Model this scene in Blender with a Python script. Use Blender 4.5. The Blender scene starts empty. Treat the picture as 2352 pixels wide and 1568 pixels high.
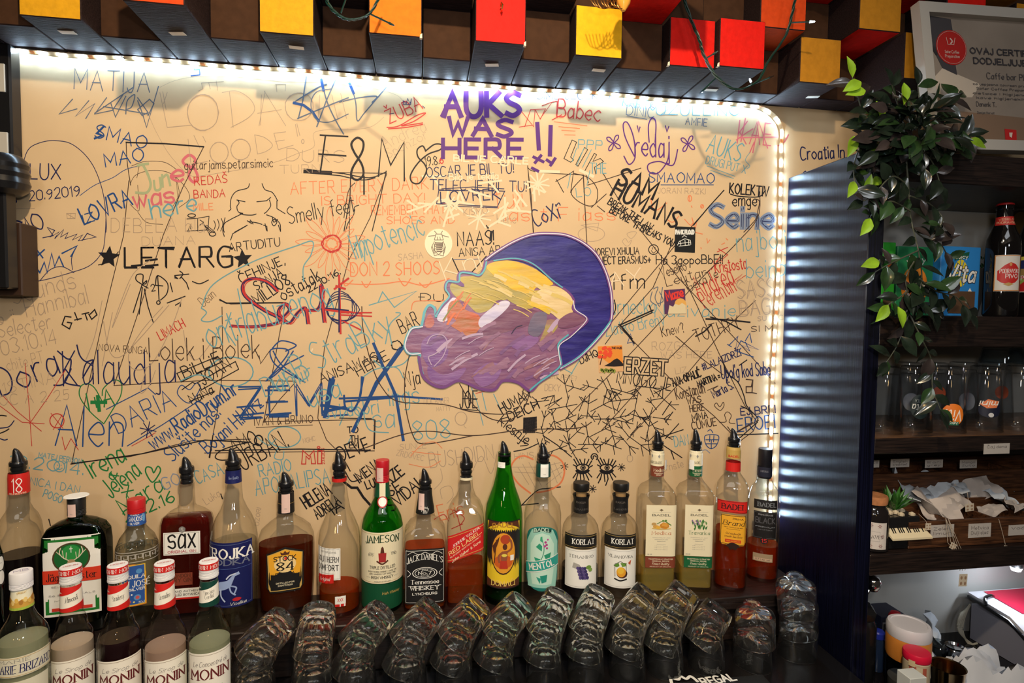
import bpy, math, random
from mathutils import Vector, Matrix
S = bpy.context.scene
COL = S.collection
rnd = random.Random(7)
pi = math.pi

# ------------------------------------------------------------------ camera, world, lights, exposure
F = 1300.0; CX, CY = 1176.0, 784.0                      # focal length and centre in pixels of the 2352 x 1568 frame
RX = Vector((.98763379, .00437575, .15671739))          # world X, Y, Z written in camera axes (right, down, forward)
RY = Vector((-.15632406, -.0485667, .98651106))
RZ = Vector((.01192797, -.99881036, -.04728208))
cam_d = bpy.data.cameras.new('camera'); cam = bpy.data.objects.new('camera', cam_d); COL.objects.link(cam)
cam_d.sensor_width = 36.0; cam_d.lens = F / 2352.0 * 36.0; cam_d.clip_start = .02
cam.matrix_world = Matrix(((RX.x, -RX.y, -RX.z, 0), (RY.x, -RY.y, -RY.z, 0), (RZ.x, -RZ.y, -RZ.z, 0), (0, 0, 0, 1)))
S.camera = cam
S.view_settings.view_transform = 'Standard'; S.view_settings.look = 'None'
S.view_settings.gamma = 1.0; S.view_settings.use_curve_mapping = False
S.view_settings.exposure = 0.0
cy = S.cycles
cy.max_bounces = 26; cy.transmission_bounces = 22; cy.transparent_max_bounces = 40
cy.diffuse_bounces = 3; cy.glossy_bounces = 6
cy.caustics_reflective = False; cy.caustics_refractive = False
cy.sample_clamp_indirect = 4.0; cy.use_denoising = True

w = bpy.data.worlds.new('bar_world'); S.world = w; w.use_nodes = True
w.node_tree.nodes['Background'].inputs[0].default_value = (1.0, .86, .70, 1)
w.node_tree.nodes['Background'].inputs[1].default_value = .03

def lamp(name, kind, loc, aim, power, color, size=.05, **kw):
    d = bpy.data.lights.new(name, kind); d.energy = power; d.color = color
    if kind == 'SPOT':
        d.shadow_soft_size = size; d.spot_size = kw.get('cone', 1.2); d.spot_blend = kw.get('blend', .5)
    elif kind == 'AREA':
        d.shape = 'RECTANGLE'; d.size = size; d.size_y = kw.get('size_y', size)
    else:
        d.shadow_soft_size = size
    o = bpy.data.objects.new(name, d); COL.objects.link(o); o.location = loc
    if aim is not None:
        o.rotation_euler = (Vector(aim) - Vector(loc)).to_track_quat('-Z', 'Y').to_euler()
    return o
# the hard warm lamp above the bar that throws the blocks' shadows onto the wall
lamp('bar_spot', 'SPOT', (.06, 0.0, .93), (-.06, 1.23, -.12), 76.0, (1.0, .76, .47), .022, cone=1.86, blend=.75)
# the photographer's flash, a hand's breadth above the lens
lamp('flash', 'SPOT', (.085, -.04, .14), (.15, 1.23, -.08), 18.5, (1.0, .95, .90), .032, cone=2.05, blend=.85)
# two unseen overhead fill lights, added to brighten the glasses
lamp('ceiling_fill', 'AREA', (-.55, -.30, 1.18), (-.55, -.30, 0), 6.5, (1.0, .92, .80), .9, size_y=.5)
lamp('ceiling_fill', 'AREA', (.70, -.30, 1.18), (.70, -.30, 0), 6.5, (.92, .95, 1.0), .9, size_y=.5)
# small lamps of the room behind the camera: they give the glints on the glass
lamp('room_lamp_white', 'POINT', (-.28, -1.3, .62), None, 18.0, (.85, .92, 1.0), .10)
lamp('room_lamp_amber', 'POINT', (.10, -1.4, .30), None, 7.0, (1.0, .62, .25), .07)
lamp('room_lamp_white', 'POINT', (.75, -1.2, .75), None, 14.0, (.90, .95, 1.0), .09)
lamp('room_lamp_amber', 'POINT', (-.95, -1.1, .45), None, 4.0, (1.0, .62, .25), .05)

# ------------------------------------------------------------------ pixel helper: a point of the photograph on a plane of the place
def ray(u, v):
    r = Vector(((u - CX) / F, (v - CY) / F, 1.0)); return Vector((RX.dot(r), RY.dot(r), RZ.dot(r)))
def atY(u, v, Y): r = ray(u, v); return r * (Y / r.y)
def atZ(u, v, Z): r = ray(u, v); return r * (Z / r.z)
def atX(u, v, X): r = ray(u, v); return r * (X / r.x)
WALL = 1.23

# ------------------------------------------------------------------ materials
MATS = {}
def _new(name):
    m = bpy.data.materials.new(name); m.use_nodes = True; nt = m.node_tree; nt.nodes.clear()
    out = nt.nodes.new('ShaderNodeOutputMaterial'); return m, nt, out
def N(nt, t, **kw):
    n = nt.nodes.new('ShaderNode' + t)
    for k, v in kw.items():
        if k.startswith('i_'):
            key = k[2:]; key = int(key) if key.isdigit() else key.replace('_', ' ')
            n.inputs[key].default_value = v
        else: setattr(n, k, v)
    return n
def c4(c): return (c[0], c[1], c[2], 1.0)
def matte(name, color, rough=.6, spec=.4, metal=0.0, var=0.0, scale=40.0, bump=0.0, stretch=(1, 1, 1), emit=None, coat=0.0, c2=None):
    if name in MATS: return MATS[name]
    m, nt, out = _new(name)
    p = N(nt, 'BsdfPrincipled'); p.inputs['Base Color'].default_value = c4(color)
    p.inputs['Roughness'].default_value = rough; p.inputs['Metallic'].default_value = metal
    p.inputs['Specular IOR Level'].default_value = spec
    if coat: p.inputs['Coat Weight'].default_value = coat; p.inputs['Coat Roughness'].default_value = .08
    nt.links.new(p.outputs[0], out.inputs[0])
    if var or bump:
        tc = N(nt, 'TexCoord'); mp = N(nt, 'Mapping'); mp.inputs['Scale'].default_value = stretch
        nz = N(nt, 'TexNoise'); nz.inputs['Scale'].default_value = scale; nz.inputs['Detail'].default_value = 5
        nt.links.new(tc.outputs['Object'], mp.inputs[0]); nt.links.new(mp.outputs[0], nz.inputs[0])
        if var:
            cr = N(nt, 'ValToRGB'); e = cr.color_ramp.elements
            a = c2 if c2 else tuple(x * (1 - var) for x in color); b = color if c2 else tuple(min(1, x * (1 + var)) for x in color)
            e[0].position = .35; e[1].position = .65; e[0].color = c4(a); e[1].color = c4(b)
            nt.links.new(nz.outputs['Fac'], cr.inputs[0]); nt.links.new(cr.outputs[0], p.inputs['Base Color'])
        if bump:
            b = N(nt, 'Bump'); b.inputs['Strength'].default_value = bump; b.inputs['Distance'].default_value = .002
            nt.links.new(nz.outputs['Fac'], b.inputs['Height']); nt.links.new(b.outputs[0], p.inputs['Normal'])
    MATS[name] = m; return m
def glow(name, color, strength):
    if name in MATS: return MATS[name]
    m, nt, out = _new(name); e = N(nt, 'Emission'); e.inputs[0].default_value = c4(color); e.inputs[1].default_value = strength
    nt.links.new(e.outputs[0], out.inputs[0]); MATS[name] = m; return m
def thin_glass(name, tint, edge=None, rough=.015, ior=1.5, wav=0.0, haze=0.0):
    """bottle glass and the drink inside: see-through with a Fresnel reflection, denser where the line of sight is long"""
    if name in MATS: return MATS[name]
    m, nt, out = _new(name)
    tr = N(nt, 'BsdfTransparent'); gl = N(nt, 'BsdfAnisotropic'); gl.inputs['Roughness'].default_value = rough
    f0 = ((ior - 1) / (ior + 1)) ** 2                    # Schlick reflectance of a thin sheet, the same from both sides
    lf = N(nt, 'LayerWeight'); lf.inputs['Blend'].default_value = .5
    pw = N(nt, 'Math', operation='POWER'); pw.inputs[1].default_value = 5.0
    fr = N(nt, 'MapRange'); fr.inputs['To Min'].default_value = f0; fr.inputs['To Max'].default_value = .85
    nt.links.new(lf.outputs['Facing'], pw.inputs[0]); nt.links.new(pw.outputs[0], fr.inputs['Value'])
    lw = N(nt, 'LayerWeight'); lw.inputs['Blend'].default_value = .22
    mx = N(nt, 'MixRGB'); mx.inputs[1].default_value = c4(tint); mx.inputs[2].default_value = c4(edge or tuple(x * x * .6 for x in tint))
    ms = N(nt, 'MixShader')
    nt.links.new(lw.outputs['Facing'], mx.inputs[0]); nt.links.new(mx.outputs[0], tr.inputs[0])
    nt.links.new(fr.outputs[0], ms.inputs[0]); nt.links.new(tr.outputs[0], ms.inputs[1]); nt.links.new(gl.outputs[0], ms.inputs[2])
    nt.links.new(ms.outputs[0], out.inputs[0])
    if haze:                                              # diffuse colour mixed in to brighten the drink, standing in for refracted light
        df = N(nt, 'BsdfDiffuse'); df.inputs[0].default_value = c4(tint); tl = N(nt, 'BsdfTranslucent'); tl.inputs[0].default_value = c4(tint)
        a1 = N(nt, 'MixShader', i_0=.5); a2 = N(nt, 'MixShader', i_0=haze); nt.links.new(df.outputs[0], a1.inputs[1]); nt.links.new(tl.outputs[0], a1.inputs[2])
        nt.links.new(ms.outputs[0], a2.inputs[1]); nt.links.new(a1.outputs[0], a2.inputs[2]); nt.links.new(a2.outputs[0], out.inputs[0])
    if wav:
        tc = N(nt, 'TexCoord'); nz = N(nt, 'TexNoise'); nz.inputs['Scale'].default_value = 60
        b = N(nt, 'Bump'); b.inputs['Strength'].default_value = wav; b.inputs['Distance'].default_value = .004
        nt.links.new(tc.outputs['Object'], nz.inputs[0]); nt.links.new(nz.outputs['Fac'], b.inputs['Height'])
        [nt.links.new(b.outputs[0], x.inputs['Normal']) for x in (gl, lf, lw)]
    MATS[name] = m; return m
def solid_glass(name, color=(1, 1, 1), rough=0.0, ior=1.5, sheen=0.0):
    if name in MATS: return MATS[name]
    m, nt, out = _new(name); g = N(nt, 'BsdfGlass'); g.inputs[0].default_value = c4(color)
    g.inputs['Roughness'].default_value = rough; g.inputs['IOR'].default_value = ior
    nt.links.new(g.outputs[0], out.inputs[0])
    if sheen:                                              # pale diffuse mix put in to brighten the glass, a painted sheen
        d = N(nt, 'BsdfDiffuse', i_0=(.8, .8, .8, 1)); t = N(nt, 'BsdfTranslucent', i_0=(.8, .8, .8, 1)); a = N(nt, 'MixShader', i_0=.5); b = N(nt, 'MixShader', i_0=sheen)
        for s_, i_, o_ in ((d, 1, a), (t, 2, a), (g, 1, b), (a, 2, b)): nt.links.new(s_.outputs[0], o_.inputs[i_])
        nt.links.new(b.outputs[0], out.inputs[0])
    MATS[name] = m; return m
def grain(name, c1, c2, scale=(60, 60, 2), rough=.35, bump=.3, spec=.5, aniso=0.0):
    """dark laminate with a stretched streaky grain"""
    if name in MATS: return MATS[name]
    m, nt, out = _new(name); p = N(nt, 'BsdfPrincipled'); p.inputs['Roughness'].default_value = rough
    p.inputs['Specular IOR Level'].default_value = spec
    tc = N(nt, 'TexCoord'); mp = N(nt, 'Mapping'); mp.inputs['Scale'].default_value = scale
    nz = N(nt, 'TexNoise'); nz.inputs['Scale'].default_value = 5; nz.inputs['Detail'].default_value = 6
    cr = N(nt, 'ValToRGB'); cr.color_ramp.elements[0].position = .35; cr.color_ramp.elements[1].position = .7
    cr.color_ramp.elements[0].color = c4(c1); cr.color_ramp.elements[1].color = c4(c2)
    b = N(nt, 'Bump'); b.inputs['Strength'].default_value = bump; b.inputs['Distance'].default_value = .0015
    L = nt.links.new
    L(tc.outputs['Object'], mp.inputs[0]); L(mp.outputs[0], nz.inputs[0]); L(nz.outputs['Fac'], cr.inputs[0])
    L(cr.outputs[0], p.inputs['Base Color']); L(nz.outputs['Fac'], b.inputs['Height']); L(b.outputs[0], p.inputs['Normal'])
    if aniso:                                             # upright grooves smear reflections sideways
        tg = N(nt, 'Tangent', direction_type='RADIAL', axis='Z'); p.inputs['Anisotropic'].default_value = aniso; L(tg.outputs[0], p.inputs['Tangent'])
    L(p.outputs[0], out.inputs[0]); MATS[name] = m; return m

# ------------------------------------------------------------------ mesh building
class MB:
    def __init__(s): s.v = []; s.f = []; s.m = []
    def add(s, vs, fs, mi=0):
        o = len(s.v); s.v += [tuple(p) for p in vs]
        for f in fs: s.f.append(tuple(i + o for i in f)); s.m.append(mi)
        return s
    def box(s, c, d, rot=None, mi=0):
        x, y, z = d[0] / 2, d[1] / 2, d[2] / 2
        P = [Vector((a * x, b * y, e * z)) for e in (-1, 1) for b in (-1, 1) for a in (-1, 1)]
        if rot is not None: P = [rot @ p for p in P]
        c = Vector(c)
        return s.add([p + c for p in P], [(0, 2, 3, 1), (4, 5, 7, 6), (0, 1, 5, 4), (2, 6, 7, 3), (0, 4, 6, 2), (1, 3, 7, 5)], mi)
    def bbox(s, lo, hi, b=.002, mi=0):
        """box with chamfered edges"""
        lo = Vector(lo); hi = Vector(hi); c = (lo + hi) / 2; h = (hi - lo) / 2; b = min(b, h.x * .9, h.y * .9, h.z * .9)
        vs = []; idx = {}
        for sx in (-1, 1):
            for sy in (-1, 1):
                for sz in (-1, 1):
                    for ax in range(3):
                        p = [sx * h.x, sy * h.y, sz * h.z]
                        for k in range(3):
                            if k != ax: p[k] -= (sx, sy, sz)[k] * b
                        idx[(sx, sy, sz, ax)] = len(vs); vs.append(Vector(p) + c)
        fs = []
        for ax in range(3):
            o1, o2 = [k for k in range(3) if k != ax]
            for sg in (-1, 1):
                q = []
                for a, bb in ((-1, -1), (1, -1), (1, 1), (-1, 1)):
                    t = [0, 0, 0]; t[ax] = sg; t[o1] = a; t[o2] = bb; q.append(idx[(*t, ax)])
                flip = (sg > 0) == (ax == 1)
                fs.append(tuple(reversed(q)) if flip else tuple(q))
        for ax in range(3):
            o1, o2 = [k for k in range(3) if k != ax]
            for a in (-1, 1):
                for bb in (-1, 1):
                    q = []
                    for sg, f in ((-1, o1), (-1, o2), (1, o2), (1, o1)):
                        t = [0, 0, 0]; t[ax] = sg; t[o1] = a; t[o2] = bb; q.append(idx[(*t, f)])
                    fs.append(tuple(q))
        for sx in (-1, 1):
            for sy in (-1, 1):
                for sz in (-1, 1): fs.append(tuple(idx[(sx, sy, sz, k)] for k in range(3)))
        return s.add(vs, fs, mi)
    def lathe(s, prof, n=32, c=(0, 0, 0), sec=None, cap0=True, cap1=True, mi=0):
        """prof: (r, z) rows; sec(angle) -> unit cross-section point"""
        sec = sec or (lambda a: (math.cos(a), math.sin(a)))
        U = [sec(2 * pi * k / n) for k in range(n)]
        vs = [(c[0] + r * x, c[1] + r * y, c[2] + z) for r, z in prof for x, y in U]
        fs = [(i * n + k, i * n + (k + 1) % n, (i + 1) * n + (k + 1) % n, (i + 1) * n + k) for i in range(len(prof) - 1) for k in range(n)]
        if cap0: fs.append(tuple(reversed(range(n))))
        if cap1: fs.append(tuple((len(prof) - 1) * n + k for k in range(n)))
        return s.add(vs, fs, mi)
    def tube(s, pts, r, n=8, mi=0, taper=None):
        pts = [Vector(p) for p in pts]; L = len(pts); vs = []; up = Vector((.13, .2, .97))
        for i, p in enumerate(pts):
            d = (pts[min(i + 1, L - 1)] - pts[max(i - 1, 0)]).normalized()
            a = d.cross(up)
            if a.length < 1e-3: a = d.cross(Vector((1, 0, 0)))
            a.normalize(); b = d.cross(a).normalized(); rr = r if taper is None else r * (1 + (taper - 1) * i / max(1, L - 1))
            vs += [p + (a * math.cos(2 * pi * k / n) + b * math.sin(2 * pi * k / n)) * rr for k in range(n)]
        fs = [(i * n + k, i * n + (k + 1) % n, (i + 1) * n + (k + 1) % n, (i + 1) * n + k) for i in range(L - 1) for k in range(n)]
        fs += [tuple(reversed(range(n))), tuple((L - 1) * n + k for k in range(n))]
        return s.add(vs, fs, mi)
    def prism(s, poly, T, depth, mi=0):
        """polygon in 2-D lifted by T(x, y, off), with thickness"""
        n = len(poly)
        vs = [T(x, y, depth) for x, y in poly] + [T(x, y, 0) for x, y in poly]
        fs = [tuple(range(n))] + [(i, i + n, (i + 1) % n + n, (i + 1) % n) for i in range(n)]
        return s.add(vs, fs, mi)

def obj(name, mb, mats, parent=None, smooth=False, loc=None, recalc=True):
    me = bpy.data.meshes.new(name); me.from_pydata(mb.v, [], mb.f)
    if not isinstance(mats, (list, tuple)): mats = [mats]
    for m in mats: me.materials.append(m)
    if len(mats) > 1: me.polygons.foreach_set('material_index', mb.m)
    if recalc:
        import bmesh
        b = bmesh.new(); b.from_mesh(me); bmesh.ops.recalc_face_normals(b, faces=b.faces); b.to_mesh(me); b.free()
    if smooth:
        me.polygons.foreach_set('use_smooth', [True] * len(me.polygons))
        try: me.set_sharp_from_angle(angle=math.radians(smooth if smooth is not True else 40))
        except Exception: pass
    o = bpy.data.objects.new(name, me); COL.objects.link(o)
    if parent is not None: o.parent = parent
    if loc is not None: o.location = loc
    return o
def tag(o, label, cat, group=None):
    o['label'] = label; o['category'] = cat
    if group: o['group'] = group
    return o
def thing(name, label, cat, loc=(0, 0, 0), rotz=0.0, group=None):
    o = bpy.data.objects.new(name, None); COL.objects.link(o); o.empty_display_size = .02
    o.location = loc; o.rotation_euler = (0, 0, rotz); return tag(o, label, cat, group)
def struct(name, mb, mats, **kw):
    o = obj(name, mb, mats, **kw); o['kind'] = 'structure'; return o
def dup(root, loc=None, rot=None, label=None):
    r = root.copy(); COL.objects.link(r)
    if loc is not None: r.location = loc
    if rot is not None: r.rotation_euler = rot
    if label: r['label'] = label
    for ch in list(root.children):
        c = ch.copy(); COL.objects.link(c); c.parent = r
        for g in ch.children:
            d = g.copy(); COL.objects.link(d); d.parent = c
    return r

# ------------------------------------------------------------------ curves and a single-stroke alphabet
def crom(pts, k=6):
    P = [Vector((p[0], p[1])) if len(p) == 2 else Vector(p) for p in pts]
    if len(P) < 3: return P
    closed = (P[0] - P[-1]).length < 1e-6; out = []; n = len(P)
    for i in range(n - 1):
        p0 = P[i - 1] if i > 0 else (P[-2] if closed else P[0]); p1, p2 = P[i], P[i + 1]
        p3 = P[i + 2] if i + 2 < n else (P[1] if closed else P[-1])
        for j in range(k):
            t = j / k
            out.append(.5 * ((2 * p1) + (p2 - p0) * t + (2 * p0 - 5 * p1 + 4 * p2 - p3) * t * t + (3 * p1 - p0 - 3 * p2 + p3) * t ** 3))
    out.append(P[-1]); return out
FONT = {
 'A': "004a80/1767"[:0] + "004a80/1464", 'B': "000a/~0a4a68664505/~055573715000", 'C': "~795a2a0703205071", 'D': "000a/~0a4a77734000",
 'E': "6a0a0060/0555", 'F': "6a0a00/0555", 'G': "~795a2a0703205071/717545", 'H': "000a/707a/0575", 'I': "000a",
 'J': "~4a43301002", 'K': "000a/6a04/1570", 'L': "0a0060", 'M': "000a438a80", 'N': "000a707a", 'O': "~4a180512407285784a",
 'P': "000a/~0a5a68665505", 'Q': "~4a180512407285784a/5380", 'R': "000a/~0a5a68665505/3570", 'S': "~693a081654623001",
 'T': "0a8a/4a40", 'U': "~0a0320507a"[:0] + "~0a0320507 7a"[:0] + "~0a032050737a", 'V': "0a408a", 'W': "0a2047608a", 'X': "008a/0a80",
 'Y': "0a458a/4540", 'Z': "0a7a0070", '0': "~3a080230626 8"[:0] + "~3a08023062683a", '1': "082a20", '2': "~082a5a674400/0060",
 '3': "~093a6845/~4563623001", '4': "505a0363", '5': "6a1a15/~154664513001", '6': "~5a16033062552503", '7': "0a6a20",
 '8': "~3a083562300235683a", '9': "~6735073a685320",
 'a': "~552603104153/5650", 'b': "0a00/~042654523001", 'c': "~553604023051", 'd': "5a50/~543604022051", 'e': "~0353553604023051",
 'f': "~4a292720/0646", 'g': "~543604022051/~56504x1x", 'h': "0a00/~04265550", 'i': "0600/0809", 'j': "~26202x0x/2829",
 'k': "0a00/5602/2450", 'l': "0a00", 'm': "0600/~04264540/~44668580", 'n': "0600/~04265550", 'o': "~36040230626436",
 'p': "060w/~042654523001", 'q': "565w/~543604022051", 'r': "0600/~042646", 's': "~5536051343513001", 't': "~29213041/0747",
 'u': "~06022052/5650", 'v': "063066", 'w': "0620456086", 'x': "0056/0650", 'y': "0630/661w", 'z': "06560050",
 '.': "0001", ',': "100y", '!': "0a03/0001", '?': "~083a6845/4543/4041", '-': "0444", "'": "0a08", ':': "0203/0708", '+': "3137/0464",
 '/': "005a", '=': "0343/0646", '#': "1029/5069/0363/0767"[:0] + "102a/506a/0363/0767", '&': "~70164839"[:0] + "~702749381520305174", '(': "~2a0502"[:0] + "~2a0720", ')': "~0a2700",
 '_': "0060", '"': "0a08/2a28", '@': "~54343254653614", '$': "~693a081654623001/3b3z", '|': "0a00", ' ': "",
}
_Y = {'a': 10, 'b': 11, 'c': 12, 'd': 13, 'z': -1, 'y': -2, 'x': -3, 'w': -4}
_ACC = {'Š': 'S', 'Č': 'C', 'Ž': 'Z', 'Ć': 'C', 'š': 's', 'č': 'c', 'ž': 'z', 'ć': 'c', 'É': 'E', 'é': 'e', 'ä': 'a', 'Đ': 'D'}
def glyph(ch):
    base = _ACC.get(ch, ch); code = FONT.get(base, ''); out = []
    for st in code.split('/'):
        if not st: continue
        sm = st[0] == '~'; st = st.lstrip('~')
        pts = [(float(st[i]), float(_Y[st[i + 1]] if st[i + 1] in _Y else int(st[i + 1]))) for i in range(0, len(st) - 1, 2)]
        out.append((sm, pts))
    if ch != base:
        h = 11.5 if base.isupper() else 8
        if ch in 'ŠČŽščž': out.append((False, [(1.5, h + 2), (3, h), (4.5, h + 2)]))
        elif ch == 'ä': out += [(False, [(1, h), (1, h + 1)]), (False, [(4, h), (4, h + 1)])]
        elif ch == 'Đ': out.append((False, [(-1.5, 5), (3, 5)]))
        else: out.append((False, [(2.5, h), (4.5, h + 2)]))
    return out
def text_strokes(txt, gap=2.6, jitter=0.0, slant=0.0):
    """-> list of (smooth, points) in units of cap height 1, and total width"""
    x = 0.0; out = []
    for ch in txt:
        if ch == ' ': x += 4.5; continue
        g = glyph(ch)
        if not g: x += 4; continue
        wd = max(p[0] for _, st in g for p in st); jy = rnd.uniform(-1, 1) * jitter * 10; js = 1 + rnd.uniform(-1, 1) * jitter
        for sm, st in g:
            pts = [((x + px * js + rnd.uniform(-1, 1) * jitter * 3 + slant * py) / 10, (py * js + jy + rnd.uniform(-1, 1) * jitter * 3) / 10) for px, py in st]
            out.append((sm, pts))
        x += wd + gap
    return out, max(.1, (x - gap) / 10)
def ribbon2d(pts, wid, step=None, contrast=0.0):
    """2-D ribbon: list of (left, right) pairs along the polyline"""
    P = [Vector((p[0], p[1])) for p in pts]
    Q = [P[0]]
    for p in P[1:]:
        if (p - Q[-1]).length > 1e-7: Q.append(p)
    if len(Q) < 2: Q = [Q[0], Q[0] + Vector((wid * .5, 0))]
    d0 = (Q[1] - Q[0]).normalized(); d1 = (Q[-1] - Q[-2]).normalized()
    Q[0] = Q[0] - d0 * wid * .4; Q[-1] = Q[-1] + d1 * wid * .4
    if step:
        R = [Q[0]]
        for p in Q[1:]:
            a = R[-1]; k = max(1, int((p - a).length / step))
            R += [a.lerp(p, (j + 1) / k) for j in range(k)]
        Q = R
    out = []; n = len(Q); closed = n > 3 and (Vector(pts[0][:2]) - Vector(pts[-1][:2])).length < 1e-6
    for i in range(n):
        a = (Q[i] - Q[i - 1]).normalized() if i > 0 else None
        b = (Q[i + 1] - Q[i]).normalized() if i < n - 1 else None
        if a is None: a = b
        if b is None: b = a
        t = a + b
        t = b if t.length < .2 else t.normalized()
        nrm = Vector((-t.y, t.x)); c = max(.5, abs(nrm.dot(Vector((-b.y, b.x)))))
        ww = wid * (1 - contrast * (1 - abs(t.y))) / c
        out.append((Q[i] + nrm * ww / 2, Q[i] - nrm * ww / 2))
    return out
SEQ = [0]
def put_ribbon(mb, pts, wid, T, off, mi=0, step=None, contrast=0.0):
    rb = ribbon2d(pts, wid, step, contrast); vs = []
    SEQ[0] = (SEQ[0] + 1) % 17                            # a hair of extra height per stroke, so that crossings never share a plane
    for i, (l, r) in enumerate(rb): o = off + SEQ[0] * 1.1e-6 + i * 4e-7; vs += [T(l.x, l.y, o), T(r.x, r.y, o)]
    mb.add(vs, [(2 * i, 2 * i + 1, 2 * i + 3, 2 * i + 2) for i in range(len(rb) - 1)], mi)
def put_text(mb, txt, x0, y0, height, T, off, wid, mi=0, width=None, align='c', ang=0.0, style='sans', jitter=0.0, slant=0.0, gap=2.6, step=.004, arc=0.0):
    """text in 2-D (x0, y0 = anchor on the base line), mapped by T; width squeezes or stretches it"""
    st, tw = text_strokes(txt, gap, jitter, slant)
    sx = height if width is None else width / tw
    a0 = {'c': -tw / 2, 'l': 0, 'r': -tw}[align]; ca, sa = math.cos(ang), math.sin(ang)
    con = .55 if style == 'serif' else 0.0
    def place(p):
        x = (p[0] + a0) * sx; y = p[1] * height
        if arc: y += arc * (1 - (2 * x / (tw * sx)) ** 2)
        return (x0 + x * ca - y * sa, y0 + x * sa + y * ca)
    for sm, pts in st:
        q = crom(pts, 5) if sm else [Vector(p) for p in pts]
        put_ribbon(mb, [place(p) for p in q], wid, T, off, mi, step, con)
        if style == 'serif' and not sm:
            for e, nb in ((0, 1), (-1, -2)):
                p, qn = pts[e], pts[nb]
                if abs(p[1] - qn[1]) > .3 and (abs(p[1]) < .12 or abs(p[1] - 1) < .12 or abs(p[1] - .6) < .08):
                    L = .17 * height / sx
                    put_ribbon(mb, [place((p[0] - L, p[1])), place((p[0] + L, p[1]))], wid * .42, T, off, mi, step)
# ------------------------------------------------------------------ the setting
CREAM = (.66, .475, .275)
m_wall = matte('cream_wall_paint', CREAM, .62, .25, var=.035, scale=9)
m_dark = grain('dark_laminate', (.006, .004, .004), (.030, .018, .014), (3, 60, 60), .38, .25)
m_darkv = grain('dark_laminate_upright', (.0006, .0008, .003), (.005, .006, .022), (60, 130, 1.2), .34, .16, .34, .93)
m_black = matte('black_counter', (.006, .005, .005), .22, .5)
m_white = matte('white_cabinet_back', (.42, .42, .40), .5, .3, var=.04, scale=6)
SHELF_Z, BAR_Z = -.60, -.70
PX = .848                                                 # left face of the upright side panel
struct('floor', MB().box((.3, .2, -1.68), (4.6, 3.4, .06)), matte('floor_tiles', (.10, .08, .06), .5))
wall = struct('wall_back', MB().box((.3, WALL + .05, -.3), (4.6, .10, 2.7)), m_wall)
wall.data.update()
struct('ceiling', MB().box((.3, .2, 1.23), (4.6, 3.4, .06)), matte('ceiling_paint', (.35, .30, .24), .8))

# back bar: step shelf behind, working top in front
t = thing('back_bar_shelf', 'dark wood step shelf carrying the row of spirit bottles', 'shelf', (0, 0, 0))
obj('shelf_board', MB().bbox((-1.6, 1.097, SHELF_Z - .028), (PX - .001, WALL - .001, SHELF_Z), .002), m_dark, t)
obj('riser', MB().bbox((-1.6, 1.108, BAR_Z + .001), (PX - .001, 1.125, SHELF_Z - .029), .001), m_dark, t)
t = thing('bar_counter', 'black glossy back counter under the stacked tumblers', 'counter', (0, 0, 0))
obj('worktop', MB().bbox((-1.6, .62, BAR_Z - .035), (PX - .001, 1.228, BAR_Z), .003), m_black, t)
obj('cabinet_front', MB().bbox((-1.6, .66, -1.649), (PX - .001, .68, BAR_Z - .036), .002), m_dark, t)
t = thing('side_panel', 'tall dark ribbed upright panel between the graffiti wall and the shelves', 'panel', (PX, 0, 0))
obj('board', MB().bbox((0, .978, -1.649), (.034, WALL - .001, .328), .0015), m_darkv, t)

# ------------------------------------------------------------------ overhead wall of wooden blocks
m_blk = matte('stained_block', (.024, .014, .014), .75, .12, var=.35, scale=30, bump=.35, stretch=(1, 14, 14))
m_blkface = matte('brown_block_face', (.052, .023, .011), .75, .12, var=.12, scale=60, bump=.2)
PAINT = {}
for nm, c in (('yellow', (.76, .41, .008)), ('amber', (.66, .33, .010)), ('orange', (.80, .17, .006)), ('red', (.66, .010, .005)), ('mustard', (.50, .21, .014)), ('vermilion', (.62, .060, .008))):
    PAINT[nm] = matte(nm + '_block_paint', c, .65, .15, var=.07, scale=90, bump=.4)
m_chip = matte('chipped_wood', (.75, .66, .50), .8)
m_tape = matte('masking_tape', (.72, .66, .56), .7, .2, var=.05, scale=30)
EX = [-.86, -.765, -.67, -.574, -.474, -.38, -.286, -.192, -.096, -.002, .091, .185, .282, .376, .474, .5705, .669, .772, .868, .966, 1.06, 1.155, 1.25, 1.345, 1.44]
R0 = [1.10, 1.13, 1.09, 1.145, 1.009, 1.116, 1.077, 1.151, 1.046, 1.125, 1.041, 1.097, 1.062, 1.101, 1.070, 1.056, 1.165, 1.095, 1.17, 1.04, 1.12, 1.07, 1.13, 1.10]
C0 = {2: 'amber', 4: 'vermilion', 6: 'amber', 8: 'orange', 10: 'red', 12: 'yellow', 14: 'red', 15: 'red', 17: 'mustard', 19: 'mustard'}
R1 = [1.12, 1.08, 1.13, 1.10, 1.14, 1.09, 1.12, 1.02, 1.10, 1.03, 1.12, 1.045, 1.14, .90, 1.12, 1.135, 1.078, 1.136, 1.05, 1.14, 1.04, 1.12, 1.06, 1.1]
C1 = {13: 'red', 16: 'vermilion', 18: 'mustard', 20: 'red', 22: 'mustard'}
R2 = [1.1, 1.12, 1.05, 1.13, 1.1, 1.06, 1.12, 1.1, 1.05, 1.12, 1.1, 1.13, 1.08, 1.10, 1.12, 1.1, 1.05, 1.02, 1.10, 1.03, 1.12, 1.05, 1.12, 1.1]
C2 = {17: 'red', 19: 'red', 21: 'mustard'}
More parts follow.
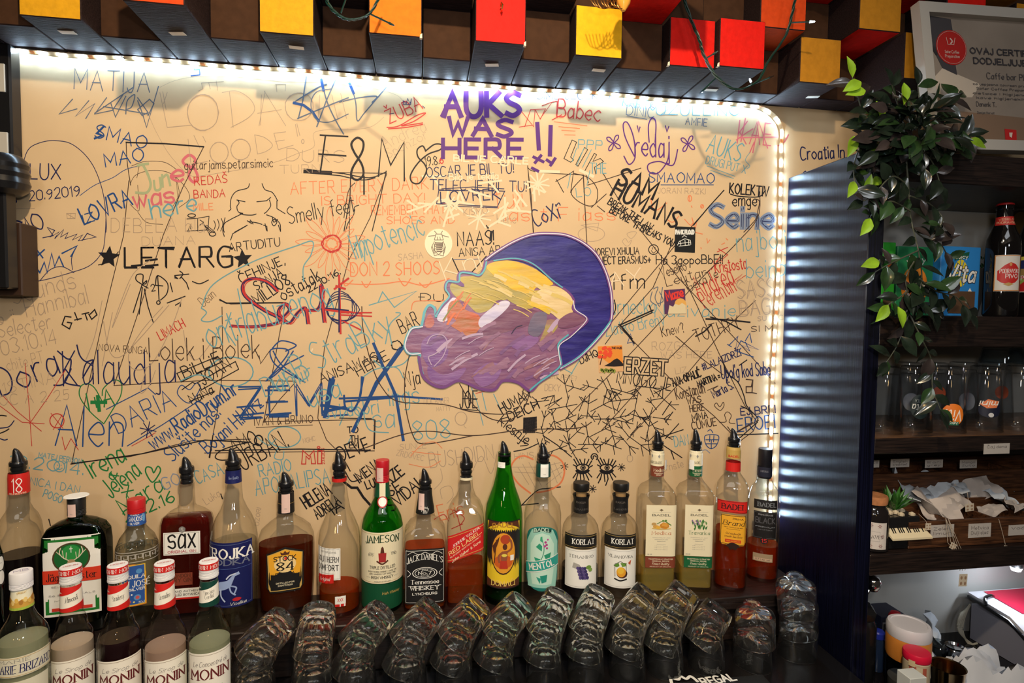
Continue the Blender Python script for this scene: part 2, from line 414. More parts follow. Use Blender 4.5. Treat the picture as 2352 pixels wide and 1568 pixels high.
ORD = ['first', 'second', 'third', 'fourth', 'fifth', 'sixth', 'seventh', 'eighth', 'ninth', 'tenth', 'eleventh', 'twelfth', 'thirteenth', 'fourteenth', 'fifteenth', 'sixteenth', 'seventeenth', 'eighteenth', 'nineteenth', 'twentieth', 'twenty-first', 'twenty-second', 'twenty-third', 'twenty-fourth', 'twenty-fifth', 'twenty-sixth']
ROWN = ['bottom row', 'second row up', 'third row up']
NEIGH = {(0, 2): 'amber block at the far left end of the bottom row above the strip light', (0, 4): 'orange-red block cut by the top edge, second painted one from the left',
 (0, 6): 'amber block above the large E of the wall writing', (0, 8): 'orange block with a green wire across it', (0, 10): 'tall red block with a small gold hook in its face',
 (0, 12): 'yellow block right of the red block with the gold hook', (0, 14): 'red block crossed by the hanging green light cord', (0, 15): 'red block inside the loop of the hanging light cord',
 (0, 17): 'mustard block above the right end of the strip light', (0, 19): 'mustard block half hidden behind the white picture frame', (1, 13): 'block with a red underside above and right of the yellow block',
 (1, 16): 'orange-red block behind the light cord, above the red block', (1, 18): 'mustard block with a dark red underside left of the picture frame', (1, 20): 'red block above the top edge of the picture frame',
 (1, 22): 'dim mustard block above the right part of the picture frame'}
TAPES = {(0, 2): (155, 75), (0, 4): (408, 78), (0, 6): (681, 110), (0, 10): (1130, 150), (0, 12): (1375, 162), (0, 15): (1634, 207), (0, 17): (1867, 223)}
CHIPS = {(0, 8): 1, (0, 10): 1, (0, 14): -1, (0, 15): -1}
BLOCK = {}
for row, (RR, CC) in enumerate(((R0, C0), (R1, C1), (R2, C2))):
    z0 = .49 + row * .095
    nd = 0
    for i, y in enumerate(RR):
        if row == 2 and not 14 <= i <= 22: continue
        col = CC.get(i); x0, x1 = EX[i] + .0008, EX[i + 1] - .0008
        mats = [m_blk, PAINT[col] if col else m_blkface]
        mb = MB().bbox((x0, y, z0 + .0008), (x1, WALL - .0008, z0 + .0942), .0016)
        # face list of bbox: axis faces first: x-,x+,y-,y+,z-,z+
        k = len(mb.m); mb.m = [0] * k; mb.m[2] = 1
        if col and row > 0: mb.m[4] = 1; mats[0] = m_blk
        if (row, i) == (1, 18): mats = [m_blk, PAINT['mustard'], PAINT['red']]; mb.m[4] = 2
        nd += 0 if col else 1
        lab = NEIGH.get((row, i)) or (('%s painted block, %s of the blocks overhead' % (col, ROWN[row])) if col else
              'dark brown block, %s from the left among the unpainted ones in the %s' % (ORD[nd - 1], ROWN[row]))
        th = thing('wall_block', lab, 'block', (0, 0, 0), 0, 'wooden blocks of the overhead block wall')
        obj('block_body', mb, mats, th, recalc=False)
        if (row, i) in TAPES:
            u, v = TAPES[(row, i)]; p = atZ(u, v, z0); a = rnd.uniform(-.25, .25)
            obj('tape_scrap', MB().box((p.x, p.y, z0 + .0003), (.026, .012, .0006), Matrix.Rotation(a, 3, 'Z')), m_tape, th)
        if (row, i) in CHIPS:
            sx = x1 if CHIPS[(row, i)] > 0 else x0; q = MB()
            q.add([(sx - .004, y - .0006, z0), (sx + .0006, y - .0006, z0), (sx + .0006, y - .0006, z0 + .008), (sx - .003, y - .0006, z0 + .006), (sx - .004, y + .006, z0), (sx + .0006, y + .006, z0)],
                  [(0, 1, 2, 3), (0, 4, 5, 1)])
            obj('chipped_corner', q, m_chip, th)
        if (row, i) == (0, 10):
            obj('gold_hook', MB().tube([(.138, y, .545), (.138, y - .012, .545), (.139, y - .016, .551), (.137, y - .012, .556), (.1365, y - .006, .552)], .0014, 6), matte('brass', (.75, .5, .12), .3, .5, 1.0), th)
        BLOCK[(row, i)] = th

# ------------------------------------------------------------------ LED strip along the top and down the right
m_pcb = matte('strip_tape', (.38, .24, .12), .5); m_cop = matte('copper_pads', (.75, .22, .05), .45)
m_led = glow('led_light', (.52, .76, 1.0), 250.0)
strip = thing('light_strip', 'glowing white light strip along the top and right edge of the graffiti wall', 'light strip', (0, 0, 0))
path = []                                               # (point, tape normal, across)
TOPZ = .486; RXV = .827
def pth(x, z, nz): path.append((Vector((x, 0, z)), nz))
xs = -1.0
while xs < .735: pth(xs, TOPZ + .0016 * math.sin(xs * 21) - .001 * math.cos(xs * 9.3), 0.0); xs += .012
for k in range(1, 9):
    a = k / 8 * pi / 2; pth(.742 + .085 * math.sin(a), TOPZ - .05 * (1 - math.cos(a)) * 1.25, k / 8)
zz = path[-1][0].z - .012
while zz > -.50: pth(RXV + .003 * math.sin(zz * 9), zz, 1.0); zz -= .012
mb = MB(); rows = []
for i, (p, b) in enumerate(path):
    d = (path[min(i + 1, len(path) - 1)][0] - path[max(i - 1, 0)][0]).normalized()
    inward = Vector((d.z, 0, -d.x))                      # towards the inside of the frame
    nrm = (inward * (1 - b) + Vector((0, -1, 0)) * (.45 * (1 - b) + b)).normalized()
    acr = d.cross(nrm).normalized()
    ctr = Vector((p.x, WALL - (.0025 + .0042 * (1 - b)), p.z)); rows.append((ctr, d, nrm, acr))
for c, d, nrm, acr in rows: mb.v += [tuple(c - acr * .0048), tuple(c + acr * .0048), tuple(c + acr * .0048 - nrm * .0008), tuple(c - acr * .0048 - nrm * .0008)]
for i in range(len(rows) - 1):
    for k in range(4): mb.f.append((4 * i + k, 4 * i + (k + 1) % 4, 4 * i + 4 + (k + 1) % 4, 4 * i + 4 + k)); mb.m.append(0)
obj('strip_tape', mb, m_pcb, strip)
led_me = None; acc = 0.0; nxt = .02; nled = 0
for i in range(1, len(rows)):
    seg = (rows[i][0] - rows[i - 1][0]).length
    while acc + seg >= nxt:
        t = (nxt - acc) / seg; c = rows[i - 1][0].lerp(rows[i][0], t); _, d, nrm, acr = rows[i]
        M = Matrix((d, acr, nrm)).transposed()
        if led_me is None:
            o = obj('led', MB().bbox((-.0062, -.0032, 0), (.0062, .0032, .0019), .0008), m_led, strip); led_me = o.data
        else:
            o = bpy.data.objects.new('led', led_me); COL.objects.link(o); o.parent = strip
        o.matrix_local = Matrix.Translation(c + nrm * .0002) @ M.to_4x4()
        if nled % 3 == 1:
            q = MB()
            for s_ in (-.0026, 0, .0026): q.box((0, s_, .0002), (.008, .0016, .0004))
            cp = obj('solder_pads', q, m_cop, strip)
            cp.matrix_local = Matrix.Translation(c + d * .0167 + nrm * .0002) @ M.to_4x4()
        nled += 1; nxt += 1 / 30
    acc += seg
# small black nails that hold it
for u, v in ((285, 133), (634, 151), (815, 163), (1042, 177)):
    p = atY(u, v, WALL - .006); obj('nail', MB().tube([(p.x, WALL - .0015, p.z), (p.x, WALL - .016, p.z - .002)], .0012, 6), matte('black_metal', (.01, .01, .01), .4), strip)

# ------------------------------------------------------------------ green fairy-light cords
m_cord = matte('green_cord', (.004, .030, .022), .45); m_bulb = glow('fairy_bulb', (.75, .95, 1.0), 9.0); m_bulboff = thin_glass('clear_bulb', (.75, .82, .9))
def cordset(label, px, Y, spurs):
    t = thing('fairy_light_cord', label, 'string lights', (0, 0, 0))
    base = crom([atY(u, v, Y + dy) for u, v, dy in px], 8); m = MB()
    for ph in (0, 2.1, 4.2):
        m.tube([p + Vector((math.cos(i * .55 + ph) * .0019, math.sin(i * .55 + ph) * .0019, math.cos(i * .55 + ph) * .0008)) for i, p in enumerate(base)], .0013, 5)
    obj('twisted_wire', m, m_cord, t, smooth=True)
    for (u0, v0, u1, v1, lit) in spurs:
        a = atY(u0, v0, Y); b = atY(u1, v1, Y - .01)
        obj('wire_spur', MB().tube([a, a.lerp(b, .5), b], .0014, 6), m_cord, t)
        d = (b - a).normalized()
        o = obj('bulb', MB().tube([b - d * .002, b + d * .002, b + d * .006, b + d * .008], .0022, 8, taper=.5), m_bulb if lit else m_bulboff if lit == 0 else m_cord, t, smooth=True)
    return t
cordset('green twisted light cord hanging in a loop around the red block', [(1566, -20, 0), (1585, 40, 0), (1606, 90, -.01), (1616, 125, -.015), (1645, 175, -.02), (1690, 205, -.02), (1740, 186, -.01), (1765, 140, .0), (1805, 80, .0), (1822, 20, .0), (1830, -25, .0)], 1.035,
        [(1645, 178, 1612, 210, 0), (1622, 134, 1640, 123, None), (1720, 197, 1768, 178, 0), (1812, 52, 1862, 50, 1), (1728, 195, 1724, 186, 1)])
cordset('green twisted light cord drooping in front of the orange block', [(742, -20, 0), (760, 18, 0), (790, 42, 0), (820, 44, 0), (850, 30, 0), (872, -8, 0), (880, -30, 0)], .99,
        [(850, 32, 896, 54, None), (783, 30, 796, -6, None)])
# amber bulb with copper wire peeping in at the top
t = thing('copper_wire_light', 'copper wire ornament with amber glow above the yellow block', 'ornament', (0, 0, 0))
m = MB()
for k in range(9): m.tube(crom([atY(1352 + k * 8, -12, .985), atY(1364 + k * 7, 10 + (k % 3) * 3, .98), atY(1384 + k * 7, 17 - (k % 2) * 4, .985), atY(1402 + k * 6, -10, .99)], 6), .0009, 5)
obj('copper_wires', m, matte('copper_wire', (.55, .27, .08), .35, .5, 1.0), t)
p = atY(1432, -2, .985)
obj('amber_bulb', MB().lathe([(.004, -.02), (.012, -.008), (.014, .006), (.009, .022), (.004, .03)], 14, p), matte('amber_bulb_shell', (.8, .35, .05), .2, emit=None), t, smooth=True)

# ------------------------------------------------------------------ black object at the left edge
m_bp = matte('black_plastic', (.008, .008, .009), .25, .5); m_chr = matte('steel', (.6, .6, .6), .25, .5, 1.0)
t = thing('wall_bottle_holder', 'black wall bracket with a ribbed knob at the left edge', 'bracket', (0, 0, 0))
a = atY(34, 130, 1.21); b = atY(52, 420, 1.21)
obj('back_plate', MB().bbox((a.x - .10, 1.200, b.z - .02), (a.x - .002, 1.229, a.z + .02), .003), m_bp, t)
for (v0, v1) in ((146, 212), (303, 360)):
    p0 = atY(0, v0, 1.199); p1 = atY(13 if v0 < 200 else 20, v1, 1.199)
    obj('pale_insert', MB().bbox((p0.x - .05, 1.197, p1.z), (p1.x, 1.2005, p0.z), .001), matte('pale_plastic', (.45, .43, .38), .5), t)
kn = MB(); c = atY(6, 398, 1.165)
kn.lathe([(.004, -.040), (.026, -.038), (.036, -.030), (.040, -.018), (.037, -.008), (.040, .000), (.037, .008), (.039, .016), (.036, .024), (.028, .032), (.01, .035)], 28, c)
obj('ribbed_knob', kn, m_bp, t, smooth=30)
obj('knob_post', MB().tube([(c.x - .012, 1.2, c.z), (c.x - .012, c.y + .03, c.z)], .010, 10), m_bp, t)
p = atY(22, 432, 1.17); q = atY(36, 664, 1.17)
t = thing('dark_board', 'narrow dark upright board cut off by the left edge, below the ribbed knob', 'board', (0, 0, 0))
obj('board_body', MB().bbox((p.x - .12, 1.15, q.z), (q.x, 1.18, p.z), .003), m_bp, t)
obj('board_shade', MB().bbox((p.x - .12, 1.181, q.z - .012), (q.x + .004, 1.2285, p.z - .06), .002), matte('brown_shade', (.035, .016, .008), .5), t)  # brown slab stands in for the shade beside and below the board
# ------------------------------------------------------------------ pen and marker writing on the wall, painted cloud, stickers
CROP = {0: (0, 0, 1), 1: (0, 0, 800 / 2352), 2: (780, 0, 800 / 2352), 3: (1552, 0, 800 / 2352), 4: (0, 500, 800 / 2352), 5: (780, 500, 800 / 2352), 6: (1552, 500, 800 / 2352), 7: (0, 1000, 850 / 2346), 8: (780, 1000, 850 / 2346)}
def TW(x, y, off):
    p = atY(x, -y, WALL); return (p.x, WALL - off, p.z)
INK = {'K': ((.012, .010, .012), 'black marker'), 'N': (( .014, .018, .085), 'navy pen'), 'B': ((.016, .065, .22), 'blue pen'), 'S': ((.10, .13, .18), 'slate pen'),
       'T': ((.13, .33, .38), 'faded teal pen'), 'R': ((.52, .035, .03), 'red pen'), 'O': ((.74, .21, .085), 'faded orange-red pen'), 'P': ((.10, .022, .19), 'purple marker'),
       'G': ((.015, .19, .05), 'green pen'), 'Y': ((.40, .29, .20), 'grey pencil'), 'W': ((.82, .66, .45), 'cream paint pen'), 'M': ((.60, .14, .17), 'pink marker'),
       'U': ((.22, .27, .37), 'blue-grey marker'), 'L': ((.055, .03, .022), 'thin brown-black pen'), 'C': ((.66, .475, .275), 'wall-coloured filler'), 'V': ((.36, .40, .22), 'olive chalk pen')}
GM = {}; GL = {}
def ink(k):
    if k not in GM: GM[k] = MB()
    return GM[k]
LAY = [0]
def off():
    LAY[0] = (LAY[0] + 1) % 60; return .00012 + LAY[0] * .0000055
def T(k, c, txt, x0, y0, x1, y1, h, w, jit=.035, style='sans', slant=0.0):
    ox, oy, s = CROP[c]; x0, y0, x1, y1 = ox + x0 * s, oy + y0 * s, ox + x1 * s, oy + y1 * s
    L = math.hypot(x1 - x0, y1 - y0); lift = .00045 if k in 'WC' else 0.0
    w = w * (.80 if w < 16 else 1.0)
    put_text(ink(k), txt, x0, -y0, h * s, TW, off() + lift, w * s, width=L, align='l', ang=math.atan2(-(y1 - y0), x1 - x0), jitter=jit, style=style, slant=slant, step=None)
def D(k, c, w, spec):
    ox, oy, s = CROP[c]; w = w * (.82 if w < 14 else 1.0)
    for st in spec.split(';'):
        st = st.strip(); sm = st.startswith('~'); pts = []
        for q in st.lstrip('~').split():
            a, b = q.split(','); pts.append((ox + float(a) * s, -(oy + float(b) * s)))
        if len(pts) == 1: pts.append((pts[0][0] + w * s * .4, pts[0][1]))
        put_ribbon(ink(k), crom(pts, 7) if sm else pts, w * s, TW, off())
def EL(k, c, w, x, y, rx, ry, turns=1, wob=.0):
    ox, oy, s = CROP[c]
    pts = [(ox + (x + rx * (1 + rnd.uniform(-wob, wob)) * math.cos(a)) * s, -(oy + (y + ry * (1 + rnd.uniform(-wob, wob)) * math.sin(a)) * s)) for a in [2 * pi * i / 22 for i in range(22 * turns + 1)]]
    put_ribbon(ink(k), pts, w * s, TW, off())
def AST(k, c, w, x, y, r, n=4, ph=.2):
    for i in range(n):
        a = ph + pi * i / n; D(k, c, w, '%f,%f %f,%f' % (x - r * math.cos(a), y - r * math.sin(a), x + r * math.cos(a), y + r * math.sin(a)))
def FILL(k, c, spec):
    ox, oy, s = CROP[c]; poly = [(ox + float(q.split(',')[0]) * s, -(oy + float(q.split(',')[1]) * s)) for q in spec.split()]
    o = off(); ink(k).add([TW(x, y, o) for x, y in poly], [tuple(range(len(poly)))])
def STAR(k, c, x, y, r, rot=0.0):
    o = off(); ox, oy, s = CROP[c]
    P = [(ox + (x + (r if i % 2 == 0 else r * .45) * math.sin(rot + pi * i / 5)) * s, oy + (y - (r if i % 2 == 0 else r * .45) * math.cos(rot + pi * i / 5)) * s) for i in range(10)]
    ink(k).add([TW(ox + x * s, -(oy + y * s), o)] + [TW(a, -b, o) for a, b in P], [(0, 1 + i, 1 + (i + 1) % 10) for i in range(10)])
# --- faint layers first
for i in range(16):
    x, y = 560 + (i * 173) % 760, 1190 + (i * 97) % 340; a = i * 1.7
    D('W', 2, 14, '%f,%f %f,%f;%f,%f %f,%f' % (x, y, x + 150 * math.cos(a), y + 120 * math.sin(a), x + 70 * math.cos(a), y + 55 * math.sin(a), x + 70 * math.cos(a) + 90 * math.cos(a + 1), y + 55 * math.sin(a) + 90 * math.sin(a + 1)))
AST('W', 2, 13, 1340, 1240, 75, 5); AST('W', 2, 13, 940, 1470, 80, 4); AST('W', 2, 12, 740, 1380, 60, 4, .6)
T('W', 5, 'AY', 1830, 470, 2040, 440, 100, 10); T('W', 5, 'Kni', 720, 420, 960, 330, 130, 10); D('W', 4, 10, '2090,890 2100,915;2110,885 2105,900')
T('Y', 1, 'DEBELA bla', 750, 1567, 1380, 1567, 95, 5); T('Y', 4, 'DUANA', 960, 190, 1320, 180, 60, 4); T('Y', 1, 'DURS', 1935, 1085, 2320, 1100, 80, 5); T('Y', 1, 'TURN', 1890, 1170, 2160, 1165, 55, 4)
D('Y', 1, 5, '1080,625 1130,860 1290,845;1100,620 1122,740;1130,625 1105,700;1550,620 1575,860;~1500,625 1600,615 1690,670 1720,740 1670,800 1560,860;1790,615 1750,850;1765,640 1760,845;1785,615 1930,850;1740,765 1900,740;2160,640 2150,790;2240,640 2280,800;2300,630 2340,800;1360,560 1370,600 1340,615;1410,560 1420,600;1360,560 1510,550;1460,545 1470,610;1860,570 1930,570;1865,570 1870,620;1930,570 1925,615')
EL('Y', 1, 5, 1370, 760, 105, 122, 3, .03); EL('Y', 1, 5, 2020, 720, 95, 95, 2, .04); EL('Y', 1, 5, 1480, 1030, 62, 70, 2, .03); EL('Y', 1, 5, 1625, 1010, 66, 70, 2, .03)
D('Y', 1, 5, '1270,940 1290,1110 1400,1090;1720,910 1740,1040;~1720,910 1790,930 1840,980 1800,1020 1740,1040;1850,900 1880,1010 1980,980;1850,900 1930,890;1860,955 1920,945;1995,840 2010,920;2005,835 2025,915;1310,915 1350,1000;1370,920 1390,960')
EL('Y', 1, 5, 2045, 955, 9, 14)
D('Y', 1, 3, '~1080,590 1180,545 1320,520 1600,520 1900,550 2200,555;~1010,790 1060,900 1150,1050 1280,1180 1400,1180 1800,1110 2000,1040 2120,990 2130,890 2352,870'); D('Y', 2, 3, '~0,570 200,590 380,640 440,700;~0,880 200,860 300,790')
D('L', 1, 4, '~890,1120 980,1090 1110,1095 1200,1150;~880,1240 920,1180 1030,1150 1150,1170 1250,1260 1280,1340 1210,1400;~940,1120 925,1200;~930,1430 990,1500 1100,1515;~1180,1180 1210,1300 1170,1390;~880,1380 940,1420 930,1250')
D('Y', 4, 6, '~880,450 760,740 820,560 900,380 1010,290;~700,700 740,900 810,940 930,830 1140,590;~690,1000 760,640;~1100,600 960,760 870,920 900,1020 1020,990 1150,760 1230,540;~1240,760 1260,880 1320,960 1400,880 1500,720;~580,960 640,800 690,560;~990,1010 950,1180 1010,1130 1050,1030')
D('Y', 1, 4, '50,1410 235,1408;450,1440 510,1440 508,1475 455,1475 450,1440;455,1445 505,1472;480,1440 475,1475'); T('Y', 4, 'Sounds', 95, 580, 515, 475, 130, 7); T('Y', 4, 'Hannibal', 185, 672, 600, 575, 125, 7); EL('Y', 4, 7, 5, 695, 18, 25)
T('Y', 4, ':: ', 80, 670, 120, 660, 60, 8); T('Y', 4, 'Selecter', 0, 810, 350, 745, 105, 7); T('Y', 4, '03.10.14', 20, 930, 385, 845, 100, 7); T('Y', 4, 'chite PT', 55, 1035, 300, 975, 80, 4); T('Y', 4, '1STINA', 30, 1190, 380, 1110, 80, 4)
T('Y', 4, 'OC A 2 25', 0, 1270, 470, 1225, 70, 5); T('Y', 3, 'JORAN RAZKI', -120, 1305, 200, 1310, 36, 4); T('Y', 2, 'KISMO', 840, 1455, 1000, 1440, 42, 5); D('Y', 2, 4, '870,1475 1040,1455;930,1490 980,1475'); T('Y', 2, 'Hehe', 1065, 1510, 1190, 1505, 60, 5)
T('Y', 2, 'Andrea', 300, 1010, 590, 880, 90, 3); T('Y', 2, 'Sponzor', 330, 1070, 600, 930, 70, 3); T('Y', 5, 'SASHA', 400, 290, 565, 272, 42, 5); EL('Y', 5, 4, 1700, 110, 90, 50); D('Y', 5, 4, '1630,50 1750,35 1740,90 1630,50;~1935,190 1910,160 1930,140 1950,165 1970,150 1960,180 1935,190;~1970,140 1940,110 1970,95 2005,100 1970,140')
T('Y', 5, 'WERE HERE?', 1390, 1080, 1600, 1100, 32, 4); T('Y', 5, 'DEKY', 1385, 1165, 1490, 1170, 42, 5); T('Y', 5, 'ROZGA', 2110, 895, 2350, 890, 55, 5); T('Y', 6, 'WAS HERE', -100, 950, 245, 945, 45, 5); T('Y', 5, 'NICK AMBER', 570, 1260, 740, 1250, 38, 3); T('Y', 5, 'MATTY', 655, 1305, 750, 1300, 28, 3)
EL('Y', 5, 5, 820, 1355, 40, 45); D('Y', 5, 4, '~860,1350 840,1400 855,1420'); T('Y', 7, 'NGHC', 1925, 48, 2000, 30, 28, 4); T('Y', 7, 'UZORI', 1640, 570, 1655, 460, 26, 4); T('Y', 7, 'Luka', 1310, 440, 1400, 380, 50, 4); T('Y', 8, 'BUSHDIDN', 575, 205, 980, 150, 95, 6); T('Y', 8, 'SUNCE', 385, 90, 550, 80, 36, 4); T('Y', 8, 'ZRDOVEC', 360, 125, 530, 160, 34, 4); T('Y', 8, 'HINS', 1110, 150, 1230, 140, 36, 4)
D('Y', 8, 4, '1090,200 1250,200;1110,230 1280,240;1160,180 1240,330;1200,170 1280,320;1130,200 1200,310;1280,200 1400,170;1290,260 1400,200;1310,310 1410,230;1330,180 1380,300;1360,170 1405,270'); T('Y', 8, 'ernste', 2050, 230, 2180, 200, 50, 4); EL('Y', 8, 4, 1840, 145, 18, 22)
D('Y', 8, 4, '~640,210 650,280 600,340;~650,400 640,340 700,320 720,380 680,430;~1000,100 960,240 900,130 840,230;~60,60 30,200 60,300'); T('Y', 6, 'SASSU', 420, 548, 735, 520, 125, 9, .01); T('Y', 6, 'SASSU', 432, 535, 735, 512, 100, 4, .01); T('Y', 6, 'BAGI', 435, 665, 660, 645, 105, 9, .01); T('Y', 6, 'BAGI', 446, 655, 655, 636, 85, 4, .01)
T('Y', 6, 'SU', 555, 697, 612, 692, 30, 6); T('Y', 6, 'UC', 660, 690, 725, 685, 30, 5); T('Y', 6, 'LIZ', 0, 1055, 75, 1045, 40, 4)
# teal and blue faded scrawls
T('T', 5, 'Impotencic', 110, 275, 580, 115, 170, 9); D('T', 5, 9, '110,120 150,270;165,150 170,290'); T('T', 4, 'ontrabuzenog', 1420, 880, 2250, 590, 210, 10); D('T', 4, 9, '1605,480 1690,890;1590,860 1520,760 1560,640;~1360,610 1440,450 1700,300 2000,190 2110,160 2100,250 2050,330 2050,430;~1360,610 1395,640 1360,690 1420,700 1500,660;~1220,1100 1330,1060 1420,1080')
T('T', 0, 'unB StraBky', 640, 900, 905, 760, 62, 3.2); T('T', 0, 'Demir', 610, 910, 720, 870, 42, 3); T('T', 0, 'usa', 715, 935, 785, 910, 46, 3.4); EL('T', 4, 9, 1560, 1040, 150, 100, 1); EL('T', 4, 8, 1920, 1480, 110, 70); T('T', 0, 'svi dobri', 745, 962, 870, 948, 34, 3); T('T', 5, '808', 500, 1500, 750, 1480, 130, 9); T('T', 5, 'sa', 230, 1420, 370, 1410, 140, 9); T('T', 5, 'ings', 340, 1270, 540, 1250, 130, 9)
D('T', 5, 9, '200,590 520,495 370,605 290,500 260,570;~310,850 340,720 410,650 380,640;~60,790 120,860 170,850;~230,960 300,1010 420,990 480,930;~150,1080 250,1020 380,1010 430,1080;~0,1400 60,1280 130,1310 120,1400;~160,1310 200,1430 330,1450'); T('T', 5, 'trnecko', 1840, 655, 2140, 640, 110, 7); T('T', 6, 'Nazivanje', -140, 668, 400, 664, 85, 7); T('T', 5, 'Zlatko Breny', 1800, 800, 2200, 720, 90, 6); T('B', 5, '4', 1950, 870, 1990, 860, 80, 6)
D('T', 5, 7, '~1430,960 1500,1010 1570,1050;1620,960 1560,1060;~890,1150 930,1250 970,1400;~960,1170 990,1300;1040,1190 1090,1300'); T('T', 2, 'PPP', 1610, 1000, 1770, 1010, 60, 7); T('T', 2, 'THE', 1690, 1170, 1800, 1170, 70, 7); D('T', 2, 6, '1600,1000 1570,1090;1650,1000 1600,1120;1700,1010 1640,1130;1560,1170 1540,1270;1690,1150 1670,1250'); T('T', 2, 'LO', 1600, 1330, 1700, 1320, 60, 6)
T('T', 3, 'AUKS', 205, 1020, 425, 1095, 125, 10); T('T', 3, 'DRUGI PUT X', 200, 1105, 470, 1170, 52, 6); D('T', 3, 5, '210,1120 400,1190;235,1150 390,1205;~500,1030 470,1080 500,1120 480,1140;~410,980 420,1000'); T('T', 3, 'UZULLINO', -130, 775, 430, 780, 62, 6); T('S', 2, 'ŠIME JECEKTA', 1335, 668, 1860, 670, 48, 6); T('T', 2, 'KARTO', 1910, 715, 2130, 745, 58, 7); T('S', 2, 'DINIĆ', 1935, 775, 2120, 795, 66, 6); D('S', 2, 6, '1940,782 2075,805'); T('T', 2, 'Ž', 2170, 770, 2260, 770, 65, 6)
T('T', 6, 'najbolj', 415, 230, 745, 205, 140, 7); T('T', 6, 'beina', 480, 405, 740, 395, 125, 7); T('B', 4, 'IZ', 570, 40, 640, 20, 60, 9)
T('T', 7, '13.2O14.', 60, 190, 525, 250, 72, 9); T('T', 7, 'MATEJ PERNON', 245, 135, 515, 178, 30, 6); T('T', 7, 'BRONICA I DAN', 60, 285, 500, 365, 46, 6); T('T', 7, 'POGO', 272, 385, 388, 428, 48, 7); T('T', 7, 'RADIO', 1650, 262, 1850, 218, 75, 8); T('T', 7, 'APOKALIPSA', 1625, 380, 2095, 300, 98, 8); T('T', 7, 'CASA', 1255, 305, 1420, 240, 78, 8); T('U', 7, 'GO', 1045, 345, 1150, 300, 75, 8); D('T', 7, 7, '~1760,80 1740,140 1790,150 1800,100;~1620,0 1700,60 1750,20;~2230,0 2200,60')
EL('T', 7, 6, 377, 195, 34, 34); D('T', 7, 6, '~360,205 377,215 395,205;365,185 366,190;388,185 389,190'); T('T', 6, 'DAN', -5, 1545, 90, 1530, 70, 7)
# orange-red and red
T('O', 2, 'AFTER EVERY DARK', -330, 1312, 600, 1275, 82, 7); T('O', 2, 'IS BRIGHT DAY!', -120, 1385, 575, 1365, 60, 7); T('O', 2, 'REMEMBER THAT', 215, 1452, 715, 1440, 62, 7); T('O', 2, 'SHOES AND', 320, 1512, 775, 1508, 48, 7); T('O', 2, 'tuli', 1050, 1420, 1240, 1400, 150, 7); T('O', 2, 'ias t F iass', 1120, 1490, 1860, 1490, 90, 7)
T('O', 5, 'DON 2 SHOOS', 75, 392, 675, 380, 88, 9); D('O', 5, 9, '~0,440 150,450 300,445 430,430 560,455 690,425;~150,430 180,470 210,430;~400,410 440,460 480,410;~540,440 580,470 620,430;~20,410 40,460 90,420;~690,425 740,410')
for i in range(17):
    a = i * .37 + .2; r = 150 + (i * 53) % 110
    D('O', 4, 5, '~%f,%f %f,%f %f,%f %f,%f %f,%f' % (2240 + 50 * math.cos(a), 175 + 45 * math.sin(a), 2240 + r * .7 * math.cos(a - .13), 170 + r * .7 * math.sin(a - .13), 2240 + r * math.cos(a), 165 + r * math.sin(a), 2240 + r * .7 * math.cos(a + .13), 170 + r * .7 * math.sin(a + .13), 2240 + 50 * math.cos(a + .2), 175 + 45 * math.sin(a + .2)))
EL('R', 4, 5, 2240, 175, 62, 55, 4, .15); EL('O', 4, 5, 2240, 175, 40, 35, 3, .2)
T('R', 1, 'REDAŠ', 1315, 1250, 1535, 1232, 56, 7); T('R', 1, 'BANDA', 1310, 1338, 1520, 1330, 52, 7); T('O', 1, 'MILE', 1310, 1422, 1440, 1415, 46, 6); T('R', 2, 'ŽUBA', 340, 835, 565, 735, 95, 9); D('R', 2, 9, '~320,860 400,850 520,780 580,765 500,820 420,850 560,830;~330,870 450,860 560,840'); D('N', 2, 6, '430,700 430,680 450,700 460,665 475,700 485,665 480,705 430,705;335,770 365,765;560,715 575,730')
D('R', 2, 6, '1212,858 1300,845;1230,755 1310,855 1320,740 1290,740 1250,855;1300,740 1390,735 1355,805 1320,740;1355,800 1435,690 1365,715 1430,690 1480,680'); T('R', 2, 'Babec', 1465, 785, 1755, 818, 115, 10); D('R', 2, 8, '1470,690 1465,780;1435,810 1500,775'); D('O', 2, 7, '1450,822 1670,850;1480,855 1620,868;1500,880 1590,885;1520,910 1590,912;1600,865 1500,858')
T('M', 3, 'KAE', 415, 960, 640, 985, 150, 10); D('M', 3, 10, '470,800 440,955;410,945 480,895 520,870;520,1030 560,820 620,1000;430,930 690,925;~690,985 730,960 760,910;500,1030 530,960'); T('R', 6, 'Andrea', 160, 550, 400, 440, 150, 8); T('R', 6, 'Perentin', 200, 612, 410, 490, 120, 7); T('R', 6, 'Kristosta', 270, 375, 480, 340, 80, 8); D('R', 6, 7, '240,350 300,260 260,330 350,250 290,210;280,230 350,200;400,420 450,380 410,430 470,390')
D('O', 3, 7, '~-170,1340 -140,1420 -60,1370;~-60,1480 -20,1500 20,1460;90,1320 95,1360;105,1390 110,1400;180,1385 175,1400;~60,1480 100,1520 120,1500;~110,1470 130,1540 140,1500'); D('O', 6, 7, '~110,40 120,90 180,110;210,140 215,170 230,150;340,140 350,150;170,200 172,210;310,180 330,170'); EL('O', 3, 6, 95, 1340, 12, 20); EL('O', 3, 6, 178, 1393, 10, 12)
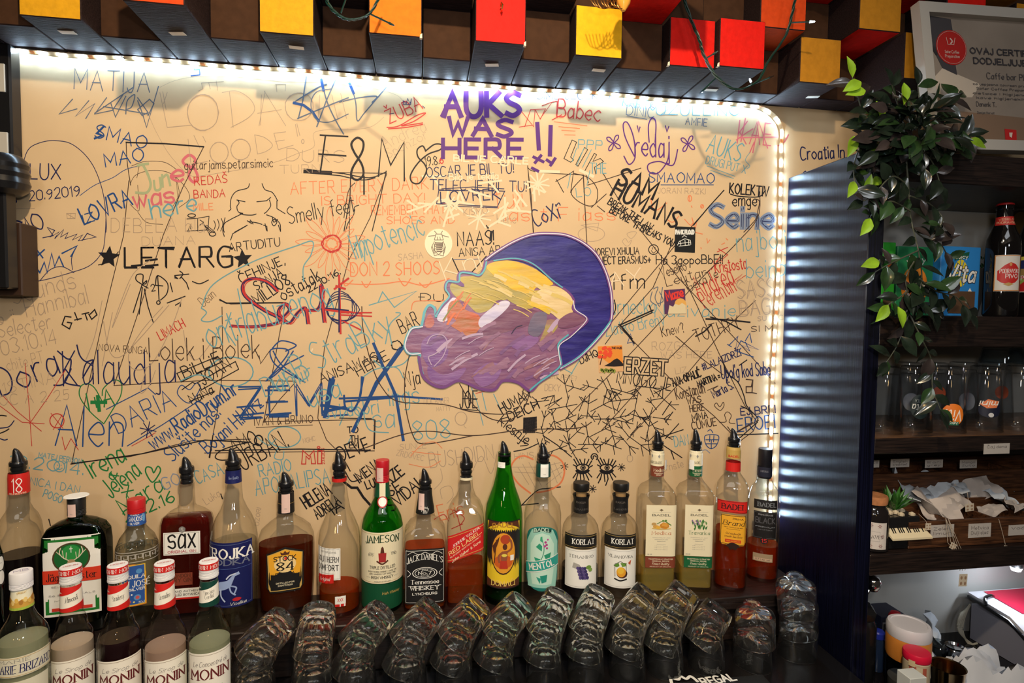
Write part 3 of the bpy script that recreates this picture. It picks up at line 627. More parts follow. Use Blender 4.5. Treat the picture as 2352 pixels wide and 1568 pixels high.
D('R', 4, 6, '20,1200 120,1310 280,1440;170,980 195,1250 215,1540;440,1030 320,1220 200,1390;0,1270 150,1380 300,1390;420,1480 440,1567;440,1567 480,1490 530,1567;890,1540 1000,1480 1050,1450'); EL('R', 4, 7, 385, 1370, 48, 48); D('R', 4, 6, '345,1320 425,1420;360,1430 420,1330'); T('R', 4, 'LIMACH', 1085, 825, 1255, 735, 62, 8)
D('R', 7, 8, '1912,180 1920,95 1960,130 1990,95 2000,178 1975,178 1970,130 1960,150 1940,130 1938,180 1912,180;2015,95 2040,95 2038,178 2014,178 2015,95'); EL('R', 7, 6, 2020, 75, 8, 6); T('R', 7, '23.6.2016', 2058, 180, 2055, 80, 16, 4); T('O', 8, 'Enis', 640, 540, 790, 500, 95, 8); D('R', 8, 6, '700,500 760,470;710,590 780,560;~720,470 790,520 760,570;740,480 770,600;~600,530 660,500 690,540'); D('O', 8, 13, '~1210,365 1130,300 1085,220 1110,155 1165,128 1225,150;~1290,140 1350,125 1410,165 1425,230 1400,300 1330,345 1250,360'); D('O', 8, 5, '~450,130 520,60 600,40 650,80;~440,180 560,200 640,160;~460,100 530,110 640,120')
D('R', 5, 12, '0,640 215,640;0,655 215,665;0,620 150,650;10,690 150,760'); D('R', 5, 6, '920,1185 990,1168'); D('O', 5, 7, '~485,620 500,570 570,560 720,560')
# pinks and greens
D('V', 1, 17, '~1000,1105 960,1110 930,1118;~965,1110 1000,1180 1018,1250 990,1300 920,1300'); D('L', 1, 3, '1190,1200 1205,1380'); T('M', 1, 'e', 1165, 1235, 1240, 1225, 130, 17); D('V', 1, 15, '~1040,1220 1050,1280 1085,1270 1080,1200;~1095,1180 1100,1260;~1100,1200 1130,1180 1150,1250'); D('M', 1, 19, '~1270,1050 1235,1085 1255,1115 1300,1125 1320,1085 1300,1055 1270,1050;~1300,1125 1335,1190 1310,1230 1275,1190 1300,1125'); T('M', 1, 'was', 905, 1400, 1175, 1365, 120, 16); T('T', 1, 'here', 1030, 1480, 1330, 1420, 130, 14)
D('G', 4, 9, '~700,1390 610,1310 540,1210 545,1140 590,1120 640,1150 690,1240;~690,1200 700,1150 770,1095 820,1120 815,1200 770,1280 705,1385'); T('G', 4, 'I+A', 605, 1300, 775, 1265, 115, 12); D('G', 4, 24, '620,1245 715,1245;660,1205 670,1300'); T('G', 7, 'Irena', 590, 270, 800, 150, 130, 12); T('G', 7, '&', 700, 290, 755, 255, 55, 10); T('G', 7, 'Jelena', 705, 395, 900, 245, 120, 11); D('G', 7, 11, '~965,295 925,235 930,200 960,205 975,235 1000,195 1018,215 1005,250 965,295'); T('G', 7, 'x', 800, 390, 845, 345, 70, 10); T('G', 7, 'Mara', 790, 500, 1045, 340, 110, 11); T('G', 7, '22.2.16', 800, 545, 1110, 415, 70, 11)
# blues
T('S', 1, 'MATIJA', 500, 600, 1010, 625, 135, 8); D('S', 1, 9, '490,670 400,770 520,735;600,680 510,785 640,700 580,800;720,660 640,770 760,745 830,640;900,590 640,765;750,700 780,790 850,650;~850,770 860,680 910,640 890,720 850,740;700,720 1000,770;930,660 1000,760 960,780 930,740 1010,670 1040,700 1000,780;1070,585 990,860 960,760 930,680'); D('B', 1, 9, '~1312,435 1312,470;1312,472 1348,470 1350,505 1290,512'); T('B', 1, 'SMAO', 640, 925, 985, 1005, 88, 10); D('B', 1, 14, '700,855 655,900 690,915 640,935'); T('B', 1, 'MAO', 715, 1130, 975, 1085, 85, 10); T('B', 1, 'LOVRA', 570, 1515, 895, 1375, 112, 14)
T('N', 1, 'LUX', 203, 1208, 410, 1210, 100, 10); T('N', 1, '20.92019', 200, 1355, 540, 1322, 66, 8); D('N', 1, 6, '~20,1284 90,1270 145,1230 168,1170 162,1090 200,1000 290,958 380,950 480,970 580,1050 650,1160 700,1320 718,1500 716,1567'); D('N', 4, 6, '~716,0 710,120 690,230 610,320 480,370 270,425 90,437;~270,425 340,350 420,330 500,370;~490,350 485,270 520,190'); D('N', 1, 11, '50,1300 50,1372;~50,1350 90,1340 112,1362 80,1380;~50,1500 65,1465 75,1500 110,1490 150,1500'); D('N', 4, 8, '50,30 60,0 75,35 110,20 150,35'); T('N', 4, 'ISMO', 90, 195, 310, 55, 115, 11); D('N', 4, 9, '60,160 100,170'); D('N', 4, 7, '290,135 360,120 320,65 370,85 340,130 400,95 370,140 430,80 410,130 460,100 440,140 520,110 490,150 560,115 530,155 650,130 590,105 555,155')
D('B', 4, 12, '240,205 290,270;300,215 240,270;95,300 200,345 110,350 100,300 190,300;200,345 240,330 270,370 300,300 320,370 350,240 370,330 400,260 430,330;420,240 520,190 480,260'); D('B', 1, 5, '~540,1320 640,1250 760,1200 860,1140 1000,1110')
D('S', 1, 11, '2068,520 2045,680 2015,800;~1980,695 2050,650 2150,590 2205,570;2010,800 2250,700 2352,660;~2165,510 2180,580 2210,690 2260,800 2320,905;2285,495 2200,690 2140,855;~1980,695 2060,715 2120,770 2160,820'); D('B', 1, 18, '2170,540 2185,610;1985,695 2050,710 2110,755 2150,815'); D('S', 1, 8, '~2240,600 2140,620 2100,700 2130,800 2220,825 2352,770'); D('S', 2, 10, '~65,560 90,620 110,700 120,815 170,760 315,590;~0,690 130,660 250,650 220,690'); D('B', 2, 18, '68,565 95,630')
T('N', 2, 'OSCAR JE BIL TU!', 590, 1198, 1175, 1165, 68, 8); T('N', 2, 'TELEC JE BIL TU!', 610, 1280, 1260, 1292, 70, 8); T('N', 2, 'LOVREK', 685, 1368, 1085, 1345, 74, 10); D('N', 2, 7, '670,1285 1115,1290 1065,1395 655,1375 670,1285;700,1390 1065,1402;690,1275 900,1262 1110,1275'); T('N', 2, 'CoXi', 1325, 1528, 1490, 1470, 105, 11); D('N', 2, 9, '~1465,1385 1480,1370 1490,1385'); T('B', 3, 'SMAOMAO', -180, 1228, 260, 1238, 66, 8); D('B', 3, 6, '-100,1248 255,1248')
T('U', 3, 'Seine', 235, 1532, 650, 1540, 150, 33, .015); T('N', 3, 'Croatia In', 845, 1080, 1138, 1062, 85, 10); T('S', 3, 'AMFIE', 65, 840, 210, 852, 50, 6); D('N', 3, 8, '862,1165 875,1155 885,1165')
for a, b in ((-14, -14), (14, 12)): T('N', 3, 'Seine', 235 + a * .4, 1532 + b * .5, 650 + a * .4, 1540 + b * .5, 150 + b, 5, .0)
T('N', 4, 'Dora', 15, 1205, 405, 1045, 190, 13); T('N', 4, 'Kalaudija', 430, 1135, 1185, 1112, 235, 11); D('N', 4, 12, '~390,900 450,950 480,960 470,1040 440,1110 540,1135;~365,1130 430,1120 480,1020;~520,860 540,930 580,970 630,960 600,1010 560,1080'); T('B', 4, 'Alen', 375, 1535, 825, 1545, 265, 12); T('B', 4, 'DARIA', 800, 1452, 1190, 1272, 130, 9); D('B', 4, 8, '720,1292 900,1200 1000,1148 1050,1192;860,1540 1100,1395 1320,1250;~1280,1250 1200,1190 1225,1130 1280,1160 1325,1115 1352,1150 1280,1250'); AST('N', 4, 8, 1000, 1430, 55, 4)
T('B', 4, 'www.RadioDrum.hr', 1040, 1567, 1610, 1180, 105, 13); T('B', 0, 'Slušite nas!', 398, 1060, 508, 952, 33, 3.4); T('B', 0, 'Bojani H.Harz', 478, 1042, 606, 932, 32, 3.4)
for k, w, dx, dy in (('R', 20, 0, 0), ('N', 9, -8, 6), ('N', 6, 9, -6), ('R', 7, 14, 8)):
    def sh(spec): return ';'.join(' '.join((('~' if q.startswith('~') else '') + '%f,%f' % (float(q.lstrip('~').split(',')[0]) + dx, float(q.split(',')[1]) + dy)) for q in st.split()) for st in spec.split(';'))
    D(k, 4, w, sh('~1870,490 1800,430 1700,410 1640,450 1660,530 1780,620 1890,680 1850,715 1700,735 1560,730;~1890,690 1955,620 1920,580 1880,640 1950,710 2010,640 2060,610 2080,710;~2080,625 2150,610 2180,500 2165,470 2190,700'))
for i in range(4): EL('N', 4, 6, 2295 + i * 6, 605 + i * 5, 85 + i * 9, 110 - i * 12, 1, .04)
D('R', 4, 14, '2200,620 2352,640;2290,390 2300,780;2260,480 2352,410;2270,460 2330,480'); D('N', 4, 12, '2290,450 2290,770;2200,610 2352,625')
T('B', 0, 'ZEM', 550, 958, 740, 955, 72, 5, .03); T('B', 0, 'ZEM', 553, 962, 737, 950, 66, 4, .05); D('B', 0, 5, '762,872 748,956 800,952;768,872 752,950;545,935 600,930;540,955 605,948;610,896 665,896;612,924 660,922;612,952 668,948'); D('B', 4, 20, '2230,1090 2190,1345;2250,1080 2200,1330;2170,1265 2352,1290;2180,1310 2320,1280'); D('B', 5, 24, '430,870 250,1120 90,1440'); D('B', 5, 20, '230,850 300,1020 380,1200 430,1500'); D('B', 5, 14, '0,1220 400,1205 690,1225;30,1240 350,1215;~150,1075 140,1200 90,1300 40,1280 30,1200;160,1080 130,1240'); D('B', 5, 8, '410,870 240,1110 120,1380;420,890 270,1100;260,900 330,1080 400,1300')
D('B', 4, 11, '~2050,930 1900,1010 1800,1100 1850,1040 1950,900 1830,890 1850,980 1950,1050 2060,1110;~1840,880 1900,830 2000,860 1930,900;~1980,900 1900,1020 1820,1090;~1845,900 1900,990 2030,1090'); T('B', 6, 'EROBI', 420, 1442, 670, 1418, 88, 10); D('B', 6, 8, '360,860 420,800 400,910 440,830 560,890 440,860 500,900 470,840;470,830 500,780 512,842;350,855 375,870;410,900 525,940;430,890 440,880'); D('B', 6, 7, '~200,1470 204,1530 240,1558 278,1530 286,1470 200,1470;230,1470 228,1510;258,1470 255,1512;203,1498 284,1498;205,1525 280,1525;240,1500 240,1556;~215,1440 235,1430 250,1450'); D('U', 8, 7, '~2290,100 2320,90 2346,110')
# purple
T('P', 2, 'AUKS', 705, 785, 1215, 780, 155, 35, .01); T('P', 2, 'WAS', 735, 905, 1160, 922, 112, 29, .01); T('P', 2, 'HERE', 698, 1062, 1232, 1065, 122, 27, .01); D('P', 2, 29, '1335,835 1345,1005;1425,855 1420,1045;695,780 760,640'); D('P', 2, 20, '1310,1060 1375,1092;1360,1050 1320,1098;1400,1080 1435,1105;1455,1070 1425,1115;1300,1135 1340,1155')
D('P', 2, 10, '~1920,1055 1955,1110 1995,1060 1985,930 1945,830 1915,840 1930,930 1990,1055;~2090,960 2085,850 2110,797 2135,830 2130,960;~2225,960 2215,1080 2150,1168 2090,1160 2085,1110 2160,1090 2250,1115 2282,1010;2010,850 2020,892 2028,858;2200,850 2210,890 2222,855'); T('P', 2, 'redaj', 1995, 1058, 2225, 1055, 155, 11); 
for c, x, y in ((2, 1850, 965), (3, 82, 970)):
    for i in range(4): a = .6 + i * pi / 2; D('P', c, 9, '~%f,%f %f,%f %f,%f %f,%f %f,%f' % (x, y, x + 38 * math.cos(a - .3), y + 45 * math.sin(a - .3), x + 55 * math.cos(a), y + 62 * math.sin(a), x + 38 * math.cos(a + .3), y + 45 * math.sin(a + .3), x, y))
# big thin outlines and black marker
D('L', 0, 2.3, '~290,327 292,370 300,425;296,415 284,540 235,740 200,900 165,1063;165,1063 300,1048 440,1012 575,1008;468,337 420,430 375,540 330,680 262,885;262,885 480,873 680,875;680,876 640,920 606,968;606,968 860,963;860,965 858,1030;505,690 530,698 655,695;655,697 625,860 606,968;510,705 512,850 500,940 480,1050;705,395 888,398;888,400 850,500 800,600 745,800 735,900 730,960 750,1010 790,1050;800,600 805,430;470,1040 860,1035;1212,385 1220,450 1226,560;~1212,385 1235,395 1340,402;1340,402 1350,600 1346,830;1346,402 1352,420')
D('L', 0, 2.3, '1385,398 1440,490 1560,640 1700,790 1780,880;1472,386 1350,425;1662,437 1560,552 1400,745;~1745,440 1740,500 1690,560 1600,650 1440,820 1300,960;1555,605 1600,700 1660,830 1710,930 1740,970;1740,965 1730,990 1690,1020;1420,748 1540,870 1640,955 1682,998;1390,790 1420,748;1682,998 1742,965;1545,555 1500,660 1425,745;1600,760 1480,880 1380,990;1440,1010 1560,880 1660,760 1735,690;~790,500 800,440 815,420')
D('K', 0, 4, '1424,746 1500,712;1424,746 1452,778;290,327 380,330 468,337;505,688 520,696 655,695'); D('K', 5, 9, '1885,720 1905,740 1990,850;1905,735 2110,640 2090,590')
D('L', 5, 8, '~0,1580 150,1560 400,1470 600,1440 900,1470 1250,1430 1600,1420 1700,1380;~470,930 440,1100 450,1300 500,1480 560,1525 700,1510 900,1470;~150,600 160,760 220,1000 290,1150 400,1240 700,1260 900,1310 1150,1320 1240,1230 1280,1180;~810,1120 870,1220 960,1320 1050,1365 1150,1365 1240,1290 1285,1180;1240,1160 1230,1220'); D('K', 5, 9, '760,270 830,420;990,260 890,370;~1855,555 1862,620 1820,700'); D('K', 8, 16, '25,290 75,330 112,330 150,390 195,440'); D('K', 7, 9, '~1590,40 1500,60 1400,95 1365,135 1400,155 1480,150;450,180 900,115 1300,28 1590,42;1365,95 1900,85 2346,92;1350,0 1330,140'); EL('K', 7, 9, 1640, 30, 26, 32); T('K', 7, 'AMO', 1490, 125, 1640, 45, 95, 9); T('K', 7, 'URBAN.', 1545, 220, 1830, 65, 110, 10)
D('K', 2, 13, '-130,912 55,922;-95,915 -130,1165;-140,1040 42,1052'); D('K', 2, 24, '-235,1158 -60,1166'); D('K', 2, 9, '-240,1140 20,1172;-240,1165 0,1185;~0,1185 150,1215 240,1200;~20,1170 200,1200 315,1160'); D('K', 2, 15, '~120,930 80,970 100,1030 150,1110 160,1180 120,1215 80,1190 90,1130 150,1030 160,960 120,930'); D('K', 2, 13, '165,1190 165,1310;262,1190 285,938 345,1115 435,960 437,1220'); D('K', 2, 12, '~580,1015 560,985 525,1010 530,1060 575,1110 585,1160 540,1235 490,1230 480,1180 530,1100 600,1040 680,1010 690,978 640,975 580,1020'); D('K', 2, 8, '75,1160 70,1330 30,1560;315,1155 260,1400 220,1560')
T('K', 2, '19.8.', 580, 1122, 672, 1108, 58, 7); T('R', 2, '6', 678, 1106, 700, 1104, 48, 9); D('K', 2, 7, '~40,1560 60,1500 95,1450 100,1400 130,1385'); D('K', 2, 6, '1570,945 1600,960 1560,1060 1580,1080 1560,1095 1515,1070 1570,945;1655,995 1675,1010 1610,1122 1595,1110 1655,995;1720,1035 1735,1045 1710,1090 1760,1070 1782,1090 1720,1130 1730,1175;1720,1035 1655,1155'); T('W', 2, 'BIL JE CARLE', 770, 1087, 1272, 1108, 42, 12); EL('W', 2, 8, 1115, 1090, 30, 30, 2, .1); T('W', 2, 'Bila je tekila', 740, 1218, 1070, 1208, 45, 9); D('W', 2, 20, '1330,1155 1480,1160;1625,1150 1710,1190')
D('L', 2, 7, '1460,1225 1550,1175 1580,1155 1560,1300;1465,1212 1512,1298;~1580,1170 1680,1200 1740,1280 1730,1370 1680,1390 1600,1350 1565,1290 1640,1200;1700,1400 1800,1310;1740,1390 1790,1430;1270,1120 1285,1300 1310,1567;1645,1185 1665,1560'); T('K', 2, 'SAM', 1875, 1235, 2110, 1340, 118, 19); T('K', 2, 'HUMANS', 1832, 1315, 2260, 1545, 118, 17); T('K', 2, 'BREAK THE LAW', 1808, 1375, 2095, 1560, 48, 9); T('K', 2, 'BEFORE', 1820, 1432, 1950, 1505, 46, 9); T('K', 5, 'IT BREAKS YOU', 1985, 65, 2245, 195, 46, 9)
T('L', 1, 'guitarjams.petarsimcic', 1248, 1145, 1842, 1128, 62, 6); T('K', 1, 'Smelly feet', 1955, 1510, 2400, 1430, 110, 7); D('K', 1, 7, '~1685,1240 1670,1270 1600,1290 1565,1330 1555,1390 1560,1410 1545,1425;~1770,1240 1790,1280 1840,1300 1875,1355;1870,1355 1870,1408 1925,1442;~1605,1350 1615,1370 1600,1395 1610,1430 1640,1440;1600,1350 1655,1362;1735,1362 1800,1355 1828,1333;~1820,1350 1828,1390 1800,1430 1785,1440;~1610,1430 1640,1448 1700,1452 1730,1445;~1640,1440 1560,1480 1515,1510 1510,1550 1515,1567;1585,1567 1670,1520;1670,1490 1700,1510;1690,1485 1710,1512;~1680,1495 1740,1505 1770,1515;1780,1520 1802,1528 1805,1560;~1800,1450 1850,1470 1890,1510 1895,1560;~1835,1500 1850,1525 1870,1500 1850,1480 1835,1500')
D('K', 4, 7, '~1520,0 1505,80 1515,125;1558,150 1572,108 1668,52;1790,40 1800,85;~1840,0 1850,30 1875,10;1880,50 1895,92'); EL('K', 1, 6, 1295, 1455, 26, 12); D('K', 1, 6, '1262,1478 1330,1474;1268,1560 1290,1510 1286,1545;1335,1474 1335,1560;1258,1560 1400,1552;1412,1460 1405,1545;1340,1472 1412,1460;1350,1485 1375,1500 1350,1520;1375,1510 1420,1567;~1445,1490 1455,1520 1445,1550;~1470,1480 1480,1520 1468,1555;~1495,1475 1505,1515 1490,1560'); D('K', 4, 6, '1380,50 1420,120;1440,100 1380,50;1395,50 1450,95'); EL('K', 4, 6, 1435, 110, 22, 14)
T('K', 4, 'LETARG', 845, 338, 1570, 332, 135, 15, .01); T('K', 4, 'LETARG', 840, 330, 1562, 326, 128, 10, .02); D('K', 4, 14, '890,325 950,320;985,290 1060,280;985,325 1065,318;1080,205 1170,212;1500,262 1560,258'); STAR('K', 4, 735, 265, 78, .1); STAR('K', 4, 1640, 278, 68, -.1); D('K', 4, 7, '665,318 740,300 800,230'); T('K', 4, 'ARTUDITU', 1550, 228, 1892, 188, 56, 7)
D('K', 4, 9, '~960,450 920,420 925,385 965,385 965,440 990,425 985,445 960,450 1000,475;960,450 900,640;962,470 940,650;975,480 1000,600 1035,705;1065,390 1075,558;~1050,450 1065,390 1130,440 1128,510 1085,555;1048,455 1100,460;1150,440 1165,500;1180,390 1275,380;~1215,360 1235,380 1215,410;~1180,395 1200,410 1180,405;1225,400 1260,440 1275,482;~1300,430 1350,445 1408,420;1130,575 1250,530;1185,590 1220,570 1218,598'); EL('K', 4, 7, 1070, 572, 12, 12); T('K', 4, '2', 1025, 495, 1050, 490, 45, 7)
D('K', 4, 10, '480,670 440,665 420,720 470,750 485,710 455,705;525,690 505,640;505,690 550,680;555,650 600,640;575,645 590,690;610,650 640,620 655,655 620,685 600,650'); T('L', 4, 'NOVA FUNGA', 668, 895, 995, 918, 44, 5); T('L', 4, 'Lolek i Bolek', 1010, 968, 1750, 945, 150, 8); D('L', 4, 6, '1750,930 1760,985 1820,900')
D('K', 4, 8, '1195,1050 1470,935 1500,970 1225,1108 1195,1050;1335,1112 1590,970 1612,1022 1362,1160 1335,1112;1230,1160 1300,1110 1320,1120;1280,1240 1450,1170'); T('K', 4, 'BiLLiE', 1248, 1082, 1492, 975, 78, 9); T('K', 4, 'JOAN', 1378, 1130, 1565, 1015, 82, 9); T('K', 4, 'NaNa', 1300, 1258, 1445, 1180, 65, 8); T('L', 4, 'IVAN & BRUNO', 1720, 1402, 2115, 1380, 52, 6); D('L', 4, 5, '1730,1415 2110,1398')
T('K', 4, 'ČEHINJE,', 1630, 442, 1925, 310, 62, 9); T('K', 4, 'SANJA,', 1735, 490, 1930, 382, 62, 9); T('K', 4, 'MILLO8', 1740, 592, 1965, 440, 78, 10); T('K', 4, 'ostatak', 1915, 562, 2170, 415, 92, 9); T('K', 4, "22.10.'16.", 2085, 505, 2300, 380, 42, 9); T('K', 0, 'ANISAWAS', 738, 880, 868, 828, 22, 2.8); T('K', 0, 'HERE', 824, 864, 895, 825, 24, 2.8); T('L', 4, 'Dean', 1375, 600, 1460, 530, 65, 4)
T('K', 5, 'NAAŠ!', 797, 188, 1040, 180, 92, 10); D('K', 5, 18, '1025,95 1020,150'); T('K', 5, 'ANISA ARi', 808, 262, 1100, 238, 52, 7); D('B', 5, 5, '770,283 950,278'); T('K', 5, 'BAR', 422, 782, 545, 730, 100, 8); T('K', 5, 'Nja', 445, 1135, 545, 1118, 95, 8); EL('K', 5, 6, 385, 860, 35, 30, 2, .2); T('K', 5, 'ĐU', 545, 560, 700, 565, 48, 7)
T('K', 5, 'JOREVI XHULIA', 1718, 255, 2022, 245, 46, 7); EL('K', 5, 6, 2120, 215, 33, 33); D('K', 5, 5, '~2105,222 2120,238 2138,222;2112,200 2112,212;2130,198 2130,212'); T('K', 5, 'PROJECT ERASMUS+', 1680, 315, 2100, 305, 48, 8); T('K', 5, 'Ha 3gopoBbE!!', 2138, 315, 2585, 308, 58, 8); T('K', 5, '1fm', 1828, 482, 2060, 478, 105, 10); T('L', 5, 'Veselko', 2180, 405, 2345, 350, 70, 6); T('L', 5, 'Leutar', 2210, 465, 2480, 390, 65, 6); T('L', 5, 'GekaTe', 2360, 500, 2560, 400, 65, 6); D('S', 5, 7, '~2110,500 2100,560 2140,590;~2120,480 2150,470 2130,540 2160,600;~2160,500 2185,560 2150,580;2165,590 2180,470'); T('L', 5, 'Knew?', 2180, 805, 2330, 770, 70, 6)
T('K', 5, 'JOE', 812, 1285, 930, 1285, 118, 9); D('K', 5, 8, '830,1220 930,1222;870,1130 875,1280;830,1292 930,1300'); T('K', 5, 'HUMAN', 1098, 1318, 1292, 1212, 64, 10); T('K', 5, 'DEICH', 1150, 1372, 1352, 1285, 64, 10); T('K', 5, 'Klesnje', 1065, 1385, 1255, 1530, 75, 8); D('K', 5, 7, '~1160,1440 1220,1500 1275,1530 1220,1540;~1080,1370 1110,1390')
for i in range(12): D('K', 5, 8, '%d,1350 %d,1450;1242,%d 1330,%d' % (1246 + i * 7, 1240 + i * 7, 1352 + i * 8, 1345 + i * 8))
T('K', 5, 'ERZET', 1925, 1045, 2205, 1062, 98, 27, .0); T('C', 5, 'ERZET', 1925, 1045, 2205, 1062, 98, 15.5, .0); T('K', 5, 'MNOGO JE', 1870, 1110, 2235, 1165, 84, 8); T('K', 5, 'DJHQ', 1630, 985, 1750, 930, 50, 8); T('K', 5, 'NY', 1640, 910, 1712, 870, 60, 8)
# field of sticks
for i in range(55):
    gx, gy = i % 11, i // 11
    x = 1375 + gx * 80 + rnd.uniform(-25, 25); y = 1155 + gy * 98 + rnd.uniform(-25, 25)
    if (x < 1500 and y < 1190) or (x > 2180 and y > 1500): continue
    a = rnd.uniform(0, 2 * pi); L = rnd.uniform(45, 100); b = rnd.uniform(.5, 1.1)
    dx, dy = math.cos(a), math.sin(a)
    D('K', 5, 6.5, '%f,%f %f,%f' % (x - dx * L, y - dy * L, x + dx * L, y + dy * L))
    for sg in (-1, 1): D('K', 5, 6.5, '%f,%f %f,%f' % (x + dx * L * .2, y + dy * L * .2, x + dx * L * .2 + math.cos(a + sg * b) * L * .8, y + dy * L * .2 + math.sin(a + sg * b) * L * .8))
    if i % 2: D('K', 5, 6.5, '%f,%f %f,%f' % (x - dx * L * .5, y - dy * L * .5, x - dx * L * .5 + math.cos(a + 2.4) * L * .6, y - dy * L * .5 + math.sin(a + 2.4) * L * .6))
D('K', 5, 8, '1365,1220 1445,1200 1405,1290 1500,1215;2180,1330 2240,1240;2200,1380 2250,1310;2170,1480 2320,1430;2200,1490 2290,1390'); D('K', 8, 8, '~1105,100 1180,85 1260,50;1380,60 1470,135;1290,0 1380,60;2050,60 2170,140;2100,95 2120,150;~1150,445 1250,350 1320,335 1400,325;1160,440 1260,430')
for ex in (1540, 1692):
    d = ex - 1540
    EL('K', 8, 8, ex, 203, 40, 22); EL('K', 8, 6, ex + 3, 203, 14, 14); EL('K', 8, 9, ex + 3, 203, 4, 4)
    FILL('K', 8, ' '.join('%d,%d' % (x + d, y) for x, y in ((1492, 222), (1510, 212), (1540, 228), (1575, 212), (1588, 222), (1575, 235), (1556, 242), (1540, 246), (1520, 242), (1504, 236))))
    for x0, y0, x1, y1 in ((1505, 185, 1485, 150), (1520, 180, 1500, 142), (1535, 178, 1522, 150), (1550, 178, 1555, 148), (1565, 182, 1580, 150), (1580, 190, 1598, 160), (1500, 195, 1482, 185), (1585, 200, 1602, 190), (1510, 240, 1500, 280), (1500, 238, 1480, 268), (1525, 244, 1530, 292), (1545, 244, 1550, 275), (1560, 240, 1580, 282), (1575, 235, 1598, 262), (1550, 275, 1535, 315), (1500, 275, 1488, 300)): D('K', 8, 9, '%d,%d %d,%d' % (x0 + d, y0, x1 + d, y1))
D('K', 8, 9, '~1603,152 1594,135 1605,117 1625,117 1637,135 1628,152;~1608,145 1608,132 1618,128 1628,136'); AST('K', 8, 6, 1425, 195, 24); AST('K', 8, 6, 1786, 201, 24); AST('K', 8, 6, 1604, 338, 24)
# right side black
T('K', 3, 'KOLEKTIV', 362, 1305, 625, 1325, 66, 11); D('K', 3, 9, '~370,1310 430,1325 560,1328 605,1285'); T('K', 3, 'emge', 385, 1392, 545, 1388, 80, 9); D('L', 3, 7, '~545,1345 565,1360 555,1420 540,1480 460,1567'); D('K', 3, 9, '325,1285 220,1400 120,1520'); T('K', 6, 'ANA OPALIĆ', -15, 1138, 172, 1068, 50, 11); T('N', 6, '#LALAIZDRŽI', 188, 1030, 442, 928, 44, 8); T('K', 6, 'MARTINA =', 155, 1142, 302, 1085, 42, 11); T('N', 6, "Upol'g kod Sabe", 310, 1085, 638, 1060, 88, 9)
T('L', 6, 'Konstantin', 8, 1228, 198, 1178, 75, 7); T('L', 6, 'WAS', 80, 1258, 172, 1242, 42, 8); T('L', 6, 'HERE', 98, 1312, 192, 1298, 44, 8); T('K', 6, 'MIMA', 115, 1372, 218, 1352, 46, 8); T('L', 6, 'CUMUE', 115, 1432, 275, 1398, 52, 8); T('N', 6, 'Marta Š.', 260, 1218, 392, 1150, 55, 8); D('L', 6, 6, '~300,1300 262,1270 275,1250 298,1275 320,1245 325,1270 300,1300;~295,1380 340,1375 330,1330 350,1310 375,1335 360,1380 400,1388;~215,1165 285,1135 250,1160 290,1180'); D('L', 6, 9, '475,1090 520,1095 510,1140 475,1140 475,1180 515,1180;520,1095 515,1180 545,1186'); T('N', 6, 'EJ BRE!', 440, 1332, 672, 1315, 48, 9)
D('K', 6, 13, '205,683 340,688 500,705'); D('K', 6, 11, '235,670 340,700 440,755'); T('L', 6, 'TOTHTY', 140, 842, 440, 740, 85, 7); D('K', 6, 12, '135,800 190,770 240,722'); T('L', 6, 'SI M', 510, 768, 655, 765, 38, 6); D('K', 6, 9, '480,960 430,995;~320,980 350,1050 420,1110 460,1200 480,1270 555,1350;555,1350 550,1380 405,1510;410,1465 690,1455;~440,1270 510,1310 512,1370'); D('L', 6, 7, '0,800 150,930 320,1060;350,1410 385,1460 520,1380')
T('K', 7, 'HELENA', 1945, 465, 2105, 365, 82, 12); T('K', 7, 'ADRELA', 2015, 530, 2165, 430, 66, 10); T('K', 7, 'IA', 2120, 500, 2180, 460, 55, 10); T('K', 7, 'DEVE', 2165, 160, 2346, 88, 88, 11); T('K', 8, 'TH', 68, 40, 118, 38, 40, 8); T('K', 8, 'EM', 65, 80, 118, 76, 38, 8); T('K', 5, 'TO', 55, 1455, 125, 1450, 42, 9); T('K', 8, 'IMENA', 128, 300, 270, 195, 64, 11); T('K', 8, 'LUKA', 175, 340, 300, 290, 50, 10); T('K', 8, 'AZE', 315, 320, 412, 240, 72, 12); T('K', 8, 'SE', 325, 385, 395, 340, 66, 11); T('K', 8, 'SVIDA!', 335, 480, 520, 330, 76, 11); D('K', 7, 9, '~2190,230 2230,290 2300,270;1400,370 1410,400;2180,150 2220,225')
D('K', 5, 9, '240,1365 235,1560;0,1352 215,1356'); D('K', 7, 9, '310,530 320,570'); T('K', 4, 'C', -70, 1470, 60, 1440, 110, 10); D('N', 4, 9, '~0,1490 30,1500 50,1495;~0,1420 60,1410 95,1370')
for k, mb in GM.items():
    o = obj('graffiti_writing', mb, matte('ink_' + INK[k][1].replace(' ', '_'), INK[k][0], .55, .25), wall, recalc=False)
    o['label'] = 'handwriting and doodles in ' + INK[k][1]

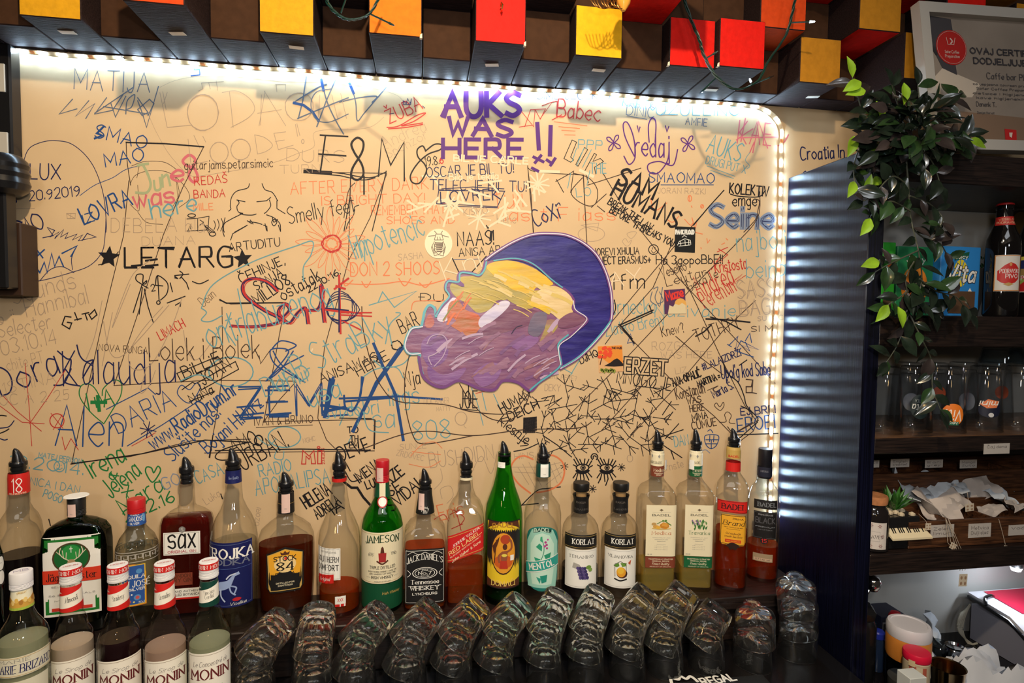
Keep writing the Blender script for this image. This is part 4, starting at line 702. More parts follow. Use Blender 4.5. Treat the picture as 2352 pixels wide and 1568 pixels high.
# ------------------------------------------------------------------ painted cloud on the wall (thick paint)
def paintmat(nm, a, b, sc=16, st=(1, 1, 4)): return matte('oil_' + nm, a, .38, .5, var=.3, scale=sc, bump=.9, stretch=st, c2=b)
def px(spec, c=5): ox, oy, s = CROP[c]; return [(ox + float(q.split(',')[0]) * s, -(oy + float(q.split(',')[1]) * s)) for q in spec.split()]
cloud = MB(); cm = [paintmat('navy', (.018, .012, .15), (.035, .028, .24)), paintmat('mauve', (.30, .13, .22), (.20, .075, .19)), paintmat('ochre', (.52, .38, .055), (.40, .33, .10)), paintmat('yellow', (.85, .52, .015), (.66, .42, .06)), paintmat('cream', (.82, .62, .34), (.72, .52, .22)),
      paintmat('lilac', (.55, .50, .72), (.72, .66, .78)), paintmat('rust', (.60, .11, .03), (.42, .16, .06)), paintmat('violet', (.20, .085, .29), (.28, .13, .33)), paintmat('plum', (.16, .05, .12), (.24, .10, .16)), paintmat('slate', (.14, .12, .20), (.20, .15, .22)), paintmat('khaki', (.42, .32, .10), (.33, .18, .14)), paintmat('rose', (.44, .09, .10), (.50, .16, .12))]
def patch(mi, spec, o, c=5, sm=True):
    P = px(spec, c); P = [(q.x, q.y) for q in crom(P + [P[0]], 5)][:-1] if sm else P
    cx_, cy_ = sum(p[0] for p in P) / len(P), sum(p[1] for p in P) / len(P)
    import mathutils
    vs = [TW(x, y, o) for x, y in P] + [TW(x, y, 0) for x, y in P]; n = len(P)
    tri = mathutils.geometry.tessellate_polygon([[Vector((x, y, 0)) for x, y in P]])
    cloud.add(vs, [tuple(t) for t in tri] + [(i, i + n, (i + 1) % n + n, (i + 1) % n) for i in range(n)], mi)
NAVY = '985,285 1060,230 1180,160 1300,115 1420,108 1530,120 1640,170 1730,250 1790,360 1825,480 1835,600 1825,700 1770,780 1690,870 1600,950 1490,1015 1440,900 1470,780 1600,700 1560,560 1440,440 1300,330 1150,300'
BODY = '990,300 1100,285 1250,310 1400,400 1520,490 1580,560 1585,620 1660,670 1650,720 1560,800 1485,860 1490,930 1500,990 1420,1060 1350,1110 1290,1165 1200,1110 1110,1100 1040,1160 940,1150 850,1110 790,1100 700,1140 620,1115 560,1060 535,920 480,925 440,880 460,780 500,740 560,720 600,600 650,600 660,640 700,590 760,530 715,470 740,430 800,440 800,380 880,370 960,370'
patch(0, NAVY, .0012); patch(1, BODY, .0020)
patch(2, '745,460 820,400 900,390 1000,330 1100,400 1200,470 1130,550 1060,560 1010,620 930,640 860,580 780,530', .0026)
patch(3, '990,330 1100,288 1240,310 1370,380 1440,450 1330,470 1290,510 1180,490 1080,420', .0031); patch(2, '1100,470 1280,490 1400,500 1300,610 1200,590 1120,540', .0029); patch(4, '1330,500 1440,460 1530,500 1575,560 1580,625 1500,690 1420,640 1320,600 1290,550', .0033)
patch(5, '940,690 1010,620 1100,560 1150,580 1080,660 960,740', .0032); patch(6, '740,580 800,560 850,620 940,660 950,740 880,800 800,760 730,700', .0029); patch(5, '680,620 740,545 800,560 730,690 660,690', .0028); patch(11, '580,690 610,650 640,700 620,740 580,735', .0026)
patch(8, '1130,590 1280,610 1400,680 1260,730 1160,760 1080,780 960,790 1000,720', .0028); patch(9, '1310,650 1390,640 1390,720 1340,800 1270,770', .0034); patch(10, '1400,690 1480,700 1440,780 1350,840 1380,760', .0030); patch(8, '1480,690 1560,640 1640,660 1650,700 1560,740 1480,740', .0034)
patch(7, '560,830 650,780 730,820 720,950 620,1010 560,930', .0027); patch(7, '600,1000 700,1060 850,1010 800,1090 700,1130 610,1090', .0027); patch(7, '900,1060 1000,980 1090,1000 1060,1090 960,1140', .0028); patch(7, '1150,850 1300,790 1340,830 1240,900', .0027)
mural = obj('painted_cloud', cloud, cm, wall, recalc=False); mural['label'] = 'thickly painted purple and yellow cloud with a navy crescent'
om = [matte('outline_teal', (.10, .42, .50), .4, .5), matte('outline_violet', (.17, .05, .22), .4, .5), matte('outline_white', (.72, .70, .78), .35, .5), matte('outline_dark', (.03, .02, .06), .4), matte('stroke_ochre', (.70, .52, .15), .4), matte('stroke_orange', (.75, .17, .05), .4), matte('stroke_lilac', (.50, .36, .52), .4), matte('stroke_green', (.22, .24, .06), .4), paintmat('stroke_mauve', (.26, .12, .22), (.34, .17, .27)), paintmat('stroke_violet', (.17, .075, .20), (.24, .11, .27)), paintmat('stroke_rosy', (.36, .17, .20), (.28, .12, .17)), paintmat('stroke_gold', (.80, .52, .04), (.62, .46, .10)), paintmat('stroke_sand', (.78, .60, .28), (.70, .54, .20))]
ol = MB()
def ost(mi, w, spec, o=.0038, sm=True): P = px(spec); put_ribbon(ol, crom(P, 8) if sm else P, w * 800 / 2352, TW, o + rnd.uniform(0, .0004), mi)
ost(1, 22, NAVY.replace('1440,900', '1490,1010').split(' 1490,1010')[0]); ost(2, 7, NAVY.split(' 1440,900')[0], .0046); ost(1, 20, '985,285 970,350 940,390 880,372 815,370 800,420 830,455 780,435 730,430 715,475 750,525 740,545 690,600 655,650'); ost(0, 11, '990,300 975,355 940,388 880,375 815,375 806,430 770,432 730,432 715,480 740,530 690,590 650,665', .0044)
ost(0, 17, '650,665 640,610 605,590 575,630 560,700 545,735 490,745 455,800 440,870 470,915 540,920 535,960 560,1050'); ost(2, 8, '560,735 490,748 458,800 443,870 475,917 545,915', .0046); ost(1, 19, '535,940 560,1060 620,1120 700,1142 790,1100 850,1110 940,1150 1040,1160 1100,1100 1200,1110 1285,1165 1345,1110 1420,1060 1490,1000'); ost(0, 11, '1285,1160 1350,1105 1430,1050 1490,990 1480,920 1475,850 1540,790', .0046); ost(2, 6, '1490,990 1475,900 1490,850 1560,800 1650,710 1660,670 1590,620 1575,560', .0047)
ost(1, 14, '1060,285 1200,280 1330,330 1440,430 1540,500 1580,560 1575,620 1665,675 1650,720 1540,800 1480,860 1490,940 1500,1000'); ost(0, 8, '1040,290 1180,275 1300,310 1420,410 1500,470', .0045); ost(0, 9, '1830,690 1770,770 1690,860 1600,945 1500,1005', .0046)
for i in range(30):
    x, y = rnd.uniform(600, 1450), rnd.uniform(760, 1090); a = rnd.uniform(-.9, -.2); L = rnd.uniform(60, 200)
    ost([8, 9, 6, 8, 10][i % 5], rnd.uniform(10, 34), '%f,%f %f,%f %f,%f' % (x, y, x + L * .5 * math.cos(a), y + L * .5 * math.sin(a) - 8, x + L * math.cos(a), y + L * math.sin(a)), .0031)
for i in range(24):
    x, y = rnd.uniform(880, 1500), rnd.uniform(360, 600); L = rnd.uniform(60, 160)
    if y < 330 + (x - 1100) * .45 or y > 470 + (x - 880) * .35: continue
    ost([11, 12, 4][i % 3], rnd.uniform(10, 30), '%f,%f %f,%f %f,%f' % (x, y, x + L * .45, y + L * .16, x + L * .9, y + L * .42), .0034)
for i in range(46):
    x, y, mi, an, L = [(rnd.uniform(800, 1150), rnd.uniform(390, 600), 4, .35, 120), (rnd.uniform(1050, 1500), rnd.uniform(330, 640), 4, .45, 110), (rnd.uniform(600, 1400), rnd.uniform(820, 1080), 6, -.5, 110), (rnd.uniform(700, 850), rnd.uniform(570, 720), 5, -1.0, 90)][i % 4]
    if mi == 4 and y < 345 + (x - 1000) * .42: continue
    ost(mi, rnd.uniform(3, 9), '%f,%f %f,%f %f,%f' % (x, y, x + L * .5 * math.cos(an), y + L * .5 * math.sin(an) - 6, x + L * math.cos(an), y + L * math.sin(an)), .0036)
ost(7, 9, '700,690 760,600 800,560', .004); ost(6, 7, '620,990 600,940 640,920 700,880 715,850', .004); ost(6, 6, '590,850 620,800 690,790 725,840 700,930 640,1000', .004); ost(3, 5, '1160,780 1190,740 1230,725', .004)
o = obj('paint_outline', ol, om, mural, recalc=False); o['label'] = 'teal, violet and white outline strokes of the painted cloud'

# ------------------------------------------------------------------ stickers
def sticker(name, label, c, corners, mat):
    ox, oy, s = CROP[c]; P = [(ox + x * s, -(oy + y * s)) for x, y in corners]
    m = MB(); n = len(P); m.add([TW(x, y, .0012) for x, y in P] + [TW(x, y, 0) for x, y in P], [tuple(range(n))] + [(i, i + n, (i + 1) % n + n, (i + 1) % n) for i in range(n)])
    o = obj(name, m, mat); return tag(o, label, 'sticker'), P
def deco(parent, lst, name='sticker_print'):
    """lst of (mesh-building function, material)"""
    for fn, mat in lst:
        m = MB(); fn(m); obj(name, m, mat, parent, recalc=False)
def poly(m, spec, c, o): m.add([TW(x, y, o) for x, y in px(spec, c)], [tuple(range(len(spec.split())))])
def wtext(m, c, txt, x, y, w, h, wd, ang=0.0, style='sans'):
    ox, oy, s = CROP[c]; put_text(m, txt, ox + x * s, -(oy + y * s), h * s, TW, .0018, wd * s, width=w * s, align='l', ang=ang, style=style, step=None)
st, P = sticker('sticker', 'black square band sticker with white printing on the graffiti wall', 6, [(-5, 58), (132, 64), (128, 236), (-8, 230)], matte('sticker_black', (.012, .012, .012), .4))
def f(m): wtext(m, 6, 'PANK FLOJD', -2, 110, 122, 26, 8); D2 = ['~10,185 20,160 60,140 95,150 100,180', '15,175 100,165', '20,190 95,182', '~40,130 55,120 70,130', '30,160 32,190', '60,150 62,186', '85,152 86,184'];
def f_(m):
    f(m)
    for sp in ['10,185 22,160 60,142 96,152 100,180', '15,175 100,165', '20,192 95,184', '40,132 55,120 72,130', '30,160 32,190', '60,150 62,186', '85,152 86,184']: put_ribbon(m, px(sp, 6), 1.3, TW, .0018)
deco(st, [(f_, matte('print_white', (.75, .75, .70), .5))])
st, P = sticker('sticker', 'orange sticker with a red tree and a black mountain on the graffiti wall', 5, [(1743, 868), (1906, 860), (1916, 1036), (1752, 1046)], matte('sticker_orange', (.80, .28, .04), .35, .5))
def blob(m, c, x, y, rx, ry, o, k=16, wob=.25):
    ox, oy, s = CROP[c]; m.add([TW(ox + (x + rx * (1 + rnd.uniform(-wob, wob)) * math.cos(a)) * s, -(oy + (y + ry * (1 + rnd.uniform(-wob, wob)) * math.sin(a)) * s), o) for a in [2 * pi * i / k for i in range(k)]], [tuple(range(k))])
deco(st, [(lambda m: poly(m, '1744,930 1830,990 1914,985 1916,1036 1752,1046', 5, .0014), matte('st_sand', (.72, .42, .20), .4)), (lambda m: poly(m, '1785,1000 1830,975 1850,958 1872,948 1890,960 1913,985 1914,1000 1850,1004', 5, .0016), matte('st_black', (.02, .015, .015), .4)),
          (lambda m: [blob(m, 5, 1790 + rnd.uniform(-38, 38), 915 + rnd.uniform(-38, 30), 14, 11, .0017 + i * .00001) for i in range(16)] and None, matte('st_red', (.80, .08, .03), .4)), (lambda m: [blob(m, 5, 1765 + i * 11, 1025 + (i % 3) * 5, 9, 13, .0017) for i in range(9)] and None, matte('st_green', (.25, .30, .05), .5)),
          (lambda m: (wtext(m, 5, 'THE HAZE', 1836, 884, 68, 12, 3.5), put_ribbon(m, px('1758,990 1765,960 1775,930', 5), 2.2, TW, .0016))and None, matte('st_dark', (.05, .01, .01), .5))])
st, P = sticker('sticker', 'purple sticker with red lettering and pale horses on the graffiti wall', 5, [(2190, 488), (2330, 478), (2338, 645), (2194, 650)], matte('sticker_purple', (.10, .035, .10), .4))
deco(st, [(lambda m: blob(m, 5, 2300, 585, 40, 42, .0014, 20, 0), matte('st_sun', (.75, .40, .10), .4)), (lambda m: (poly(m, '2215,648 2225,590 2250,600 2262,580 2290,590 2310,575 2334,590 2337,646', 5, .0016)), matte('st_pale', (.70, .58, .36), .5)), (lambda m: wtext(m, 5, 'Maze', 2212, 560, 112, 62, 11, .28), matte('st_red2', (.72, .05, .04), .4))])
ox, oy, s_ = CROP[5]
st, P = sticker('sticker', 'round cream sticker with a drawn cicada on the graffiti wall', 5, [(668 + 93 * math.cos(a), 175 + 100 * math.sin(a)) for a in [2 * pi * i / 30 for i in range(30)]], matte('sticker_cream', (.86, .74, .50), .45))
def cic(m):
    for sp in ('640,150 650,110 690,110 700,150', '640,150 700,150', '645,165 640,220 668,250 700,220 695,165', '640,160 620,200 640,255 660,250', '700,160 715,200 700,258 676,250', '648,120 600,125', '695,120 735,130', '645,180 695,180', '645,195 697,195', '648,210 695,210', '655,225 690,225', '660,130 662,150', '678,130 680,150', '645,240 640,180', '655,105 640,90', '685,105 695,90', '625,190 640,240', '712,190 700,240'):
        put_ribbon(m, px(sp, 5), 1.3, TW, .0016)
    for k in range(5): put_ribbon(m, px('%d,%d %d,%d' % (650 + k * 2, 170 + k * 14, 694 - k * 2, 172 + k * 14), 5), 2.6, TW, .0017)
deco(st, [(cic, matte('st_ink', (.16, .12, .09), .6))])
# ------------------------------------------------------------------ bottles
CROP[9] = (1250, 980, 600 / 2352)
FWD = Vector((RX.z, RY.z, RZ.z))
GLASSES = {'clear': thin_glass('clear_bottle_glass', (.975, .975, .96), (.58, .56, .50)), 'green': thin_glass('green_bottle_glass', (.14, .70, .16), (.01, .14, .02)),
           'deepgreen': thin_glass('deep_green_glass', (.015, .17, .03), (.0, .02, .0)), 'olive': thin_glass('greenish_glass', (.91, .94, .86), (.42, .46, .34)),
           'rum': thin_glass('bright_green_glass', (.18, .76, .14), (.01, .18, .02)), 'rough': thin_glass('embossed_clear_glass', (.88, .90, .88), (.40, .40, .38), wav=.35)}
LIQ = {'amber': thin_glass('amber_spirit', (.86, .23, .018), (.60, .08, .003), ior=1.2, haze=.16), 'dark_amber': thin_glass('dark_amber_spirit', (.42, .075, .008), (.18, .02, .001), ior=1.2, haze=.16), 'red': thin_glass('red_spirit', (.42, .045, .025), (.20, .015, .008), ior=1.2, haze=.16),
       'orange': thin_glass('orange_red_spirit', (.74, .12, .008), (.5, .04, .001), ior=1.2, haze=.16), 'yellow': thin_glass('yellow_spirit', (.95, .80, .26), (.70, .52, .08), ior=1.2, haze=.25), 'water': thin_glass('clear_spirit', (.90, .91, .90), (.60, .60, .56), ior=1.25),
       'black': matte('black_liqueur', (.006, .004, .005), .2, .5), 'almond': matte('cloudy_almond_syrup', (.42, .33, .25), .45, .4), 'berry': matte('dark_red_syrup', (.012, .003, .004), .2, .5), 'pale': thin_glass('pale_syrup', (.95, .95, .80), (.75, .75, .52), ior=1.2, haze=.35), 'pink': thin_glass('pink_syrup', (.86, .66, .54), (.6, .38, .28), ior=1.2, haze=.5)}
def C(c): return matte('print_%02x%02x%02x' % tuple(int(255 * min(1, x) ** (1 / 2.2)) for x in c), c, .45, .4)
WH = (.90, .88, .81); CR = (.86, .77, .53); BK = (.012, .011, .011); NVY = (.010, .014, .10); GOLD = (.58, .38, .10); RED = (.62, .018, .014); DGR = (.006, .075, .03); GRY = (.30, .29, .27); BRN = (.10, .03, .015); TEAL = (.03, .36, .30); AMB = (.86, .42, .03)
m_blackpl = matte('black_pourer_plastic', (.010, .010, .011), .22, .5)
class Surf:
    def __init__(s, prof, n=2.0, asp=1.0, rip=0):
        s.prof = sorted(prof, key=lambda p: p[1]); M = 240; P = []
        for k in range(M):
            a = -pi / 2 + 2 * pi * k / M; ca, sa = math.cos(a), math.sin(a); q = 1.0
            x = abs(ca) ** (2 / n) * (1 if ca >= 0 else -1); y = abs(sa) ** (2 / n) * (1 if sa >= 0 else -1)
            if rip: q = 1 - .02 * (.5 + .5 * math.cos(rip * a))
            P.append((x * q, y * asp * q))
        s.P = P; s.cum = [0.0]
        for k in range(M): s.cum.append(s.cum[-1] + math.hypot(P[(k + 1) % M][0] - P[k][0], P[(k + 1) % M][1] - P[k][1]))
        s.per = s.cum[-1]; s.n = n; s.asp = asp; s.rip = rip
    def r(s, z):
        p = s.prof
        if z <= p[0][1]: return p[0][0]
        for a, b in zip(p, p[1:]):
            if z <= b[1]: return a[0] + (b[0] - a[0]) * (z - a[1]) / max(1e-9, b[1] - a[1])
        return p[-1][0]
    def at(s, arc, z, off):
        r = s.r(z); t = (arc / r) % s.per; lo, hi = 0, len(s.P)
        while hi - lo > 1:
            m = (lo + hi) // 2
            if s.cum[m] <= t: lo = m
            else: hi = m
        f = (t - s.cum[lo]) / max(1e-9, s.cum[lo + 1] - s.cum[lo]); a, b = s.P[lo], s.P[(lo + 1) % len(s.P)]
        x, y = a[0] + (b[0] - a[0]) * f, a[1] + (b[1] - a[1]) * f; tx, ty = b[0] - a[0], b[1] - a[1]; L = math.hypot(tx, ty) or 1
        return (x * r + ty / L * off, y * r - tx / L * off, z)
    def sec(s, k, n):
        q = s.P[int(k * len(s.P) / n)]; return q
    def mesh(s, prof, seg, cap0=True, cap1=True, scale=1.0, dr=0.0):
        U = [s.P[int(k * len(s.P) / seg)] for k in range(seg)]; mb = MB()
        vs = [(max(.0005, r * scale + dr) * x, max(.0005, r * scale + dr) * y, z) for r, z in prof for x, y in U]
        fs = [(i * seg + k, i * seg + (k + 1) % seg, (i + 1) * seg + (k + 1) % seg, (i + 1) * seg + k) for i in range(len(prof) - 1) for k in range(seg)]
        if cap0: fs.append(tuple(reversed(range(seg))))
        if cap1: fs.append(tuple((len(prof) - 1) * seg + k for k in range(seg)))
        return mb.add(vs, fs)
def smooth_prof(pr):
    out = []
    for a, b in zip(pr, pr[1:]): out += [a, (a[0] * .75 + b[0] * .25, a[1] * .75 + b[1] * .25), (a[0] * .25 + b[0] * .75, a[1] * .25 + b[1] * .75)]
    out.append(pr[-1]); return out
def add_label(root, sf, name, z0, z1, s0, s1, color, prints=(), off=.0005, tilt=0.0, top=None, bot=None, label=None, rough=.45, border=None):
    """paper label on the glass; prints are laid out in x -1..1 and y 0..1 on it"""
    w = s1 - s0; h = z1 - z0; sc = (s0 + s1) / 2
    def Q(x, y, o): return sf.at(sc + x * w / 2, z0 + y * h + tilt * x * w / 2, off + o)
    n = 26; mb = MB()
    for i in range(n + 1):
        x = -1 + 2 * i / n; yt = top(x) if top else 1.0; yb = bot(x) if bot else 0.0
        for j in range(5): mb.v.append(Q(x, yb + (yt - yb) * j / 4, 0))
    for i in range(n):
        for j in range(4): mb.f.append((i * 5 + j, i * 5 + 5 + j, i * 5 + 6 + j, i * 5 + 1 + j)); mb.m.append(0)
    o = obj(name, mb, C(color), root, recalc=False)
    if label: o['label'] = label
    groups = {}; lay = [0]
    def G(col):
        if col not in groups: groups[col] = MB()
        return groups[col]
    def T2(x, y, o_): return Q(x / (w / 2), y / h, o_)
    if border: prints = [('l', [(-.94, .03), (.94, .03), (.94, .97), (-.94, .97), (-.94, .03)], .0006, border)] + list(prints)
    for p in prints:
        lay[0] += 1; oo = .00014 + lay[0] * .00005
        if p[0] == 't':
            _, txt, x, y, tw, th, wd, col = p[:8]; kw = p[8] if len(p) > 8 else {}
            wl = min(wd * th * h, .21 * tw * w / max(1, len(txt)))
            put_text(G(col), txt, x * w / 2, y * h, th * h, T2, oo, wl, width=tw * w, step=.004, **kw)
        elif p[0] == 'r':
            _, x0, y0, x1, y1, col = p; m = G(col); k = max(2, int(abs(x1 - x0) * w / 2 / .004)); b = len(m.v)
            for i in range(k + 1):
                x = x0 + (x1 - x0) * i / k; m.v += [Q(x, y0, oo), Q(x, y1, oo)]
            for i in range(k): m.f.append((b + 2 * i, b + 2 * i + 2, b + 2 * i + 3, b + 2 * i + 1)); m.m.append(0)
        elif p[0] in 'pe':
            if p[0] == 'e':
                _, x, y, rx, ry, col = p; pts = [(x + rx * math.cos(2 * pi * i / 24), y + ry * math.sin(2 * pi * i / 24)) for i in range(24)]
            else: _, pts, col = p
            m = G(col); xa, xb = min(q[0] for q in pts), max(q[0] for q in pts)
            xs = sorted(set([round(q[0], 5) for q in pts] + [xa + (xb - xa) * i / max(2, int((xb - xa) * w / 2 / .0014)) for i in range(max(2, int((xb - xa) * w / 2 / .0014)) + 1)]))
            def cuts(x, ed): return [a[1] + (b[1] - a[1]) * (x - a[0]) / (b[0] - a[0]) for a, b in ed]
            for xl, xr in zip(xs, xs[1:]):
                if xr - xl < 1e-5: continue
                xm = (xl + xr) / 2; ed = [(a, b) for a, b in zip(pts, pts[1:] + pts[:1]) if min(a[0], b[0]) < xm < max(a[0], b[0])]
                ed.sort(key=lambda e: cuts(xm, [e])[0]); cl, cr = cuts(xl, ed), cuts(xr, ed)
                for k in range(0, len(ed) - 1, 2): m.add([Q(xl, cl[k], oo), Q(xr, cr[k], oo), Q(xr, cr[k + 1], oo), Q(xl, cl[k + 1], oo)], [(0, 1, 2, 3)])
        elif p[0] in 'lc':
            _, pts, wd, col = p; q = [(a * w / 2, b_ * h) for a, b_ in pts]
            put_ribbon(G(col), crom(q, 6) if p[0] == 'c' else q, wd, T2, oo, 0, .004)
    for col, m in groups.items(): obj('label_print', m, C(col), o, recalc=False)
    return o
def lines(x, y, w, n, dy, col, h=.02):
    """rows of small printing"""
    return [('t', ['lorem', 'minim vel', 'dolor amet', 'sed porta'][i % 4].upper().replace('O', 'O'), x, y - i * dy, w * (1 - .12 * (i % 3)), h, .16, col) for i in range(n)]
def bottle(name, label, crop, xc, Y, base, prof, glass, rot=0.0, n=2.0, asp=1.0, cap=None, liquid=None, labels=(), group='spirit bottles on the back shelf', bodyv=None, rip=0, cat='bottle', extra=None, seg=48):
    ox, oy, s = CROP[crop]; ymid = bodyv or prof[-1][0] - 150
    p0 = atY(ox + xc * s, oy + ymid * s, Y); phi = math.atan2(-p0.x, Y) + math.radians(rot)
    root = thing(name, label, cat, (p0.x, Y, base), phi, group)
    ca, sa = math.cos(math.radians(rot)), math.sin(math.radians(rot))
    tmp = Surf([(1, 0), (1, 1)], n, asp); kx = max(abs(x * ca - y * sa) for x, y in tmp.P)
    dep = p0.dot(FWD); u0 = ox + xc * s
    def zz(y): return atY(u0, oy + y * s, Y).z - base
    def zf(y, rr): return atY(u0, oy + y * s, Y - rr).z - base
    mpx = s * dep / F * math.cos(math.atan((u0 - CX) / F))
    pr = [(hw * mpx / kx, zz(y)) for y, hw in prof]
    rb = pr[-1][0]; pr = [p for p in pr if p[1] > .012] + [(rb, .012), (rb * .97, .004), (rb * .90, 0.0)]
    pr.reverse(); sf = Surf(pr, n, asp, rip); neck = Surf(pr, 2, 1)
    # cross-section eases from round at the neck to the body shape
    body = MB(); rmax = max(p[0] for p in pr); fine = smooth_prof(pr); segs = seg; rings = []
    for r, z in fine:
        f = min(1, max(0, (r / rmax - .45) / .4)); f = f * f * (3 - 2 * f); rings.append([((a[0] * f + b[0] * (1 - f)) * r, (a[1] * f + b[1] * (1 - f)) * r, z) for a, b in ((sf.P[int(k * 240 / segs)], neck.P[int(k * 240 / segs)]) for k in range(segs))])
    body.v = [q for ring in rings for q in ring]
    body.f = [(i * segs + k, i * segs + (k + 1) % segs, (i + 1) * segs + (k + 1) % segs, (i + 1) * segs + k) for i in range(len(rings) - 1) for k in range(segs)] + [tuple(reversed(range(segs)))]
    body.m = [0] * len(body.f)
    obj('glass_body', body, GLASSES[glass], root, smooth=50)
    if liquid:
        lv = zz(liquid[1]) if liquid[1] > 0 else -liquid[1]; ins = .0022; lq = MB(); rg = []
        for (r, z), ring in zip(fine, rings):
            if .006 < z < lv: rg.append([(x * (1 - ins / max(r, .004)), y * (1 - ins / max(r, .004)), z) for x, y, _ in ring])
        r = sf.r(lv); f = min(1, max(0, (r / rmax - .45) / .4)); f = f * f * (3 - 2 * f)
        rg.append([((a[0] * f + b[0] * (1 - f)) * (r - ins), (a[1] * f + b[1] * (1 - f)) * (r - ins), lv) for a, b in ((sf.P[int(k * 240 / segs)], neck.P[int(k * 240 / segs)]) for k in range(segs))])
        lq.v = [q for ring in rg for q in ring]; L = len(rg)
        lq.f = [(i * segs + k, i * segs + (k + 1) % segs, (i + 1) * segs + (k + 1) % segs, (i + 1) * segs + k) for i in range(L - 1) for k in range(segs)] + [tuple(reversed(range(segs))), tuple((L - 1) * segs + k for k in range(segs))]; lq.m = [0] * len(lq.f)
        obj('liquid', lq, LIQ[liquid[0]], root, smooth=50)
    if cap and cap[0] == 'pour':
        _, yt, y1, y2, hw = cap; zt, za, zb = zz(yt), zz(y1), zz(y2); r = hw * mpx; H = za - zb
        obj('pourer_collar', MB().lathe([(r * .80, zb)] + [(r * q, zb + H * f) for f, q in ((.02, .84), (.14, .86), (.18, .78), (.30, .78), (.34, .88), (.48, .88), (.52, .80), (.62, .80), (.66, .98), (.80, 1.0), (.93, .98), (1, .9))], 28), m_blackpl, root, smooth=35)
        P = []; mb = MB(); T_ = zt - za
        for i in range(9): f = i / 8; mb.v += [(-.10 * r * f * f * 3 + r * .62 * (1 - f) ** .55 * math.cos(a) + r * .10 * math.cos(a), r * .62 * (1 - f) ** .55 * math.sin(a) + r * .10 * math.sin(a), za - .001 + T_ * f) for a in [2 * pi * k / 16 for k in range(16)]]
        mb.f = [(i * 16 + k, i * 16 + (k + 1) % 16, i * 16 + 16 + (k + 1) % 16, i * 16 + 16 + k) for i in range(8) for k in range(16)] + [tuple(128 + k for k in range(16))]; mb.m = [0] * len(mb.f)
        obj('pourer_spout', mb, m_blackpl, root, smooth=40)
    elif cap and cap[0] == 'cap':
        _, y1, y2, hw, col = cap; za, zb = zz(y1) - .006, zz(y2); r = hw * mpx; H = za - zb
        rows = [(r * .96, zb), (r, zb + H * .04)]
        for k in range(4): f = .08 + k * .07; rows += [(r, zb + H * f), (r * .955, zb + H * (f + .02)), (r * .955, zb + H * (f + .04)), (r, zb + H * (f + .06))]
        rows += [(r, zb + H * .96), (r * .96, za)]
        obj('screw_cap', MB().lathe(rows, 32), matte('cap_%02x%02x%02x' % tuple(int(255 * x ** .45) for x in col), col, .35, .5), root, smooth=35)
    elif cap and cap[0] == 'stopper':
        _, y1, y2, hw, col = cap; za, zb = zz(y1) - .008, zz(y2); r = hw * mpx
        obj('cork', MB().lathe([(r * .62, zb - .022), (r * .68, zb + .001)], 20), matte('cork', (.42, .25, .10), .8), root, smooth=40)
        obj('stopper', MB().lathe([(r * .94, zb), (r, zb + .002), (r * 1.02, za - .002), (r * .97, za)], 30), matte('black_wood', (.012, .011, .010), .4), root, smooth=40)
    for lb in labels:
        kind = lb[0]
        if kind == 'band':
            _, y1, y2, col, prints = lb[:5]; za, zb = zz(y1), zz(y2); rr = neck.r((za + zb) / 2); za, zb = zf(y1, rr), zf(y2, rr)
            add_label(root, neck, 'neck_band', zb, za, -pi * rr, pi * rr, col, prints, off=.0007)
        else:
            _, y1, y2, x0, x1, col, prints = lb[:7]; kw = lb[7] if len(lb) > 7 else {}
            rr = sf.r(zz((y1 + y2) / 2)); za, zb = zf(y1, rr * (asp if rot == 0 else 1)), zf(y2, rr * (asp if rot == 0 else 1))
            add_label(root, sf, kind, zb, za, x0 * rr, x1 * rr, col, prints, **kw)
    if extra: extra(root, sf, zz, zf, mpx)
    return root
def tax(x0, x1, y1, y2, col=(.78, .55, .48)):
    def fn(root, sf, zz, zf, mpx):
        nk = Surf(sf.prof, 2, 1); r = nk.r(zz((y1 + y2) / 2)); add_label(root, nk, 'tax_strip', zf(y2, r), zf(y1, r), x0 * r, x1 * r, col, [('t', 'REPUBLIKA', 0, .2, .3, .06, .2, GRY)], off=.0016)
    return fn
SB = dict(style='serif')
SHB = SHELF_Z
bottle('liqueur_bottle', 'wide clear bottle with a red 18 neck band and black liqueur', 7, 140, 1.176, SHB, [(170, 62), (245, 66), (260, 70), (430, 70), (470, 90), (510, 122), (560, 142), (620, 150), (700, 152), (1150, 152)], 'clear', cap=('pour', 75, 160, 240, 62), liquid=('black', 745),
       labels=[('band', 245, 375, RED, [('t', '18', -.06, .12, .14, .66, .26, WH), ('t', 'PELINKOVAC', -.05, .02, .26, .07, .2, CR)])])
